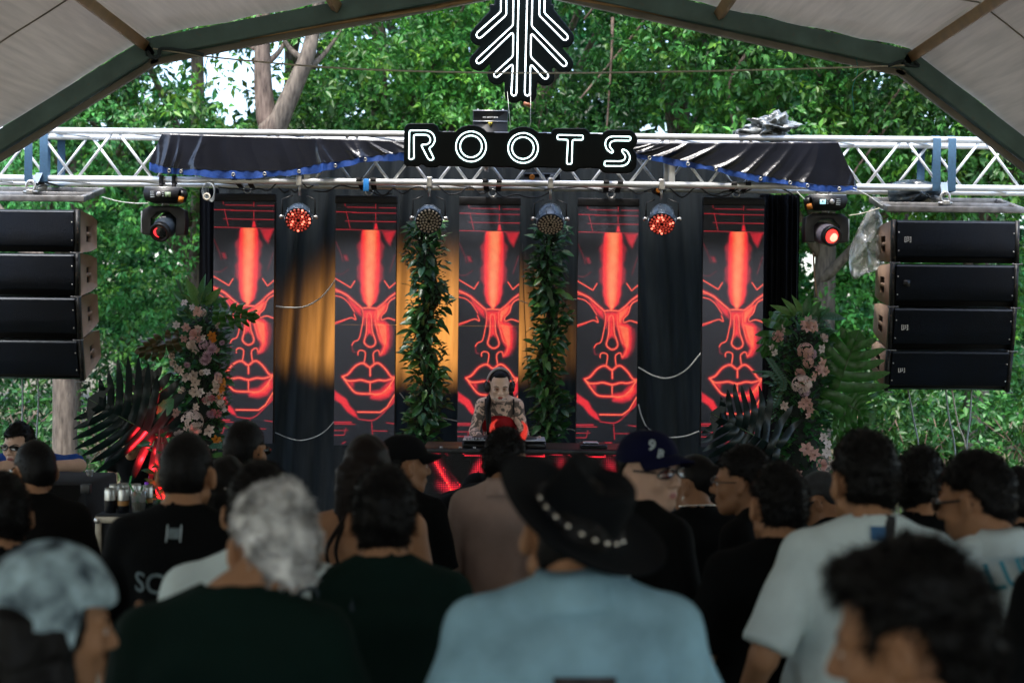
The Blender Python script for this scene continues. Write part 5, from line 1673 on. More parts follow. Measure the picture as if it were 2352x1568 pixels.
def column_base(label, px, ytop, ybot, Y, hwpx, seed, wts):
    c = at(px, ytop, Y)
    rg = random.Random(seed)
    t = thing('flower_column', label, 'flower arrangement', (c.x, Y, 0), 'tall flower columns beside the stage')
    hw = at(px + hwpx, ytop, Y).x - c.x
    MB().lathe([(.02, c.z - .1), (hw * .5, c.z - .2), (hw * .62, (c.z + 1.0) / 2), (hw * .5, .9), (hw * .45, .1), (.02, .02)], (c.x, Y + .06, 0), 12).build('netting_core', M_foam, t, smooth=True)
    zt_, zb_ = c.z, at(px, ybot, Y).z
    for k in range(280):
        v = rg.random() ** .9
        a = rg.uniform(-3.1, -.05)
        prof = hw * (.55 + .45 * math.sin(math.pi * min(1, v * 1.05 + .1)))
        p = Vector((c.x + prof * rg.uniform(.5, .95) * math.cos(a), Y + .06 + prof * .7 * math.sin(a), zt_ + (zb_ - zt_) * v))
        up = .9 - v
        me = rg.choices(LEAF_ME, wts * 3)[0]
        add_leaf(t, me, p, (math.cos(a) * rg.uniform(.4, 1.2), math.sin(a) * rg.uniform(.2, .8), rg.uniform(-.5, .6) + up * .4), (rg.uniform(-.3, .3), -.6, .8), rg.uniform(.05, .11))
    Vs, Qs, n_ = [], [], 0
    V0, Q0 = leaf_shape(1, .25, 3, .15)
    for k in range(2800):
        v = rg.random(); a = rg.uniform(-3.1, 0)
        prof = hw * (.5 + .42 * math.sin(math.pi * min(1, v * 1.05 + .1))) * rg.uniform(.6, 1.05)
        p = Vector((c.x + prof * math.cos(a), Y + .06 + prof * .7 * math.sin(a), zt_ + (zb_ - zt_) * v))
        M = np.array(leaf_matrix(p - ORG[t.name], (math.cos(a) + rg.uniform(-.6, .6), rg.uniform(-.8, .1), rg.uniform(-.6, .8)), (0, -.6, .8), rg.uniform(.02, .05)))
        Vs.append(V0 @ M[:3, :3].T + M[:3, 3]); Qs.append(Q0 + n_); n_ += len(V0)
    o = place('small_leaves', np_mesh('small_leaves', np.concatenate(Vs), [np.concatenate(Qs)]), leaf_mat('column_small_leaf', (.034, .12, .034)), t); tag(o, kind='stuff')
    return t, rg

FYc = 10.75
tL, rg = column_base('left flower column of pale blooms and leaves with split palm leaves', 462, 690, 1080, FYc, 72, 21, [4, 4, 1.2, 1.6])
for k, c, px, py, s in (('rose', 'blush', 447, 768, .105), ('lily', 'white', 424, 696, .07), ('lily', 'white', 440, 705, .06), ('lily', 'blush', 455, 716, .07), ('lily', 'white', 404, 746, .07), ('lily', 'blush', 426, 752, .065), ('lily', 'blush', 421, 778, .06),
                        ('mum', 'mauve', 488, 803, .11), ('mum', 'mauve', 477, 818, .09), ('mum', 'mauve', 470, 828, .09), ('lily', 'cream', 446, 803, .075), ('lily', 'cream', 440, 790, .07), ('cluster', 'mauve', 468, 792, .07),
                        ('rose', 'cream', 397, 834, .05), ('rose', 'cream', 394, 818, .045), ('lily', 'cream', 407, 846, .07), ('lily', 'cream', 429, 868, .085), ('lily', 'cream', 443, 862, .085), ('lily', 'cream', 448, 878, .08), ('lily', 'white', 474, 855, .06), ('cluster', 'blush', 505, 868, .085), ('cluster', 'cream', 500, 880, .07),
                        ('lily', 'cream', 448, 900, .075), ('lily', 'white', 462, 902, .07), ('lily', 'cream', 494, 896, .07), ('rose', 'pink', 470, 918, .045), ('rose', 'pink', 486, 914, .055), ('lily', 'pink' if False else 'orange', 504, 912, .05), ('rose', 'pink', 490, 946, .05), ('rose', 'pink', 500, 950, .05),
                        ('lily', 'blush', 402, 947, .08), ('cluster', 'cream', 440, 968, .15), ('cluster', 'cream', 452, 985, .13), ('lily', 'cream', 412, 1000, .085), ('lily', 'cream', 482, 990, .08), ('lily', 'orange', 498, 1008, .08), ('lily', 'orange', 510, 878, .07), ('lily', 'orange', 508, 895, .06), ('lily', 'orange', 486, 770, .06), ('lily', 'orange', 490, 780, .05),
                        ('lily', 'white', 468, 775, .05), ('lily', 'white', 515, 940, .04), ('lily', 'cream', 500, 1020, .06)):
    flower(tL, k, c, px, py, FYc - .16 + rg.uniform(-.03, .02), s * (.98 if k in ('lily', 'cluster') else 1.05), rg)
for q in range(26):
    flower(tL, *rg.choice((('lily', 'cream'), ('lily', 'white'), ('lily', 'blush'), ('cluster', 'cream'), ('rose', 'cream'), ('mum', 'mauve'))), 462 + rg.uniform(-48, 48), rg.uniform(715, 1030), FYc - .15, rg.uniform(.045, .07), rg)
# top crown of light leaves
for dx, dy, s in ((-60, -5, .16), (-28, -25, .17), (-2, -32, .16), (22, -20, .18), (40, -5, .15), (10, -8, .16), (-42, 8, .13), (52, 12, .11)):
    p = at(462 + dx * .25, 700, FYc - .05); q = at(462 + dx, 672 + dy, FYc - .08)
    add_leaf(tL, LEAF_ME[rg.choice((11, 9, 3))], p, q - p, (rg.uniform(-.6, .6), -1, .3), (q - p).length * 1.15)
for (a, b) in (((425, 705), (408, 645)), ((415, 730), (380, 760)), ((410, 765), (345, 790))):
    P = smooth_path([at(*a, FYc), at((a[0] + b[0]) / 2, (a[1] + b[1]) / 2 - 6, FYc - .05), at(*b, FYc - .08)], 6)
    MB().tube(P, .003, 5).build('fern_stalk', M_stem, tL)
    for p_ in P[2:]:
        for s_ in (-1, 1): add_leaf(tL, LEAF_ME[2], Vector(p_), (s_ * .7, -.2, .5), (0, -1, .2), .025)
split_leaf('palm_leaf', 'bright green split palm leaf pointing right across the first screen', tL, (492, 722), (590, 726), FYc - .16, FYc - .25, .11, M_mon, 6, .22)
split_leaf('palm_leaf', 'dark split palm leaf at the left of the column', tL, (408, 785), (310, 806), FYc - .12, FYc - .2, .11, leaf_mat('palm_leaf_brown', (.02, .045, .016), (.09, .055, .02)), 6, .3)
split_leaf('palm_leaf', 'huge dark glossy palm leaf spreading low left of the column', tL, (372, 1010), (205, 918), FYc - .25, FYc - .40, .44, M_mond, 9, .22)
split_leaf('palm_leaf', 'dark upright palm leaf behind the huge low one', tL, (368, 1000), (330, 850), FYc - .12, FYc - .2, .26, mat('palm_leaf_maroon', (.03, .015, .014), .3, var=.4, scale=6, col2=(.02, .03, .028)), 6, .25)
o = add_leaf(tL, LEAF_ME[5], at(398, 915, FYc - .2), at(362, 962, FYc - .22) - at(398, 915, FYc - .2), (0, -1, .3), .21, 'broad_leaf')
o = add_leaf(tL, LEAF_ME[6], at(470, 1030, FYc - .2), at(520, 1025, FYc - .25) - at(470, 1030, FYc - .2), (0, -.4, 1), .2, 'broad_leaf')
o = add_leaf(tL, LEAF_ME[7], at(480, 1050, FYc - .2), at(530, 1046, FYc - .25) - at(480, 1050, FYc - .2), (0, -.4, 1), .19, 'broad_leaf')

tR, rg = column_base('right flower column of blush blooms and dark leaves beside the right speaker stack', 1848, 715, 1110, FYc, 80, 33, [5, 4, 1.0, 1.0])
for k, c, px, py, s in (('lily', 'cream', 1858, 736, .08), ('lily', 'blush', 1852, 752, .085), ('lily', 'blush', 1868, 750, .08), ('lily', 'blush', 1846, 744, .06), ('rose', 'blush', 1787, 772, .085), ('lily', 'cream', 1797, 755, .06), ('rose', 'cream', 1893, 776, .065), ('lily', 'white', 1886, 800, .075), ('lily', 'white', 1772, 797, .065), ('lily', 'white', 1778, 809, .055),
                        ('cluster', 'blush', 1850, 806, .12), ('cluster', 'mauve', 1862, 815, .11), ('cluster', 'blush', 1856, 832, .09), ('lily', 'blush', 1885, 835, .09), ('lily', 'blush', 1878, 850, .09), ('lily', 'blush', 1868, 864, .085), ('lily', 'blush', 1893, 852, .08), ('rose', 'blush', 1838, 857, .085), ('cluster', 'cream', 1842, 884, .15), ('cluster', 'blush', 1850, 876, .12), ('cluster', 'mauve', 1848, 898, .10),
                        ('lily', 'cream', 1803, 932, .08), ('lily', 'blush', 1856, 920, .075), ('lily', 'blush', 1846, 928, .075), ('lily', 'blush', 1862, 938, .08), ('lily', 'blush', 1855, 952, .07), ('lily', 'mauve' if False else 'blush', 1852, 1030, .09), ('lily', 'blush', 1872, 1045, .09), ('rose', 'blush', 1888, 1068, .085), ('lily', 'white', 1893, 1005, .07), ('lily', 'white', 1900, 1020, .075), ('lily', 'white', 1898, 1040, .075), ('lily', 'cream', 1908, 1065, .07), ('lily', 'cream', 1895, 1085, .07), ('lily', 'blush', 1835, 1090, .07)):
    flower(tR, k, c, px, py, FYc - .18 + rg.uniform(-.03, .02), s * (.95 if k in ('lily', 'cluster') else 1.05), rg)
for dx, dy, s in ((-70, -5, .16), (-45, -18, .17), (-20, -25, .15), (10, -28, .14), (38, -12, .15), (60, 4, .14), (95, 20, .14), (-85, 25, .12)):
    p = at(1848 + dx * .3, 725, FYc - .05); q = at(1848 + dx, 705 + dy, FYc - .08)
    add_leaf(tR, LEAF_ME[rg.choice((9, 10, 1)) if dx > 0 else 11], p, q - p, (rg.uniform(-.6, .6), -1, .3), (q - p).length * 1.05)
for pts in ([(1790, 915), (1800, 880), (1782, 850), (1765, 825)], [(1800, 905), (1770, 860), (1735, 856)], [(1795, 890), (1780, 930), (1766, 938)]):
    P = smooth_path([at(*q, FYc - .12) for q in pts], 6)
    MB().tube(P, .003, 5).build('eucalyptus_stalk', M_stem, tR)
    for p_ in P[3:]:
        for s_ in (-1, 1): add_leaf(tR, LEAF_ME[6], Vector(p_), (s_ * .8, -.3, .4), (0, -1, .3), .035)
split_leaf('palm_leaf', 'big green split palm leaf fanning right of the column', tR, (1905, 940), (1975, 762), FYc - .05, FYc - .1, .34, M_mon, 7, .2)
split_leaf('palm_leaf', 'second green palm leaf drooping to the lower right', tR, (1900, 905), (2010, 960), FYc - .02, FYc - .12, .28, M_mon, 8, .22)
split_leaf('palm_leaf', 'black backlit palm leaf fanning left across the last screen', tR, (1790, 1030), (1640, 950), FYc - .25, FYc - .38, .36, M_mond, 9, .15)  # backlit silhouette comes from shade put into the near-black leaf colour
split_leaf('palm_leaf', 'small curled palm leaf at the upper left of the column', tR, (1795, 730), (1757, 815), FYc - .15, FYc - .22, .12, M_mon, 5, .5)
# red uplighter at the foot of the left column, with the pole it lights
p = at(366, 1060, 10.15)
pole = thing('column_post', 'cloth wrapped post with red light painted into its cloth in front of the left flower column', 'post', (p.x, 10.15, 0))
M_cloth_r = mat('red_lit_post_cloth', (.30, .035, .035), .7, var=.15, scale=8, bump=.3, bscale=14)  # red of the uplighter is partly painted into the cloth colour
rows = []
for z in np.linspace(.1, at(350, 985, 10.15).z, 24):
    rr_ = (.062 + .014 * math.sin(z * 6) + .03 * (z < .9)) * min(1, max(.05, (at(350, 985, 10.15).z - z) / .25))
    rows.append([(p.x + (z - 1.4) * -.12 + (rr_ + .012 * math.sin(a * 7 + z * 9)) * math.cos(a), p.y + (rr_ + .012 * math.sin(a * 7 + z * 9)) * math.sin(a) * .7, z) for a in np.linspace(0, 2 * math.pi, 40)])
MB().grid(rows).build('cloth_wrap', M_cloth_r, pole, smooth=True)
ul = thing('uplighter', 'small floor lamp shining red up the cloth post', 'stage light', (p.x + .02, 9.3, .0))
MB().lathe([(.001, .02), (.07, .02), (.08, .1), (.08, .2), (.06, .2), (.055, .17), (.001, .16)], (p.x + .02, 9.3, 0), 18).build('housing', M_blk, ul, smooth=True)
l_ = bpy.data.lights.new('uplighter_lamp', 'SPOT'); l_.energy = 340; l_.color = (1, .02, .03); l_.spot_size = R(19); l_.spot_blend = .6; l_.shadow_soft_size = .04
lo = bpy.data.objects.new('uplighter_lamp', l_); COL.objects.link(lo); lo.parent = ul; lo.location = (0, 0, .22)
lo.rotation_euler = (Vector((p.x - .04, 10.15, .86)) - Vector((p.x + .02, 9.3, .22))).to_track_quat('-Z', 'Y').to_euler()

rq = random.Random(12)
zt_ = at(350, 985, 10.15).z
for k in range(70):
    z = rq.uniform(.5, zt_); a = rq.uniform(-3.1, .1)
    q = Vector((p.x + (z - 1.4) * -.12 + .08 * math.cos(a), 10.15 + .08 * math.sin(a), z))
    add_leaf(pole, LEAF_ME[rq.choice((1, 3, 4, 5, 9))], q, (math.cos(a), math.sin(a) - .2, rq.uniform(-.3, .9)), (0, -.6, .8), rq.uniform(.05, .12))
# ================================================================ performer's table and boxes
M_grey = mat('grey_metal', (.35, .36, .38), .35, metal=.6)
BYF = 9.95
bl_, br_ = at(972, 1030, BYF), at(1548, 1036, BYF)
bz = at(1260, 1033, BYF).z
booth = thing('performer_table', 'table fronted by a dark red glowing mesh screen before the performer', 'table', ((bl_.x + br_.x) / 2, BYF, 0))
bw = br_.x - bl_.x; bh = bz - .12; bx = (bl_.x + br_.x) / 2
def booth_image(nx, ny):
    U, T = np.meshgrid((np.arange(nx) + .5) / nx, (np.arange(ny) + .5) / ny)
    # tracing: 570 px wide from px 972, 6.27 zoom px per 2400 px
    X = (972 / .98 + U * (576 / .98) - 980) * 6.272; Y = (1033 / .98 + T * bh / bw * (576 / .98) - 1030) * 6.272
    G = np.zeros(X.shape)
    def st(p, w, l, sm=False):
        nonlocal G
        d = seg_d(X, Y, cr(p) if sm else p); G = np.maximum(G, l * np.exp(-(d / w) ** 1.5))
    def so(P, l, e):
        nonlocal G
        i_ = in_poly(X, Y, P); d = seg_d(X, Y, P + P[:1]); G = np.maximum(G, l * np.where(i_, np.clip(.5 + d / e * .5, 0, 1), .5 * np.exp(-(d / e * 1.4) ** 2)))
    nz = v_noise(np.stack([X, Y, 0 * X], -1), .016, 1) * .5 + .5
    nz2 = v_noise(np.stack([X, Y, 0 * X], -1), .05, 5) * .5 + .5
    for k in range(4):
        o = k * 900
        st([(40 + o, 160), (1000 + o, 170)], 12, .48); st([(350 + o, 160), (440 + o, 240)], 9, .42); st([(640 + o, 170), (690 + o, 240), (950 + o, 245)], 10, .45); st([(905 + o, 140), (960 + o, 245)], 11, .5)
        st([(100 + o, 200), (180 + o, 215), (320 + o, 220)], 7, .36)
    st([(200, 240), (330, 480), (440, 660), (540, 870), (590, 1000)], 20, .92, True); st([(215, 255), (340, 480), (450, 660), (560, 880)], 48, .55, True)
    st([(330, 400), (430, 470), (560, 600), (630, 690)], 6, .5); st([(620, 690), (440, 690)], 9, .5)
    so([(300, 640), (520, 660), (700, 820), (760, 900), (640, 1000), (480, 830), (380, 760), (300, 700)], .52, 60)
    so([(960, 240), (1080, 260), (1080, 480), (900, 520), (760, 660), (800, 480), (850, 370)], .5, 40)
    so([(360, 950), (480, 1000), (430, 1080), (640, 1150), (760, 1000), (900, 1150), (900, 1700), (600, 1700), (400, 1400), (380, 1240)], .55, 60)
    st([(400, 1260), (520, 1310), (640, 1330), (800, 1290)], 40, .85, True); st([(480, 1300), (590, 1480), (640, 1700)], 26, .85, True)
    st([(1080, 300), (1060, 380), (1090, 470)], 6, .9)
    for k in range(3):
        so([(1400 + 700 * k, 300), (1560 + 700 * k, 420), (1700 + 700 * k, 700), (1560 + 700 * k, 900), (1380 + 700 * k, 760)], .5, 90)
    dk = in_poly(X, Y, [(350, 880), (480, 960), (560, 980), (570, 1080), (470, 1110), (400, 1000)])
    G = np.where(dk, G * .12, G) * (.65 + .5 * nz * nz2 + .2 * nz)
    return G
NBX, NBY = 140, int(140 * bh / bw)
Gb = booth_image(NBX, NBY)
M_ledb = led_material('table_led', (0.012, 0.012, 0.012), .7, 'led')
MB().box((bx, BYF + .03, .12 + bh / 2), (bw, .05, bh)).build('screen_frame', M_case, booth)
o = place('led_mesh', led_mesh('led_mesh', bw, bh, NBX, NBY, heat_rgb(0 * Gb, Gb), M_ledb, .28), None, booth, loc=(0, -.003, .12))
MB().box((bx, BYF + .30, bz - .015), (bw + .01, .62, .03)).build('table_top', M_blk, booth, bevel=.004)
for sx in (-1, 1):
    for sy in (.1, .52): MB().box((bx + sx * (bw / 2 - .08), BYF + sy, (bz - .03) / 2 + .09), (.05, .05, bz - .21)).build('table_leg', M_case, booth)
for px in (1013, 1057, 1090):
    p = at(px, 1026, BYF + .02); MB().box((p.x, p.y, bz + .008), (.022, .02, .014)).build('corner_clip', M_grey, booth)
# decks on the table
M_deckw = mat('deck_top', (.45, .47, .52), .35, metal=.3)
def deck(px, label, w=.33):
    c = at(px, 1020, BYF + .28)
    t = thing('music_player', label, 'music player', (c.x, BYF + .28, bz), 'players on the table')
    MB().box((c.x, BYF + .28, bz + .025), (w, .36, .05), ch=.008).build('body', M_blk, t)
    MB().box((c.x, BYF + .28, bz + .0535), (w * .98, .35, .007)).build('top_plate', M_deckw, t, bevel=.003)
    MB().lathe([(.1, 0), (.1, .014), (.085, .018), (.001, .018)], (c.x, BYF + .22, bz + .057), 28).build('jog_wheel', M_blk, t, smooth=True)
    for k in range(6): MB().cyl((c.x - w * .4 + k * .022, BYF + .108, bz + .058), (c.x - w * .4 + k * .022, BYF + .108, bz + .072), .008, 8).build('button', M_grey, t)
    MB().box((c.x - w * .2, BYF + .115, bz + .063), (.03, .02, .012)).build('fader', M_blk, t)
deck(1116, 'silver topped music player under the performer\'s hand'); deck(1200, 'silver topped music player hidden behind the man in the beige shirt')
c = at(1362, 1024, BYF + .25)
t = thing('flat_case', 'flat black case with a pale device on it, right end of the table', 'case', (c.x, BYF + .25, bz))
MB().box((c.x, BYF + .25, bz + .014), (.19, .26, .028), ch=.006).build('lid', M_blk, t)
t = thing('pale_device', 'small pale device lying on the flat black case', 'device', (c.x - .02, BYF + .25, bz + .03))
MB().box((c.x - .02, BYF + .22, bz + .036), (.11, .12, .014), ch=.005).build('body', M_trim, t)
MB().box((c.x - .02, BYF + .158, bz + .036), (.08, .003, .006)).build('slot', M_blk, t)

# speaker cabinet, flight case and drinks at the left
M_carp = mat('carpet_black', (.010, .011, .013), .95, var=.35, scale=60, bump=.4, bscale=300)
YC = 7.25
cx_ = at(205, 1100, YC).x; zc = at(170, 1108, YC).z
spk = thing('bass_cabinet', 'tall black carpeted speaker cabinet with a cup on it at the left edge', 'speaker', (cx_ - .3, YC, 0))
MB().box((cx_ - .30, YC + .25, zc / 2), (.60, .52, zc), ch=.012).build('cabinet', M_carp, spk)
MB().box((cx_ - .30, YC - .014, zc * .5), (.5, .012, zc * .8)).build('grille', M_grille, spk, bevel=.003)
for z_ in (.03, zc - .03):
    for s_ in (-1, 1): MB().box((cx_ - .3 + s_ * .285, YC - .005, z_), (.05, .03, .05)).build('corner_guard', M_blk, spk, bevel=.004)
mb = MB(); 
for k in range(9): mb.box((cx_ + .004, YC + .12 + k * .03, zc * .62), (.006, .012, .16))
mb.build('vent_fins', M_case, spk)
M_cup = mat('clear_cup', (.7, .75, .75), .1, var=.05, trans=.75, spec=.6, alpha=.55)
def cup(name, label, c, r, h, cat='cup'):
    t = thing(name, label, cat, tuple(c))
    MB().lathe([(.001, 0), (r * .72, 0), (r, h), (r * 1.05, h), (r * 1.05, h - .004), (r * .97, h - .006), (r * .7, .004), (.001, .004)], tuple(c), 18).build('wall', M_cup, t, smooth=True)
    return t
cp = at(206, 1100, YC + .3); cup('plastic_cup', 'small empty clear cup on the black speaker cabinet', (cp.x, YC + .3, zc), .020, .035)
YK = 6.75
kx0 = at(218, 1200, YK).x; kz = at(290, 1186, YK).z
fc = thing('flight_case', 'black flight case with aluminium edges holding drinks at the left', 'flight case', (kx0 + .32, YK, 0))
kw, kd = .66, .6
M_edge = mat('case_edge', (.36, .32, .25), .45, metal=.5, var=.3, scale=14, wear=.4)
def case_tier(z0, z1):
    MB().box((kx0 + kw / 2, YK + kd / 2, (z0 + z1) / 2), (kw - .02, kd - .02, z1 - z0 - .02)).build('case_body', M_case, fc)
    for z_ in (z0 + .016, z1 - .016):
        MB().box((kx0 + kw / 2, YK + .012, z_), (kw, .03, .032)).build('edge_strip', M_edge, fc, bevel=.003)
    for x_ in (kx0 + .016, kx0 + kw - .016):
        MB().box((x_, YK + .014, (z0 + z1) / 2), (.03, .028, z1 - z0 - .064)).build('edge_strip', M_edge, fc, bevel=.003)
    for x_ in (kx0 + .012, kx0 + kw - .012):
        for z_ in (z0 + .02, z1 - .02): MB().ball((x_, YK + .01, z_), .02, 8, 6).build('ball_corner', M_steel, fc, smooth=True)
case_tier(kz - .24, kz); case_tier(kz - .40, kz - .25); case_tier(.05, kz - .41)
MB().box((kx0 + kw / 2, YK + kd / 2, kz + .002), (kw, kd, .008)).build('lid', M_carp, fc)
dim_w = mat('dim_print', (.14, .16, .14), .7)
p = at(262, 1343, YK - .01); flat_text('lettering', 'BEAM MO', .042, (p.x, YK - .0045, p.z), dim_w, fc, bold=True)
p = at(268, 1356, YK - .01); flat_text('lettering', 'L', .04, (p.x, YK - .0045, p.z), dim_w, fc, bold=True)
p = at(250, 1385, YK - .01); MB().box((p.x, YK - .0035, p.z), (.09, .001, .05)).build('symbol', mat('dim_symbol', (.05, .06, .05), .7), fc)
M_can = mat('can_silver', (.62, .63, .60), .3, metal=.7); M_canb = mat('can_black', (.01, .012, .016), .3, metal=.2); M_cano = mat('can_mark', (.45, .22, .06), .4)
for i, (px, py, yo, mark) in enumerate(((253, 1170, .10, 0), (283, 1168, .10, 1), (263, 1165, .26, 0), (283, 1163, .3, 0), (311, 1163, .28, 0), (338, 1165, .22, 1))):
    x = at(px, 1180, YK + yo).x
    t = thing('drink_can', ('leftmost front silver and black can on the flight case', 'front can with an orange mark, left of the cup with a straw', 'rear can behind the leftmost front can', 'rear can behind the can with an orange mark', 'rear can behind the cup with a straw', 'can with an orange mark at the right of the cup')[i], 'can', (x, YK + yo, kz + .006), 'drink cans on the flight case')
    b = (x, YK + yo, kz + .006)
    MB().lathe([(.001, .004), (.024, .0), (.028, .008), (.028, .06)], b, 18).build('can_base', M_canb, t, smooth=True)
    MB().lathe([(.0281, .06), (.0281, .104), (.025, .115), (.0265, .118), (.024, .113), (.001, .112)], b, 18).build('can_top', M_can, t, smooth=True)
    if mark: MB().lathe([(.0284, .035), (.0284, .058)], b, 18).build('band', M_cano, t, smooth=True)
    MB().box((b[0], b[1] - .005, b[2] + .1145), (.014, .02, .003)).build('pull_tab', M_steel, t)
p = at(318, 1180, YK + .1)
ct = cup('straw_cup', 'clear cup with ice and a green straw on the flight case', (p.x, YK + .1, kz + .006), .040, .105)
MB().lathe([(.001, .006), (.028, .006), (.033, .05), (.001, .052)], (p.x, YK + .1, kz + .006), 16).build('drink', mat('pale_drink', (.35, .33, .22), .2, trans=.4), ct, smooth=True)
M_straw = mat('green_straw', (.03, .36, .07), .4)
MB().tube([(p.x + .018, YK + .1, kz + .02), (p.x - .03, YK + .09, kz + .125), (p.x - .04, YK + .085, kz + .145), (p.x - .03, YK + .08, kz + .185)], .0045, 6).build('straw', M_straw, ct, smooth=True)
p = at(350, 1172, YK + .2)
t = thing('foliage_sprig', 'small green sprig lying behind the cans on the flight case', 'leaves', (p.x, YK + .2, kz + .006))
rs = random.Random(4)
for k in range(16):
    add_leaf(t, LEAF_ME[rs.choice((1, 4, 7))], (p.x + rs.uniform(-.06, .06), YK + .2 + rs.uniform(-.05, .05), kz + .02 + rs.uniform(0, .06)), (rs.uniform(-1, 1), rs.uniform(-1, .2), rs.uniform(0, 1)), (0, -.5, 1), .05)
MB().tube([(p.x - .05, YK + .2, kz + .01), (p.x + .05, YK + .19, kz + .05)], .003, 5).build('stalk', M_stem, t)
t = thing('red_drink_bottle', 'small bottle of red drink behind the bleached curls', 'bottle', tuple(at(742, 1262, 5.6)))
p = at(742, 1262, 5.6)
t.location = (p.x, 5.6, p.z); ORG[t.name] = Vector((p.x, 5.6, p.z))
MB().lathe([(.001, -.06), (.03, -.06), (.034, -.05), (.034, .03), (.028, .045), (.022, .06)], tuple(p), 16).build('wall', mat('red_drink', (.55, .02, .03), .15, trans=.3), t, smooth=True)
MB().lathe([(.024, .06), (.024, .08), (.001, .081)], tuple(p), 14).build('cap', M_white, t, smooth=True)

# ================================================================ people
def skin_mat(name, c, c2=None):
    return mat(name, c, .55, var=.10, scale=14, spec=.35, bump=.05, bscale=300, col2=c2)
SK = {'tan': skin_mat('skin_tan', (.37, .19, .10)), 'mid': skin_mat('skin_mid', (.31, .155, .08)), 'fair': skin_mat('skin_fair', (.56, .36, .26))}
def tattoo_skin():
    m = skin_mat('skin_tattooed', (.74, .52, .41))
    N, L = m.node_tree.nodes, m.node_tree.links
    b = N['Principled BSDF']; src = b.inputs['Base Color'].links[0].from_socket
    tc = N.new('ShaderNodeTexCoord')
    v = N.new('ShaderNodeTexVoronoi'); v.feature = 'F1'; v.inputs['Scale'].default_value = 13
    nz = N.new('ShaderNodeTexNoise'); nz.inputs['Scale'].default_value = 11; nz.inputs['Detail'].default_value = 4; nz.inputs['Distortion'].default_value = 2.2
    wv = N.new('ShaderNodeTexWave'); wv.inputs['Scale'].default_value = 22; wv.inputs['Distortion'].default_value = 9; wv.inputs['Detail'].default_value = 2
    for n_ in (v, nz, wv): L.new(tc.outputs['Object'], n_.inputs['Vector'])
    r1 = N.new('ShaderNodeValToRGB'); r1.color_ramp.elements[0].position = .46; r1.color_ramp.elements[1].position = .52; L.new(nz.outputs['Fac'], r1.inputs[0])
    r2 = N.new('ShaderNodeValToRGB'); r2.color_ramp.elements[0].position = .10; r2.color_ramp.elements[1].position = .16; L.new(v.outputs['Distance'], r2.inputs[0])
    r3 = N.new('ShaderNodeValToRGB'); r3.color_ramp.elements[0].position = .25; r3.color_ramp.elements[1].position = .5; L.new(wv.outputs['Fac'], r3.inputs[0])
    inv = N.new('ShaderNodeMath'); inv.operation = 'SUBTRACT'; inv.inputs[0].default_value = 1; L.new(r2.outputs[0], inv.inputs[1])
    wv.inputs['Scale'].default_value = 9; wv.inputs['Distortion'].default_value = 14
    a = N.new('ShaderNodeMath'); a.operation = 'MULTIPLY'; L.new(r1.outputs[0], a.inputs[0]); a.inputs[1].default_value = 1.0
    mx_ = N.new('ShaderNodeMath'); mx_.operation = 'MAXIMUM'; L.new(a.outputs[0], mx_.inputs[0]); L.new(inv.outputs[0], mx_.inputs[1])
    # ink only below the neck and above the wrists (object height)
    sx = N.new('ShaderNodeSeparateXYZ'); L.new(tc.outputs['Object'], sx.inputs[0])
    lim = N.new('ShaderNodeMapRange'); lim.inputs['From Min'].default_value = 1.345; lim.inputs['From Max'].default_value = 1.325; L.new(sx.outputs[2], lim.inputs['Value'])
    f = N.new('ShaderNodeMath'); f.operation = 'MULTIPLY'; L.new(mx_.outputs[0], f.inputs[0]); L.new(lim.outputs[0], f.inputs[1])
    f2 = N.new('ShaderNodeMath'); f2.operation = 'MULTIPLY'; f2.inputs[1].default_value = .85; L.new(f.outputs[0], f2.inputs[0])
    mx = N.new('ShaderNodeMix'); mx.data_type = 'RGBA'; L.new(f2.outputs[0], mx.inputs['Factor']); L.new(src, mx.inputs[6]); mx.inputs[7].default_value = (.022, .028, .03, 1)
    L.new(mx.outputs[2], b.inputs['Base Color'])
    return m
SK['ink'] = tattoo_skin()
def shirt_mat(name, c, rough=.85, var=.12): return mat(name, c, rough, var=var, scale=7, bump=.25, bscale=350, spec=.12)
SH_ = {'black': shirt_mat('black_cotton', (.0020, .0026, .0029)), 'green': shirt_mat('dark_green_cotton', (.0030, .0135, .0100)), 'white': shirt_mat('white_cotton', (.62, .73, .73)), 'blue': shirt_mat('pale_blue_denim', (.28, .48, .58), var=.30),  # teal of the ambient light is put into the white cotton colour
       'beige': shirt_mat('beige_linen', (.44, .32, .265)), 'royal': shirt_mat('royal_blue_cotton', (.018, .06, .26)), 'brownblack': shirt_mat('brown_black_cotton', (.0028, .0025, .0023)), 'redtop': shirt_mat('red_top', (.30, .008, .012), .5)}
M_trou = shirt_mat('dark_trousers', (.012, .013, .018)); M_jean = shirt_mat('blue_denim_trousers', (.03, .05, .10)); M_shoe = mat('dark_shoe', (.02, .02, .02), .5)
def hair_mat(name, c, c2=None, sc=14): return mat(name, c, .5, var=.3, scale=sc, spec=.18, col2=c2)
HM = {'black': hair_mat('black_hair', (.0024, .0022, .0022)), 'brown': hair_mat('dark_brown_hair', (.007, .0038, .0028)), 'bleach': hair_mat('bleached_hair', (.012, .013, .013), (.85, .81, .76), 15), 'grey': hair_mat('greying_hair', (.008, .009, .010), (.05, .055, .06)), 'fade': hair_mat('faded_stubble', (.05, .035, .028))}
M_glass = mat('dark_glasses', (.008, .008, .009), .12, spec=.8); M_redg = mat('red_reflection_lens', (.012, .006, .006), .12, spec=.9, col2=(.11, .010, .008)); M_gold = mat('silver_jewellery', (.8, .76, .68), .25, metal=1)  # red reflection on the dark sunglasses painted into the lens colour


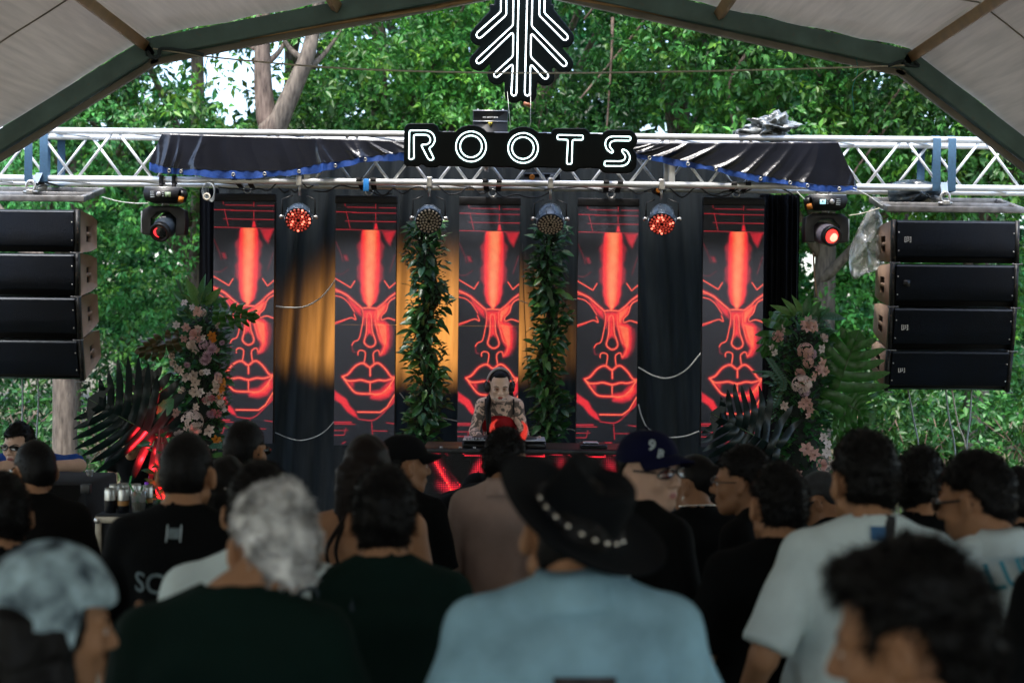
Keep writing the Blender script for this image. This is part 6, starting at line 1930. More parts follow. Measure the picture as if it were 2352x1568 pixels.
def hand_mesh(curl):
    """right hand, wrist at the origin, fingers along -z, palm facing -x (towards the thigh); V, quads"""
    F = Field(np.arange(-.05, .075, .0042), np.arange(-.075, .085, .0042), np.arange(-.235, .03, .0042))
    F.cap((0, 0, .02), (0, 0, -.02), .025, .026, 0, (.8, 1.15, 1)).ell((0, .002, -.055), (.019, .042, .052), .02)
    for y, l, r_ in ((-.031, .060, .0078), (-.0105, .076, .0088), (.0105, .082, .0092), (.031, .074, .0088)):
        a = np.array([0.0, y, -.092]); ang = 0.12
        for seg_, f_ in enumerate((.46, .30, .26)):
            ang += curl * (.5 if seg_ == 0 else .75)
            b = a + l * f_ * np.array([-math.sin(ang), y * .10, -math.cos(ang)])
            F.cap(a, b, r_ * (1 - .08 * seg_), r_ * (.92 - .1 * seg_), .006); a = b
    a = np.array([-.006, .030, -.03])
    for d, l, r_ in (((-.35, .62, -.70), .040, .0125), ((-.40, .25, -.88), .032, .0105), ((-.45, .0, -.9), .024, .0095)):
        d = np.array(d) / np.linalg.norm(d); b = a + d * l; F.cap(a, b, r_, r_ * .9, .010); a = b
    return F.mesh()
HANDS = {'relax': hand_mesh(.42), 'flat': hand_mesh(.16), 'grip': hand_mesh(.85)}


def person(label, px, ytop, Y, face, H=None, shirt='black', sleeves='short', hair='short', hcol='black', skin='tan', head=None, bend=0.0, w=1.0, arms=None, fine=.0075,
           nod=0.0, roll=0.0, trousers=M_trou, headdx=0.0, loose=1.0, neckline=0.0, top_extra=.0, group='people watching the stage', floor=0.0, hand='relax', collar=False, earw=1.0, sink=0.03):
    """a standing figure placed so that the crown of the head meets the picture point; face = body heading (0 = towards the stage)"""
    p = at(px, ytop, Y)
    T = thing('person', label, 'person', (p.x, Y, floor), group)
    head = face if head is None else head
    zt_ = p.z - floor - top_extra
    rb = rotz(R(face))
    # bend about the hips, leg length fixed by the real crown height
    S = 1.0
    def S_(v): return np.asarray(v, float)
    base_H = 1.70 - sink
    hb = R(bend)
    up_len = base_H - .92
    S = zt_ / (.92 + up_len * math.cos(hb)) if H is None else H / base_H
    def B(v):   # bend upper body points forward
        v = np.asarray(v, float).copy()
        if v[2] > .92 and bend:
            q = v - [0, 0, .92]; v = rotx(-hb) @ q + [0, 0, .92]
        return v * S
    hc = B((headdx, .047 + sink * .5, 1.580 - sink))            # head centre
    nk0, nk1 = B((0, -.012, 1.42)), B((headdx * .8, .012, 1.52 - sink * .6))
    hM = rotz(R(head - face)) @ rotx(-R(nod)) @ roty(R(roll))
    hp = lambda v: hc + hM @ (np.asarray(v, float) * S)
    # shift so that the head top is under the picture point horizontally
    shx = w * S
    SHO = [B((s * .163 * w, -.005, 1.372)) for s in (-1, 1)]
    if arms is None:
        arms = [((s * .232 * w, -.02, 1.11), (s * .235 * w, .06, .87)) for s in (-1, 1)]
    ARM = []
    for (e, wv), s in zip(arms, (-1, 1)): ARM.append((np.array(e) * S, np.array(wv) * S))
    ext = np.array([a for pr in ARM for a in pr] + SHO + [hc])
    xlo, xhi = min(-.36 * S * w, ext[:, 0].min() - .1), max(.36 * S * w, ext[:, 0].max() + .1)
    ylo, yhi = min(-.24 * S, ext[:, 1].min() - .12), max(.26 * S, ext[:, 1].max() + .12)
    hx, hy, hz = hc
    xs = bands(xlo, xhi, .021, [(hx - .115, hx + .115, fine)]); ys = bands(ylo, yhi, .021, [(hy - .14, hy + .15, fine)])
    zs = bands(-.02, zt_ + .06, .026, [(hz - .17, hz + .16, fine), (hz - .34, hz - .17, .016)])
    F = Field(xs, ys, zs)
    def limbs(F, inf=0.0, upper=True, legs=True):
        if legs:
            for s in (-1, 1):
                F.cap(np.array((s * .088, 0, .90)) * S, np.array((s * .10, .012, .50)) * S, (.086 + inf) * S, (.058 + inf) * S, .03)
                F.cap(np.array((s * .10, .012, .50)) * S, np.array((s * .105, -.02, .09)) * S, (.058 + inf) * S, (.040 + inf) * S, .02)
                F.cap(np.array((s * .105, -.03, .045)) * S, np.array((s * .125, .14, .035)) * S, .042 * S, .034 * S, .02)
    def torso(F, inf=0.0, ww=1.0):
        F.ell(B((0, 0, .92)), np.array((.165 * w * ww + inf, .115 + inf, .14 + inf)) * S, .05)
        F.ell(B((0, .01, 1.06)), np.array((.145 * w * ww + inf, .108 + inf, .19 + inf)) * S, .06)
        F.ell(B((0, 0, 1.23)), np.array((.165 * w + inf, .112 + inf, .20 + inf)) * S, .06)
        F.ell(B((0, -.02, 1.32)), np.array((.165 * w + inf * .8, .085 + inf, .075 + inf * .6)) * S, .05)
        for s, q in zip((-1, 1), SHO):
            F.cap(nk0 + [0, -.008, .035 * S], q, (.034 + inf * .7) * S, (.044 + inf * .6) * S, .045)
    limbs(F); torso(F)
    for s, q, (e, wv) in zip((-1, 1), SHO, ARM):
        F.cap(q, e, .050 * S, .038 * S, .03); F.cap(e, wv, .039 * S, .026 * S, .012)
    F.cap(nk0 - [0, 0, .02], nk1, .058 * S * (1 if hair != 'long' else .92), .053 * S, .035)
    hs = S
    # skull and face, in head space (y forward)
    F.ell(hp((0, -.012, .030)), np.array((.0745, .094, .090)) * hs, .02, hM)
    F.ell(hp((0, .022, -.040)), np.array((.058, .066, .078)) * hs, .03, hM)
    F.ell(hp((0, .058, -.094)), np.array((.024, .022, .022)) * hs, .03, hM)      # chin
    for s in (-1, 1):
        F.cap(hp((s * .056, -.005, -.055)), hp((s * .022, .055, -.098)), .018 * hs, .014 * hs, .025)   # jaw
        F.ell(hp((s * .040, .062, -.028)), np.array((.020, .018, .020)) * hs, .02, hM)   # cheek
        F.cap(hp((s * .012, .082, .018)), hp((s * .046, .068, .018)), .010 * hs, .009 * hs, .014)   # brow
        F.ell(hp((s * .031, .090, -.003)), np.array((.018, .013, .011)) * hs, .008, hM, cut=True)   # eye socket
        F.ell(hp((s * .031, .0735, -.003)), np.array((.0135, .0125, .0115)) * hs, .004, hM)      # eye
        ex = .0835 * earw
        F.ell(hp((s * ex, -.012, -.006)), np.array((.012, .022, .034)) * hs, .008, hM @ rotz(s * .6))   # ear
        F.ell(hp((s * (ex + .008), -.008, -.002)), np.array((.006, .010, .017)) * hs, .004, hM @ rotz(s * .45), cut=True)
    F.cap(hp((0, .086, .010)), hp((0, .106, -.030)), .008 * hs, .013 * hs, .010)   # nose
    for s in (-1, 1): F.ell(hp((s * .012, .095, -.035)), np.array((.009, .010, .008)) * hs, .008, hM)
    F.cap(hp((-.018, .084, -.060)), hp((.018, .084, -.060)), .0075 * hs, None, .008)
    F.cap(hp((-.015, .082, -.072)), hp((.015, .082, -.072)), .0085 * hs, None, .008)
    V, Q = F.mesh()
    VV, QQ, n_ = [V], [Q], len(V)
    for s, (e, wv) in zip((-1, 1), ARM):
        hv, hq = HANDS[hand]
        hv = hv.copy() * S
        if s < 0: hv = hv * [-1, 1, 1]; hq = hq[:, ::-1]
        dd = (wv - e); dd /= np.linalg.norm(dd)
        yy = np.array([0, 1.0, .0]) if abs(dd[1]) < .8 else np.array([0, 0, 1.0])
        zz = -dd; yy = yy - zz * yy.dot(zz); yy /= np.linalg.norm(yy); xx = np.cross(yy, zz)
        if abs(dd[1]) > .6 or hand == 'flat':    # reaching forward: palm down
            xx, yy = (s * -yy, s * xx)
            xx = np.cross(yy, zz)
        VV.append(hv @ np.stack([xx, yy, zz], 1).T + wv - zz * .012); QQ.append(hq + n_); n_ += len(hv)
    off = rb @ np.array([hc[0], hc[1], 0])      # bring the head over the picture point
    T.location = (p.x - off[0], Y - off[1], floor); ORG[T.name] = Vector(T.location)
    T.rotation_euler = (0, 0, R(face))
    me = np_mesh('body', np.concatenate(VV), [np.concatenate(QQ)])
    body = place('body', me, SK[skin], T, smooth=True)
    info = dict(T=T, hp=hp, hM=hM, S=S, B=B, body=body, SHO=SHO, ARM=ARM, hc=hc, nk0=nk0)
    # ---------------- lips, brows, closed lids
    return info, dict(F=None, torso=torso, limbs=limbs, xs=xs, ys=ys, zs=zs, ylo=ylo, yhi=yhi, xlo=xlo, xhi=xhi, w=w)


def dress(info, aux, shirt='black', sleeves='short', loose=1.0, neckline=0.0, trousers=None, crop=None, collar=False, name=None, seed=0):
    T, B, S, SHO, ARM, w = info['T'], info['B'], info['S'], info['SHO'], info['ARM'], aux['w']
    step = .0155
    F = Field(np.arange(aux['xlo'] - .06, aux['xhi'] + .06, step), np.arange(aux['ylo'] - .05, aux['yhi'] + .06, step), np.arange(.70 * S, 1.56 * S, step))
    inf = .013 + .010 * loose
    if sleeves != 'strapless':
        aux['torso'](F, inf * .8, 1.0 + .12 * loose)
        F.cap(B((-.07 * w, 0, .82)), B((.07 * w, 0, .82)), (.13 + .015 * loose) * S, None, .05, (1, .95, 1))
        F.cap(B((-.06 * w, 0, 1.0)), B((.06 * w, 0, 1.0)), (.125 + .02 * loose) * S, None, .06, (1, .95, 1))
        for q, (e, wv) in zip(SHO, ARM):
            if sleeves == 'short':
                m_ = q + (e - q) * (.72 + .12 * loose); F.cap(q, m_, (.053 + .004 * loose) * S, (.060 + .012 * loose) * S, .035)
            elif sleeves == 'long':
                F.cap(q, e, (.053 + .003 * loose) * S, (.054 + .006 * loose) * S, .035); F.cap(e, e + (wv - e) * .97, .052 * S, .040 * S, .015)
    else:
        F.ell(B((0, .01, 1.06)), np.array((.158 * w, .122, .19)) * S, .04); F.ell(B((0, 0, 1.22)), np.array((.172 * w, .122, .13)) * S, .04); F.ell(B((0, 0, .92)), np.array((.18 * w, .13, .14)) * S, .05)
    P = F.pts()
    # cloth folds
    f = v_noise(P * [1, 1, .45], 22 / S, seed) * .0095 + v_noise(P * [1, 1, .5], 48 / S, seed + 4) * .003 + v_noise(P * [1, 1, 1.5] + [0, 0, P[..., 0:1].mean() * 0], 12, seed + 9) * .005
    F.D = F.D + f * (1 + loose) * np.clip((1.36 * S - P[..., 2]) / (.18 * S), .12, 1)
    # neck opening
    n0 = info['nk0']
    F.cap(n0 + [0, .012 + neckline * .04, .082 * S - neckline * .05], n0 + np.array([0, .03, .22]), (.064 + .02 * neckline) * S, .085 * S, .006, cut=True)
    if sleeves == 'none':
        for s, q in zip((-1, 1), SHO): F.cap(q + [s * .018, 0, -.01], q + np.array([s * .05, 0, -.12]), .07 * S, .075 * S, .006, cut=True)
    if sleeves == 'strapless':
        nz_ = (B((0, 0, 1.29)))[2]
        F.D = np.maximum(F.D, P[..., 2] - nz_)
    zl = (crop if crop is not None else .80) * S
    F.D = np.maximum(F.D, zl + .012 * np.sin(P[..., 0] * 14 + seed) - P[..., 2])
    if sleeves == 'short':
        for q, (e, wv) in zip(SHO, ARM):
            m_ = q + (e - q) * (.74 + .14 * loose); d = (e - q) / np.linalg.norm(e - q)
            cutp = (P - m_) @ d
            near = np.linalg.norm(P - (q + ((P - q) @ d)[..., None] * d), axis=-1) < .13 * S
            away = ((P - q) @ d) > 0
            arm_zone = near & away & (cutp > 0) & (np.abs(P[..., 0]) > .19 * S * w)
            F.D = np.where(arm_zone, np.maximum(F.D, cutp), F.D)
    V, Q = F.mesh()
    o = place(name or ('shirt' if sleeves != 'strapless' else 'dress'), np_mesh('shirt', V, [Q]), SH_[shirt], T, smooth=True)
    info['shirt'] = o
    if collar:
        mb = MB(); n_ = 26; rows = []
        for rr_, zz in ((.064, .065), (.069, .105), (.080, .082), (.092, .050), (.097, .034)):
            rows.append([n0 + np.array([rr_ * 1.02 * math.sin(a) * S, rr_ * 1.05 * math.cos(a) * -S + .012, (zz - .03) * S - .028 * (1 - math.cos(a)) * .5 + .004 * math.sin(3 * a)]) for a in np.linspace(-2.75, 2.75, n_)])
        mb.grid(rows); mb.build('collar', SH_[shirt], T, smooth=True, local=True)
    # trousers and shoes
    F = Field(np.arange(-.30 * S, .30 * S, .02), np.arange(-.20 * S, .24 * S, .02), np.arange(.05, 1.02 * S, .03))
    for s in (-1, 1):
        F.cap(np.array((s * .088, 0, .88)) * S, np.array((s * .10, .012, .50)) * S, .100 * S, .076 * S, .03); F.cap(np.array((s * .10, .012, .50)) * S, np.array((s * .105, -.02, .10)) * S, .076 * S, .062 * S, .02)
    F.ell(np.array((0, 0, .92)) * S, np.array((.178 * w, .128, .12)) * S, .04)
    V, Q = F.mesh(); place('trousers', np_mesh('trousers', V, [Q]), trousers or M_trou, T, smooth=True)
    mb = MB()
    for s in (-1, 1): mb.ball(np.array((s * .115, .055, .045)) * S, np.array((.052, .145, .05)) * S, 12, 8)
    mb.build('shoes', M_shoe, T, smooth=True, local=True)
    return o


def blades(V0, N0, L, rng, droop, spread, wd, comb=None):
    """thin tapering hair blades grown from surface points"""
    n = len(V0)
    d = N0 * spread + rng.normal(0, .35, (n, 3)); d[:, 2] -= droop
    if comb is not None: d = d + comb
    d /= np.linalg.norm(d, axis=1, keepdims=True)
    s = np.cross(d, rng.normal(0, 1, (n, 3))); s /= np.linalg.norm(s, axis=1, keepdims=True) + 1e-9
    l_ = L * rng.uniform(.5, 1.3, n)[:, None]
    b = V0 - N0 * .004
    m_ = b + d * l_ * .55; t_ = b + d * l_ + np.stack([0 * l_[:, 0], 0 * l_[:, 0], -l_[:, 0] * .25], 1)
    V = np.stack([b - s * wd, b + s * wd, m_ + s * wd * .8, m_ - s * wd * .8, t_], 1).reshape(-1, 3)
    k = np.arange(n)[:, None] * 5
    return V, k + [0, 1, 2, 3], k + [3, 2, 4]


def hair(info, style='short', col='black', vol=1.0, seed=0, nbl=2600):
    hp, hM, S, T, hc = info['hp'], info['hM'], info['S'], info['T'], info['hc']
    st = .0085
    lo = hc - np.array([.17, .19, .50 if style in ('long', 'bob') else .20]); hi = hc + np.array([.17, .19, .20])
    F = Field(np.arange(lo[0], hi[0], st), np.arange(lo[1], hi[1], st), np.arange(lo[2], hi[2], st))
    t = {'short': .016, 'crop': .010, 'quiff': .014, 'bun': .009, 'long': .020, 'curly': .022, 'buzz': .005, 'mop': .024, 'bob': .022}[style] * vol
    F.ell(hp((0, -.016, .032)), np.array((.0748 + t * .32, .096 + t * .7, .092 + t * 1.1)) * S, 0, hM)
    if style in ('short', 'curly', 'mop', 'quiff', 'crop', 'bob', 'long'):
        F.ell(hp((0, -.060, -.020)), np.array((.062 + t * .35, .048 + t * .6, .068 + t * .7)) * S, .03, hM)
    if style in ('quiff', 'mop'):
        F.ell(hp((0, .035, .105)), np.array((.056, .055, .022 * vol)) * S, .03, hM)
    if style in ('long', 'bob'):
        L_ = .40 if style == 'long' else .22
        for x in (-.045, 0, .045):
            F.cap(hp((x, -.075, .0)), hc + np.array([x * 1.7, -.115, -L_]) * S, .05 * S, .042 * S, .03)
        for s in (-1, 1): F.cap(hp((s * .072, -.02, .0)), hc + np.array([s * .095, -.04, -L_ * .8]) * S, .030 * S, .026 * S, .025)
    if style == 'bun': F.ell(hp((0, -.115, .055)), np.array((.038, .036, .036)) * S, .012, hM)
    P = F.pts(); q = (P - hc) @ hM / S       # head space
    x, y, z = q[..., 0], q[..., 1], q[..., 2]
    hl = .080 if style == 'bun' else .064
    # face window and the nape line
    face = (y > (.030 + .02 * np.abs(x) / .07)) & (z < hl + .012 * np.sin(x * 60 + seed))
    front = np.clip(np.minimum(y - .034, hl - z), -.05, .05)
    F.D = np.maximum(F.D, front)
    side = np.minimum(np.minimum(y + .002, .034 - z), .05)             # clears the temples and ears
    if style not in ('long', 'bob', 'mop'): F.D = np.maximum(F.D, np.minimum(side, np.abs(x) - .03))
    ear = np.sqrt((y + .012) ** 2 + (z + .008) ** 2) - .041
    F.D += .0075 * np.clip((.030 - z) / .08, 0, 1.2) * (style in ('short', 'crop', 'quiff'))
    if style not in ('long', 'bob'): F.D = np.where((np.abs(x) > .05), np.maximum(F.D, -ear), F.D)
    if style not in ('long', 'bob'):
        nape = -.088 if style not in ('crop', 'curly') else (-.045 if style == 'crop' else -.062)
        F.D = np.maximum(F.D, nape + .10 * np.clip(y + .06, 0, .1) * 6 - z)
    amp = {'curly': .008, 'mop': .007, 'short': .004, 'quiff': .005, 'long': .004, 'bob': .004}.get(style, .0015)
    F.D += v_noise(P, 75, seed) * amp + v_noise(P, 160, seed + 3) * amp * .6
    V, Q = F.mesh()
    if not len(V): return None
    rng = np.random.default_rng(seed + 5)
    VV, quads, tris = [V], [Q], []
    if nbl and style not in ('buzz',):
        if style in ('short', 'crop'): nbl = int(nbl * 1.7)
        c = V[Q].mean(1); nn = np.cross(V[Q[:, 2]] - V[Q[:, 0]], V[Q[:, 3]] - V[Q[:, 1]]); nn /= np.linalg.norm(nn, axis=1, keepdims=True) + 1e-9
        i = rng.integers(0, len(Q), nbl)
        ln = {'curly': .017, 'mop': .025, 'short': .015, 'quiff': .020, 'crop': .008, 'bun': .012, 'long': .07, 'bob': .06}[style] * S
        comb = None
        if style in ('bun', 'long', 'bob'): comb = (hp((0, -.11, .05 if style == 'bun' else -.2)) - c[i]) * 6
        cj = c[i]; nj = nn[i]
        if style == 'curly':      # tufts that share a direction
            ctr = rng.integers(0, len(Q), 240); own = np.argmin(((cj[:, None, :] - c[ctr][None, :, :]) ** 2).sum(-1), 1); tdir = nn[ctr] * .9 + rng.normal(0, .75, (240, 3))
            comb = tdir[own] * 1.5; ln = .019 * S
        b_, bq, bt = blades(c[i], nn[i], ln, rng, .25 if style not in ('long', 'bob') else 1.0, {'curly': 1.1, 'mop': .55, 'short': .75, 'quiff': .5, 'crop': .9, 'bun': .05, 'long': .1, 'bob': .1}[style], .0016 if style != 'curly' else .0022, comb)
        VV.append(b_); quads.append(bq + len(V)); tris.append(bt + len(V))
    o = place('hair', np_mesh('hair', np.concatenate(VV), [np.concatenate(quads)] + tris), HM[col], T, smooth=True)
    info['hair'] = o
    return o


def face_paint(info, closed=False, lips=(.38, .12, .10), brow=(.02, .014, .012)):
    """brows, lids or irises and lips as small pieces on the face"""
    hp, hM, S, T = info['hp'], info['hM'], info['S'], info['T']
    bvh = BVHTree.FromPolygons([v.co[:] for v in info['body'].data.vertices], [tuple(p.vertices) for p in info['body'].data.polygons])
    fw = Vector(hM @ np.array([0, -1.0, 0]))
    def onface(x, z, lift=.0012):
        o_ = Vector(hp((x, .16, z))); h, n_, _, _ = bvh.ray_cast(o_, fw)
        return np.array(h) - np.array(fw) * lift if h is not None else np.array(hp((x, .09, z)))
    def patch(name, outline, m, lift=.0012):
        c = np.mean(outline, axis=0); rows = [[onface(*(c + (np.array(p) - c) * f), lift) for p in outline + outline[:1]] for f in (.02, .55, 1.0)]
        MB().grid(rows).build(name, m, T, smooth=True, local=True)
    M_b = HM['black']
    for s in (-1, 1):
        patch('eyebrow', [(s * .014, .0185), (s * .032, .025), (s * .050, .018), (s * .048, .0155), (s * .032, .0205), (s * .015, .0145)], M_b)
        if closed:
            patch('eyelid_shadow', [(s * (.031 + .017 * math.cos(a)), .001 + .009 * math.sin(a)) for a in np.linspace(0, 6.2, 12)], bpy.data.materials.get('eye_shadow') or mat('eye_shadow', (.20, .085, .05), .5), .0008)
            patch('lashes', [(s * .015, -.008), (s * .031, -.0105), (s * .049, -.006), (s * .049, -.0095), (s * .031, -.0145), (s * .015, -.0105)], M_b, .0016)
        else:
            patch('eye', [(s * (.031 + .013 * math.cos(a)), -.003 + .006 * math.sin(a)) for a in np.linspace(0, 6.2, 12)], M_white, .0008)
            patch('iris', [(s * (.031 + .006 * math.cos(a)), -.003 + .006 * math.sin(a)) for a in np.linspace(0, 6.2, 10)], M_b, .0016)
    key = 'lips_%d' % int(lips[0] * 100)
    ml = bpy.data.materials.get(key) or mat(key, lips, .4, var=.1)
    patch('lips', [(-.023, -.0645), (-.012, -.058), (-.004, -.0555), (0, -.0575), (.004, -.0555), (.012, -.058), (.023, -.0645), (.012, -.073), (0, -.0765), (-.012, -.073)], ml, .0012)
    patch('mouth_line', [(-.021, -.0645), (0, -.0655), (.021, -.0645), (0, -.0672)], M_b, .0022)


def glasses(info, lens=M_glass, thin=False, wrap=False):
    hp, hM, S, T = info['hp'], info['hM'], info['S'], info['T']
    mb = MB()
    for s in (-1, 1):
        P = [(s * (.033 + (.027 if not thin else .024) * math.cos(a)), .103 - (.02 if wrap else .006) * max(0, math.cos(a)), .002 + (.017 if not wrap else .014) * math.sin(a) - (.005 * math.cos(a) if wrap else 0)) for a in np.linspace(0, 6.283, 18)]
        if not thin:
            c = (s * .033, .106 - (.006 if wrap else 0), .002)
            mb.grid([[hp(np.array(c) + (np.array(p) - c) * f) for p in P] for f in (.02, .6, 1.0)])
        mb2 = MB(); mb2.tube([hp(p) for p in P[:-1]], .0022 if thin else .003, 6, closed=True); mb2.build('rim', M_glass, T, smooth=True, local=True)
        MB().tube([hp((s * .059, .097 - (.02 if wrap else 0), .006)), hp((s * .076, .06, .008)), hp((s * .080, -.005, .010)), hp((s * .078, -.03, -.006))], .0042 if not thin else .0024, 6).build('temple', M_glass, T, smooth=True, local=True)
    if not thin: mb.build('glasses_lens', lens, T, smooth=True, local=True)
    MB().tube([hp((-.012, .107, .006)), hp((0, .110, .009)), hp((.012, .107, .006))], .003, 6).build('bridge', M_glass, T, smooth=True, local=True)


def decal(info, name, V2, F2, m, z0, x0=0, side=-1, scale=1.0, target='shirt', lift=.009):
    """flat print pressed onto the back (side -1) or chest (+1) of a garment; V2 in metres round (x0, z0)"""
    ob = info[target]; S = info['S']
    bvh = BVHTree.FromPolygons([v.co[:] for v in ob.data.vertices], [tuple(p.vertices) for p in ob.data.polygons])
    P = []
    for x, y in V2:
        o_ = Vector((x0 + x * scale * (1 if side < 0 else -1), side * .8, z0 + y * scale)); h, n_, _, _ = bvh.ray_cast(o_, Vector((0, -side, 0)))
        if h is None: h = Vector((o_.x, side * .12, o_.z))
        P.append((h.x, h.y + side * lift, h.z))
    me = bpy.data.meshes.new(name); me.from_pydata(P, [], [tuple(f) for f in F2]); me.update()
    return place(name, me, m, info['T'])


def decal_text(info, body, size, m, z0, x0=0, side=-1, bold=True, rot=0, **k):
    V, F2 = text_mesh(body, size, bold)
    V = V - [0, (V[:, 1].min() + V[:, 1].max()) / 2]
    c, s_ = math.cos(rot), math.sin(rot); V = V @ np.array([[c, s_], [-s_, c]])
    return decal(info, 'lettering', V, F2, m, z0, x0, side, **k)


def decal_grid(info, name, w_, h_, m, z0, x0=0, side=-1, n=8, rot=0, **k):
    X, Z = np.meshgrid(np.linspace(-w_ / 2, w_ / 2, n), np.linspace(-h_ / 2, h_ / 2, n))
    V = np.stack([X.ravel(), Z.ravel()], 1); c, s_ = math.cos(rot), math.sin(rot); V = V @ np.array([[c, s_], [-s_, c]])
    F2 = [(i * n + j, i * n + j + 1, (i + 1) * n + j + 1, (i + 1) * n + j) for i in range(n - 1) for j in range(n - 1)]
    return decal(info, name, V, F2, m, z0, x0, side, **k)


def cap_hat(info, m, brim_yaw=0, tall=1.0):
    hp, hM, S, T = info['hp'], info['hM'], info['S'], info['T']
    rows = []
    for v in np.linspace(0, 1, 9):
        a = v * math.pi / 2
        rows.append([hp((.089 * math.cos(a) ** .8 * math.sin(t), -.014 + .110 * math.cos(a) ** .8 * math.cos(t), .035 + .098 * tall * math.sin(a) + .002 * math.cos(6 * t) * math.cos(a))) for t in np.linspace(0, 2 * math.pi, 37)])
    o = MB().grid(rows).build('cap_crown', m, T, smooth=True, local=True); info['cap'] = o
    rows = []
    bm = rotz(R(brim_yaw))
    for v in np.linspace(0, 1, 5):
        rows.append([hp(bm @ np.array([.083 * math.sin(t) * (1 + .05 * v), -.014 + .104 * math.cos(t) + .075 * v * math.cos(t * .95), .040 - .018 * v - .035 * math.sin(t) ** 2 * (.4 + v * .6) + .02])) for t in np.linspace(-1.25, 1.25, 19)])
    o = MB().grid(rows).build('cap_brim', m, T, smooth=True, local=True)
    md = o.modifiers.new('thickness', 'SOLIDIFY'); md.thickness = .004
    MB().ball(hp((0, -.014, .136 * tall + .001)), .007, 8, 5).build('cap_button', m, T, smooth=True, local=True)


M_capb = shirt_mat('black_cap_cloth', (.003, .0035, .0045)); M_capn = shirt_mat('navy_cap_cloth', (.003, .0042, .024))
M_print = mat('pale_print', (.42, .50, .52), .7, var=.15, scale=30); M_printd = mat('dark_print', (.015, .03, .04), .7); M_printb = mat('teal_print', (.06, .33, .42), .7); M_dim = mat('faded_print', (.12, .16, .17), .8, var=.4, scale=20)
M_dimb = mat('blue_mark', (.03, .12, .26), .7, var=.3)
def lpos(info, px, py, Y):
    """picture point -> the figure's own coordinates (x, z)"""
    T = info['T']; p = at(px, py, Y) - T.location
    q = rotz(-T.rotation_euler[2]) @ np.array(p)
    return q[0], q[2]


def make(label, px, ytop, Y, face, hairst='short', hcol='black', vol=1.0, nbl=2600, seed=None, shirt='black', sleeves='short', loose=1.0, trousers=None, crop=None, collar=False, neckline=0.0, **k):
    seed = seed if seed is not None else int(px) % 97
    top = {'short': .020, 'crop': .012, 'quiff': .03, 'bun': .01, 'long': .022, 'curly': .03, 'buzz': .006, 'mop': .032, 'bob': .022, None: 0}[hairst] * vol
    info, aux = person(label, px, ytop, Y, face, top_extra=top * .9, **k)
    dress(info, aux, shirt, sleeves, loose, neckline, trousers, crop, collar, seed=seed)
    if hairst: hair(info, hairst, hcol, vol, seed, nbl)
    return info

# ---- the performer
dj = make('woman performer with tattoos and headphones leaning over the table', 1148, 845, 10.50, 180, 'bun', vol=.6, skin='ink', shirt='redtop', sleeves='strapless', bend=31, head=186, nod=15, sink=0, fine=.0052, w=.80, nbl=900,
          arms=[((-.185, .26, 1.10), (-.22, .50, 1.075)), ((.19, .27, 1.11), (.135, .53, 1.085))], floor=.18, hand='flat', group='performers', earw=.97)
face_paint(dj, closed=True, lips=(.42, .07, .06))
hp, hM, S, T = dj['hp'], dj['hM'], dj['S'], dj['T']
M_hpb = mat('headphone_band', (.40, .39, .41), .4, metal=.3)
arc = [hp((.098 * math.sin(a), -.012, .02 + .118 * math.cos(a))) for a in np.linspace(-1.45, 1.45, 22)]
hpn = thing('headphones', 'grey banded headphones worn by the woman performer', 'headphones', tuple(T.location))
hpn.rotation_euler = T.rotation_euler
mb = MB()
A = np.array(arc); mb.grid(np.stack([A + hM @ np.array([0, d, 0]) for d in (-.017, -.006, .006, .017)], 1)); A2 = np.array([hp((.090 * math.sin(a), -.012, .02 + .108 * math.cos(a))) for a in np.linspace(-1.45, 1.45, 22)])
mb.grid(np.stack([A2 + hM @ np.array([0, d, 0]) for d in (.017, .006, -.006, -.017)], 1))
for d in (-.017, .017): mb.grid(np.stack([A + hM @ np.array([0, d, 0]), A2 + hM @ np.array([0, d, 0])], 1))
mb.build('band', M_hpb, hpn, smooth=True, local=True)
for s in (-1, 1):
    Mz = hM @ roty(s * math.pi / 2)
    MB().lathe([(.001, .028), (.030, .026), (.038, .016), (.040, .0), (.036, -.012), (.030, -.014)], hp((s * .085, -.010, -.012)), 20, Mz).build('ear_cup', M_blk, hpn, smooth=True, local=True)
    MB().tube([hp((s * .098, -.012, .035)), hp((s * .113, -.012, .012)), hp((s * .112, -.012, -.012))], .006, 6).build('hinge', M_blk, hpn, smooth=True, local=True)
MB().tube(smooth_path([hp((.090, .0, -.05)), hp((.10, .02, -.16)), hp((.13, .06, -.32)), hp((.10, .10, -.45))], 5), .0028, 5).build('lead', M_cablek, hpn, smooth=True, local=True)
# long lock of hair over one shoulder, necklace, straps
n0 = dj['nk0']
L = smooth_path([hp((.02, -.10, -.02)), n0 + np.array([.055, -.055, .06]), n0 + np.array([.085, .05, -.02]), n0 + np.array([.080, .105, -.14]), n0 + np.array([.075, .115, -.27])], 7)
MB().tube(L, np.interp(np.linspace(0, 1, len(L)), [0, .3, .7, 1], [.008, .018, .022, .014]), 10).build('hair_lock', HM['black'], T, smooth=True, local=True)
L = smooth_path([hp((-.05, -.07, -.04)), n0 + np.array([-.085, -.035, .04]), n0 + np.array([-.10, -.02, -.06])], 7)
MB().tube(L, np.linspace(.024, .012, len(L)), 8).build('hair_lock', HM['black'], T, smooth=True, local=True)
bv = BVHTree.FromPolygons([v.co[:] for v in dj['body'].data.vertices], [tuple(p.vertices) for p in dj['body'].data.polygons])
nl = []
for a in np.linspace(-2.3, 2.3, 34):
    r_ = np.array([math.sin(a), math.cos(a) * .9, 0]); o_ = n0 + r_ * .25 + np.array([0, .02, .085 - .075 * math.cos(a / 1.35)])
    h, _, _, _ = bv.ray_cast(Vector(o_), Vector(-r_)); 
    if h is not None: nl.append(np.array(h) + r_ * .006)
neck = MB()
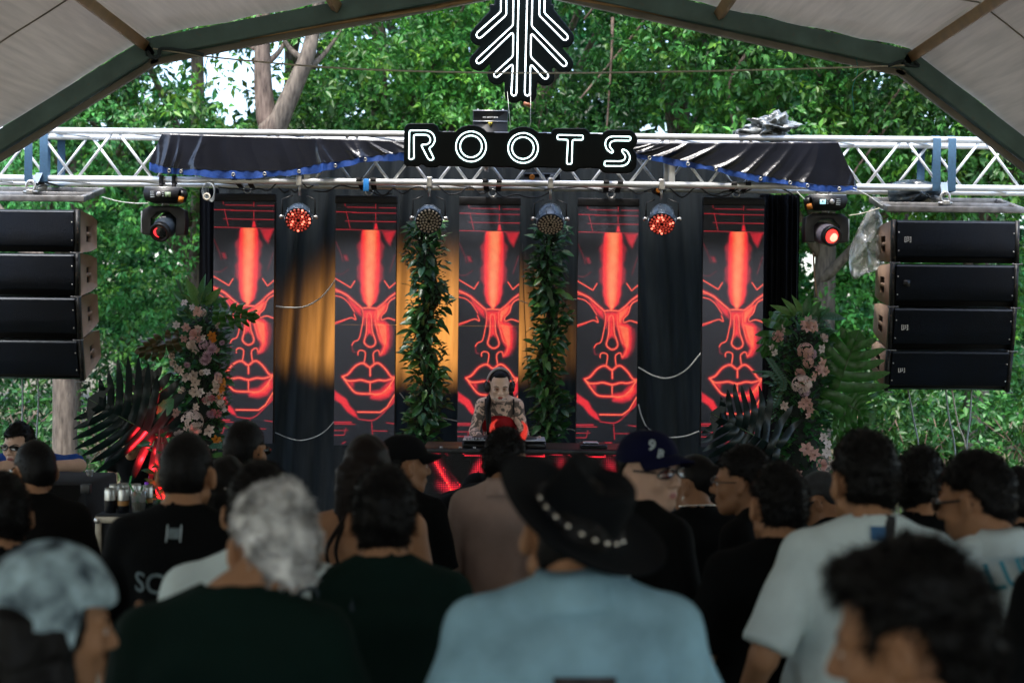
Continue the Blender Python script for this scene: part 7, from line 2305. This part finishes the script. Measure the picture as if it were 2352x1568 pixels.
for i, q in enumerate(nl[:-1]):
    d = nl[i + 1] - q; c = (q + nl[i + 1]) / 2; u = d / (np.linalg.norm(d) + 1e-9); v_ = np.array([0, .5, .85]) if i % 2 else np.array([.0, .95, -.3])
    neck.tube([c + u * .013 * math.cos(t) + v_ * .006 * math.sin(t) for t in np.linspace(0, 6.28, 9, endpoint=False)], .0024, 5, closed=True)
neck.build('chain_necklace', M_gold, T, smooth=True, local=True)
for s in (-1, 1):
    P = []
    for f in np.linspace(0, 1, 9):
        o_ = np.array([s * .105, 1.2, 1.24 + .16 * f]) * S; h, _, _, _ = bv.ray_cast(Vector(o_), Vector((0, -1, 0)))
        if h is not None: P.append(np.array(h) + [0, .004, 0])
    if len(P) > 2:
        P = np.array(P); MB().grid(np.stack([P + [-.007, 0, 0], P + [.007, 0, 0]], 1)).build('top_strap', M_webb, T, smooth=True, local=True)

# ---- people round the edges of the stage
a = make('man in royal blue shirt and dark sunglasses leaning on the black cabinet', 42, 964, 8.0, 172, 'short', shirt='royal', skin='fair', bend=28, head=168, nod=4, fine=.006, w=1.12,
         arms=[((-.36, .30, 1.335), (-.10, .56, 1.345)), ((.36, .30, 1.32), (.14, .56, 1.36))], hand='flat')
face_paint(a); glasses(a, M_glass, wrap=True)
a = make('person in black with a pink pass standing behind the huge dark palm leaf', 300, 985, 10.95, 180, 'short', bend=40, nod=35, shirt='black', w=1.05, group='people watching the stage', arms=[((-.27, .12, 1.1), (-.2, .3, 1.0)), ((.27, .12, 1.1), (.2, .3, 1.0))])
ps = thing('event_pass', 'pink and purple pass hanging in front of the person in black', 'pass', tuple(at(340, 1125, 10.6)))
p = at(340, 1117, 10.6)
MB().box(tuple(p), (.050, .002, .072), roty(-.12)).build('card', mat('pass_card', (.36, .02, .34), .4, var=.4, scale=20, col2=(.16, .03, .42)), ps)
flat_text('lettering', 'ALL', .017, (p.x, p.y - .002, p.z + .004), M_white, ps, bold=True); flat_text('lettering', 'ACCESS', .012, (p.x, p.y - .002, p.z - .012), M_white, ps, bold=True)
MB().tube([p + Vector((0, 0, .036)), at(344, 1085, 10.62), at(352, 1050, 10.7)], .004, 5).build('lanyard', mat('purple_lanyard', (.2, .03, .2), .6), ps)
a = make('person crouching in a dark cap just left of the man in beige', 1098, 1092, 7.6, 0, 'crop', bend=62, nod=20, shirt='black')
cap_hat(a, M_capb)
a = make('person in black with bent head, dark hair, right of the woman with hoop earring', 1643, 1098, 6.6, -20, 'bob', bend=48, nod=25, shirt='black')

# ---- crowd, far to near
a = make('man with a black cropped head and glasses beside the flowers, facing the stage', 566, 966, 6.0, -14, 'crop', vol=1.3, shirt='black', skin='tan', head=-22, w=1.08); glasses(a, M_glass)
a = make('man with faded black hair and red horns on a headband, in beige shirt', 1164, 982, 5.9, -8, 'short', shirt='beige', skin='tan', head=-38, collar=True, w=1.02, nod=6, sleeves='long'); glasses(a, M_glass, wrap=True); face_paint(a)
hp, T = a['hp'], a['T']
hb = thing('horn_headband', 'glowing red devil horns on the man in beige', 'headband', tuple(T.location)); hb.rotation_euler = T.rotation_euler
M_horn = mat('red_horn', (.75, .03, .02), .35, emit=(1, .05, .03), estr=.12)
MB().tube([hp((.090 * math.sin(t), -.0, .03 + .105 * math.cos(t))) for t in np.linspace(-1.5, 1.5, 18)], .0045, 6).build('band', M_blk, hb, smooth=True, local=True)
for s in (-1, 1):
    rz_ = rotz(R(34)); hq2 = lambda v: hp(rz_ @ np.array(v))
    P = smooth_path([hq2((s * .058, 0, .098)), hq2((s * .070, 0, .128)), hq2((s * .068, 0, .152)), hq2((s * .052, 0, .170))], 5)
    MB().tube(P, np.linspace(.016, .002, len(P)), 10).build('horn', M_horn, hb, smooth=True, local=True)
a = make('man in a black baseball cap with brim pointing right, near the left garland', 932, 998, 5.8, -25, 'crop', shirt='black', head=-62); cap_hat(a, M_capb); face_paint(a)
x_, z_ = lpos(a, 938, 1055, 5.7)
MB().box(a['hp']((-.0, -.132, .050)), (.035, .004, .008), a['hM']).build('cap_buckle', M_gold, a['T'], local=True)
a = make('woman with tied black hair, hoop earring and pearl necklace, black crop top', 1592, 1044, 5.8, 12, 'bun', vol=1.6, shirt='black', sleeves='short', loose=.2, crop=1.09, head=52, skin='mid', w=.92, nod=4); face_paint(a)
hp, T, n0 = a['hp'], a['T'], a['nk0']
for s in (-1, 1): MB().tube([hp((s * .078 + .0, -.008 + .014 * math.cos(t), -.055 + .016 * math.sin(t))) for t in np.linspace(0, 6.28, 14, endpoint=False)], .0032, 6, closed=True).build('hoop_earring', M_gold, T, smooth=True, local=True)
mb = MB()
for t in np.linspace(0, 6.28, 40, endpoint=False): mb.ball(n0 + np.array([.070 * math.sin(t), .012 - .068 * math.cos(t), .045 + .012 * math.cos(t)]), .0048, 6, 4)
mb.build('pearl_necklace', M_gold, T, smooth=True, local=True)
MB().tube([np.array((.17 * math.sin(t), .12 * math.cos(t), 1.04)) * a['S'] for t in np.linspace(0, 6.28, 30, endpoint=False)], .008, 6, closed=True).build('waist_strap', M_webb, T, smooth=True, local=True)
a = make('man looking down in profile with greying fade and dark glasses, right of the flowers', 1885, 1078, 5.8, 30, 'crop', hcol='grey', vol=1.2, shirt='black', head=62, nod=22, skin='mid', bend=14); glasses(a, M_glass, wrap=True)
a = make('man with undercut and dark sunglasses in profile at the left', 78, 1010, 5.6, 12, 'crop', vol=1.5, shirt='brownblack', head=38, skin='tan', w=1.05); glasses(a, M_glass); face_paint(a)
a = make('man in profile with thin glasses facing left, black jacket', 1702, 1022, 5.2, 55, 'short', vol=1.2, shirt='black', head=72, skin='mid', sleeves='long'); glasses(a, M_glass, thin=True); face_paint(a)
a = make('person at the right edge with dark hair catching blue light', 2338, 1070, 5.2, -10, 'short', vol=1.2, shirt='black', skin='mid')
a = make('woman with long loose brown hair and bare shoulders', 846, 998, 5.0, 4, 'long', hcol='brown', shirt='black', sleeves='strapless', skin='tan', w=.94, nbl=4200, head=-8)
for s, dx in ((-1, .0), (-1, .03), (1, .0)):
    n0 = a['nk0']; P = smooth_path([n0 + np.array([s * .07, -.07, .0]), n0 + np.array([s * (.10 + dx), -.12, -.10]), n0 + np.array([s * (.085 + dx), -.125, -.18]), n0 + np.array([s * (.095 + dx), -.12, -.25])], 6)
    MB().tube(P, np.linspace(.010, .002, len(P)), 6).build('hair_lock', HM['brown'], a['T'], smooth=True, local=True)
a = make('woman with dark hair held by a white bow clip', 522, 1048, 5.0, 2, 'bob', shirt='black', w=.92, skin='mid', vol=.95)
hp = a['hp']; mb = MB()
for k in range(7):
    t = k / 6 * 3.6 - .2; mb.ball(hp((.014 + .020 * math.cos(t), -.125, .018 + .018 * math.sin(t))), .0042, 6, 4)
mb.build('bow_clip', M_gold, a['T'], smooth=True, local=True)
a = make('man with short dark hair just right of the man in the white tee', 2118, 1024, 4.9, -8, 'short', vol=1.3, shirt='black', head=-28, skin='tan'); face_paint(a)
a = make('tall man in black tee printed across the lower back', 432, 994, 4.6, -4, 'crop', vol=1.6, shirt='black', skin='tan', w=1.04)
x_, z_ = lpos(a, 366, 1333, 4.45); decal_text(a, 'SCARE', .088, M_dim, z_, x_ + .06, rot=-.03)
x_, z_ = lpos(a, 404, 1222, 4.45)
for dx in (-.022, .022): decal_grid(a, 'tag_edge', .004, .05, M_print, z_, x_ + dx, n=3, rot=.12)
decal_grid(a, 'woven_tag', .038, .03, M_dim, z_ + .0, x_, n=4)
a = make('man in a navy baseball cap and wraparound sunglasses turned to the right', 1496, 988, 4.6, -50, 'crop', shirt='black', head=-138, skin='fair', w=.98, fine=.006, nod=-2,
         arms=[((-.25, -.02, 1.1), (-.26, .12, .88)), ((.26, -.03, 1.11), (.27, .12, .88))])
cap_hat(a, M_capn); glasses(a, M_redg, wrap=True); face_paint(a, lips=(.44, .15, .13))
# pale number on the cap, turned to the camera side
V2, F2 = text_mesh('9', .062, True); V2 = V2 - V2.mean(0)
b_ = BVHTree.FromPolygons([v.co[:] for v in a['cap'].data.vertices], [tuple(p.vertices) for p in a['cap'].data.polygons])
for nm, (V2, F2), dx, dz, rt in (('emblem', (V2, F2), -.01, .0, .25), ('emblem', text_mesh('B', .05, True), .018, -.03, .25)):
    V2 = V2 - V2.mean(0); P = []
    for x, y in V2:
        c_, s_ = math.cos(rt), math.sin(rt); x, y = x * c_ + y * s_, y * c_ - x * s_
        w0 = at(1500, 1015, 4.6) + Vector((x * .75 + dx, -.6, y * .75 + dz)) - a['T'].location
        rr_ = rotz(-a['T'].rotation_euler[2]); o_ = Vector(rr_ @ np.array(w0)); d_ = Vector(rr_ @ np.array([0, 1.0, 0]))
        h, _, _, _ = b_.ray_cast(o_, d_); P.append((np.array(h) if h is not None else np.array(o_ + d_ * .5)) - np.array(d_) * .003)
    me = bpy.data.meshes.new('emblem'); me.from_pydata([tuple(q) for q in P], [], F2); place('emblem', me, M_print, a['T'])
def side_print(info, px, py, Y, w_, h_, m, text=None, rot=0, name='print'):
    """print on whatever side of the shirt faces the camera"""
    bq = BVHTree.FromPolygons([v.co[:] for v in info['shirt'].data.vertices], [tuple(p.vertices) for p in info['shirt'].data.polygons])
    if text: V2, F2 = text_mesh(text, h_, True); V2 = V2 - V2.mean(0)
    else:
        X, Z = np.meshgrid(np.linspace(-w_ / 2, w_ / 2, 9), np.linspace(-h_ / 2, h_ / 2, 9)); X = X * (1 - .35 * (Z < 0) * np.abs(Z) / h_); V2 = np.stack([X.ravel(), Z.ravel()], 1)
        F2 = [(i * 9 + j, i * 9 + j + 1, i * 9 + j + 10, i * 9 + j + 9) for i in range(8) for j in range(8)]
    rr_ = rotz(-info['T'].rotation_euler[2]); d_ = Vector(rr_ @ np.array([0, 1.0, 0])); P = []
    for x, y in V2:
        c_, s_ = math.cos(rot), math.sin(rot); x, y = x * c_ + y * s_, y * c_ - x * s_
        o_ = Vector(rr_ @ np.array(at(px, py, Y) + Vector((x, -.7, y)) - info['T'].location)); h, _, _, _ = bq.ray_cast(o_, d_)
        P.append((np.array(h) if h is not None else np.array(o_ + d_ * .6)) - np.array(d_) * .010)
    me = bpy.data.meshes.new(name); me.from_pydata([tuple(q) for q in P], [], F2); return place(name, me, m, info['T'])
M_bluep = mat('blue_print', (.02, .15, .55), .7, var=.6, scale=45, col2=(.45, .62, .68))
side_print(a, 1416, 1312, 4.45, .085, .11, M_bluep)
side_print(a, 1470, 1375, 4.45, .2, .045, M_dim, 'dance or die', rot=.62, name='lettering')
a = make('man with faded black hair and black tee, ears lit orange, right of centre', 1786, 1060, 4.3, 6, 'short', vol=1.1, shirt='black', skin='tan', head=14, w=1.06)
a = make('man in a white sleeveless top printed on the back, glasses, head turned left', 2240, 1036, 4.1, 4, 'short', vol=1.2, shirt='white', sleeves='none', loose=.6, skin='tan', head=48, w=1.05, headdx=-.04, nod=10, collar=True); glasses(a, M_glass)
x_, z_ = lpos(a, 2305, 1252, 4.05); decal_text(a, 'LUN', .095, M_printb, z_ - .055, x_ - .01, rot=.16, lift=.012)
a = make('dark haired person half cut off by the left edge', 2, 1082, 4.2, 18, 'short', vol=1.3, shirt='black', head=30, skin='tan')
a = make('man in white tee with a thin black crossbody strap', 1983, 986, 4.0, 4, 'short', vol=1.25, shirt='white', loose=1.2, skin='tan', head=14, w=1.03, fine=.006, arms=[((-.29, -.06, 1.12), (-.30, .14, .93)), ((.27, -.03, 1.12), (.24, .1, .9))])
x_, z_ = lpos(a, 2014, 1222, 3.85); decal_grid(a, 'blue_mark', .04, .036, M_dimb, z_, x_, n=4)
def strap_on(info, pts, Y, w_, m, name='strap'):
    bq = BVHTree.FromPolygons([v.co[:] for v in info['shirt'].data.vertices], [tuple(p.vertices) for p in info['shirt'].data.polygons])
    P = []
    for q in smooth_path([(x, y) for x, y in pts], 8):
        x_, z_ = lpos(info, q[0], q[1], Y); h, _, _, _ = bq.ray_cast(Vector((x_, -.8, z_)), Vector((0, 1, 0))); P.append(np.array(h) + [0, -.004, 0] if h is not None else None)
    P = [q for q in P if q is not None]
    P = np.array(P); D = np.gradient(P, axis=0); sd = np.cross(D, [0, 1, 0]); sd /= np.linalg.norm(sd, axis=1, keepdims=True) + 1e-9
    o = MB().grid(np.stack([P - sd * w_ / 2 + [0, .002, 0], P, P + sd * w_ / 2 + [0, .002, 0]], 1)).build(name, m, info['T'], smooth=True, local=True); return o
strap_on(a, [(2062, 1150), (2052, 1185), (2040, 1225), (2028, 1260), (2010, 1320), (1990, 1400)], 3.85, .030, M_webb)
a = make('person with rounded black hair and wide dark tee, left of centre', 884, 1066, 3.7, 3, 'short', vol=1.5, shirt='green', skin='tan', w=1.0, loose=1.4)
a = make('person in white tee with black strap, head hidden behind bleached curls', 600, 1056, 3.7, 2, 'short', shirt='white', skin='tan', w=1.04, loose=1.4)
strap_on(a, [(478, 1235), (500, 1280), (525, 1330), (560, 1400), (600, 1480)], 3.2, .045, M_webb)
x_, z_ = lpos(a, 690, 1398, 3.2); decal_text(a, 'COLA', .085, M_printd, z_ - .05, x_ + .0, rot=-.22)
a = make('man in a pale blue denim shirt and studded black wide brimmed hat', 1312, 1092, 2.95, 4, 'crop', shirt='blue', collar=True, skin='tan', w=1.10, loose=1.6, roll=12, nod=-4, head=2, fine=.0065, sleeves='long', sink=.06)
hp, hM, T, S = a['hp'], a['hM'], a['T'], a['S']
ht = thing('wide_brim_hat', 'black wide brimmed hat with metal studs on the man in denim', 'hat', tuple(T.location)); ht.rotation_euler = T.rotation_euler
Mh = hM @ roty(R(16)) @ rotx(R(12))
M_felt = mat('black_felt', (.0022, .0036, .0052), .85, var=.2, scale=8, spec=.15)
prof = [(.078, .118), (.086, .105), (.092, .06), (.096, .012), (.105, .003), (.14, -.003), (.19, .004), (.205, .012), (.203, .007), (.19, -.003), (.14, -.010), (.10, -.006)]
hq = hp((0, -.012, .048))
V, Q = [], []
ang = np.linspace(0, 2 * math.pi, 49)[:-1]
rows = []
for i, (r_, z_) in enumerate([(.002, .100), (.045, .104)] + prof):
    rows.append([hq + Mh @ np.array([r_ * .96 * math.cos(t), r_ * 1.05 * math.sin(t), z_ + (.02 * (abs(math.cos(t)) ** 2) * max(0, (r_ - .11) / .1) if r_ > .11 else 0) - (.016 * math.exp(-(r_ * math.cos(t) / .03) ** 2) if z_ > .09 else 0)]) for t in list(ang) + [0]])
MB().grid(rows).build('felt', M_felt, ht, smooth=True, local=True)
MB().tube([hq + Mh @ np.array([.0955 * math.cos(t), .1035 * math.sin(t), .016]) for t in ang], .008, 6, closed=True).build('hat_band', M_webb, ht, smooth=True, local=True)
for t in np.linspace(-2.75, -.35, 9):
    MB().ball(hq + Mh @ np.array([.103 * math.cos(t), .111 * math.sin(t), .020]), .0065, 8, 6).build('stud', M_gold, ht, smooth=True, local=True)
x_, z_ = lpos(a, 1330, 1572, 2.8); decal_grid(a, 'back_patch', .12, .075, mat('dark_green_patch', (.006, .02, .012), .8, var=.8, scale=40, col2=(.035, .03, .03)), z_, x_, n=6)
# yoke seam
bq = BVHTree.FromPolygons([v.co[:] for v in a['shirt'].data.vertices], [tuple(p.vertices) for p in a['shirt'].data.polygons])
P = []
for x_ in np.linspace(-.22, .22, 24):
    h, _, _, _ = bq.ray_cast(Vector((x_, -.8, 1.30 - .25 * x_ * x_)), Vector((0, 1, 0)))
    if h is not None: P.append(np.array(h) + [0, -.001, 0])
MB().tube(P, .0045, 5).build('yoke_seam', SH_['blue'], T, smooth=True, local=True)
a = make('man with bleached curly hair in a dark green tee', 630, 1104, 3.0, 4, 'curly', hcol='bleach', vol=.55, shirt='green', skin='tan', w=1.03, loose=1.5, headdx=.07, head=22, fine=.006, nbl=5200, nod=4, sink=.045,
         arms=[((-.27, .05, 1.00), (-.215, .14, 1.235)), ((.27, -.02, 1.10), (.26, .08, .86))])
a = make('woman in a blue and white patterned bandana turned to the right', 128, 1262, 2.55, -28, 'long', hcol='black', vol=.9, shirt='black', skin='tan', head=-58, fine=.006, w=.98, nod=6, nbl=4200); face_paint(a)
hp, T = a['hp'], a['T']
rows = []
for v in np.linspace(0, 1, 14):
    al = v * 1.62
    rows.append([hp((.1005 * math.sin(al) * math.sin(t) * (1 if al < 1.57 else .99), -.016 + .121 * math.sin(al) * math.cos(t) - (.02 * max(0, v - .7) if math.cos(t) < 0 else 0), .034 + .119 * math.cos(al) - (.055 * max(0, v - .6) / .4 if math.cos(t) < .2 else -.02 * max(0, v - .6) / .4) + .0025 * math.sin(9 * t + 4 * v))) for t in np.linspace(0, 2 * math.pi, 60)])
M_band = mat('bandana_cloth', (.004, .026, .055), .8, var=.4, scale=24, col2=(.34, .47, .52))
MB().grid(rows).build('bandana', M_band, T, smooth=True, local=True)
MB().tube(smooth_path([hp((0, -.135, -.03)), hp((.01, -.16, -.06)), hp((.03, -.165, -.13))], 5), [.026, .022, .02, .02, .02, .022, .022, .02, .016, .010, .004], 8).build('bandana_knot', M_band, T, smooth=True, local=True)
a = make('man with thick dark hair in profile, blurred close in front at lower right', 2085, 1238, 2.05, 40, 'mop', vol=.8, shirt='black', skin='mid', head=62, fine=.006, nod=10, nbl=4500, w=1.05); face_paint(a)
a = make('person in black tee at the lower right corner, head out of the frame', 2535, 1050, 3.6, 6, 'short', shirt='black', skin='mid', w=1.15)
# ---- an amber lamp behind the curtain shines through the cloth; unseen cases added behind cut its lower edge
sp = thing('amber_floodlight', 'amber floodlight on a stand behind the back curtain', 'stage light', (-.55, 14.2, 0))
hq_ = np.array((-.55, 14.2, 2.05))
MB().lathe([(.001, -.16), (.07, -.15), (.09, -.05), (.09, .08), (.08, .08), (.075, .03), (.001, .02)], hq_, 18, rotx(R(90))).build('housing', M_blk, sp, smooth=True)
for k in range(3): MB().cyl((-.55, 14.2, .9), (-.55 + .45 * math.cos(k * 2.1), 14.2 + .45 * math.sin(k * 2.1), 0), .014, 8).build('leg', M_steel, sp)
MB().cyl((-.55, 14.2, .85), (-.55, 14.2, 2.0), .018, 8).build('pole', M_steel, sp)
l_ = bpy.data.lights.new('amber_lamp', 'SPOT'); l_.energy = 3300; l_.color = (1, .33, .06); l_.spot_size = R(42); l_.spot_blend = .8; l_.shadow_soft_size = .24
lo = bpy.data.objects.new('amber_lamp', l_); COL.objects.link(lo); lo.parent = sp; lo.location = (0, -.1, 2.05)
lo.rotation_euler = (at(978, 790, CYY) - Vector((-.55, 14.1, 2.05))).to_track_quat('-Z', 'Y').to_euler(); lo.scale = (1.6, 1, 1)
zc_ = 2.05 + (at(975, 900, CYY).z - 2.05) * (14.2 - 13.2) / (14.2 - CYY)
for i, (x_, w_) in enumerate(((-1.35, .9), (-.42, .9), (.5, .88))):
    t = thing('beam_block_case', 'added unseen black case that cuts the amber beam behind the curtain, %s of three' % ('first', 'middle', 'last')[i], 'case', (x_, 13.4, 0), 'added light-blocking cases behind the curtain')
    MB().box((x_, 13.0, zc_ / 2), (w_, .4, zc_)).build('case_body', M_case, t, bevel=.01)

# ================================================================ pieces that belong to a part go under that part
SUBS = {'led_lens': 'lens_plate', 'cooling_rib': 'housing', 'button': ('control_panel', 'top_plate'), 'dial': 'control_panel', 'display': 'control_panel', 'display_icon': 'control_panel', 'yoke_knob': 'yoke_arm',
        'handle': 'side_panel', 'handle_well': 'side_panel', 'screw': 'fly_rail', 'logo': ('grille', 'head'), 'logo_mark': 'grille', 'bare_logo_patch': 'grille', 'lit_grille_lip': 'grille', 'eyelet': 'blue_hem', 'letter_tube': 'board',
        'root_tube': 'board', 'cap_brim': 'cap_crown', 'cap_button': 'cap_crown', 'cap_buckle': 'cap_crown', 'emblem': 'cap_crown', 'stud': 'felt', 'hat_band': 'felt', 'lettering': ('shirt', 'housing', 'card', 'case_body'),
        'print': 'shirt', 'blue_mark': 'shirt', 'tag_edge': 'shirt', 'woven_tag': 'shirt', 'back_patch': 'shirt', 'collar': 'shirt', 'yoke_seam': 'shirt', 'pull_tab': 'can_top', 'band': ('can_base',), 'leaf_rib': 'palm_leaf',
        'lens_ring': 'head', 'lens': 'head', 'lamp_glow': 'head', 'lens_reflection_ring': 'head', 'socket': 'housing', 'eyebrow': 'body', 'eyelid_shadow': 'body', 'lashes': 'body', 'eye': 'body', 'iris': 'body', 'lips': 'body', 'mouth_line': 'body',
        'shackle_pin': 'shackle', 'jog_wheel': 'top_plate', 'fader': 'top_plate', 'rim': 'bridge', 'temple': 'bridge', 'glasses_lens': 'bridge', 'warning_mark': 'warning_triangle', 'hair_lock': 'hair', 'yoke_side': 'yoke', 'bow_clip': 'hair', 'welded_seam': 'roof_panel', 'eye_bolt': 'hanging_bar', 'slot': 'body', 'hinge': 'band', 'ball_corner': 'case_body', 'edge_strip': 'case_body'}
stem_ = lambda o: o.name.split('.')[0]
mid_ = lambda o: sum((Vector(c) for c in o.bound_box), Vector()) / 8
kids = {}
for o in COL.objects:
    if o.parent is not None: kids.setdefault(o.parent, []).append(o)
for root, ch in list(kids.items()):
    if root.parent is not None: continue
    by = {}
    for o in ch: by.setdefault(stem_(o), []).append(o)
    for o in ch:
        tgt = SUBS.get(stem_(o))
        if not tgt: continue
        for t_ in ((tgt,) if isinstance(tgt, str) else tgt):
            c_ = [q for q in by.get(t_, []) if q is not o and q.location.length < 1e-6 and abs(q.rotation_euler[0]) + abs(q.rotation_euler[1]) + abs(q.rotation_euler[2]) < 1e-6]
            if c_:
                m_ = mid_(o)
                o.parent = min(c_, key=lambda q: (mid_(q) - m_).length)
                break
for o in COL.objects:
    if stem_(o) == 'bridge': o.name = 'glasses'
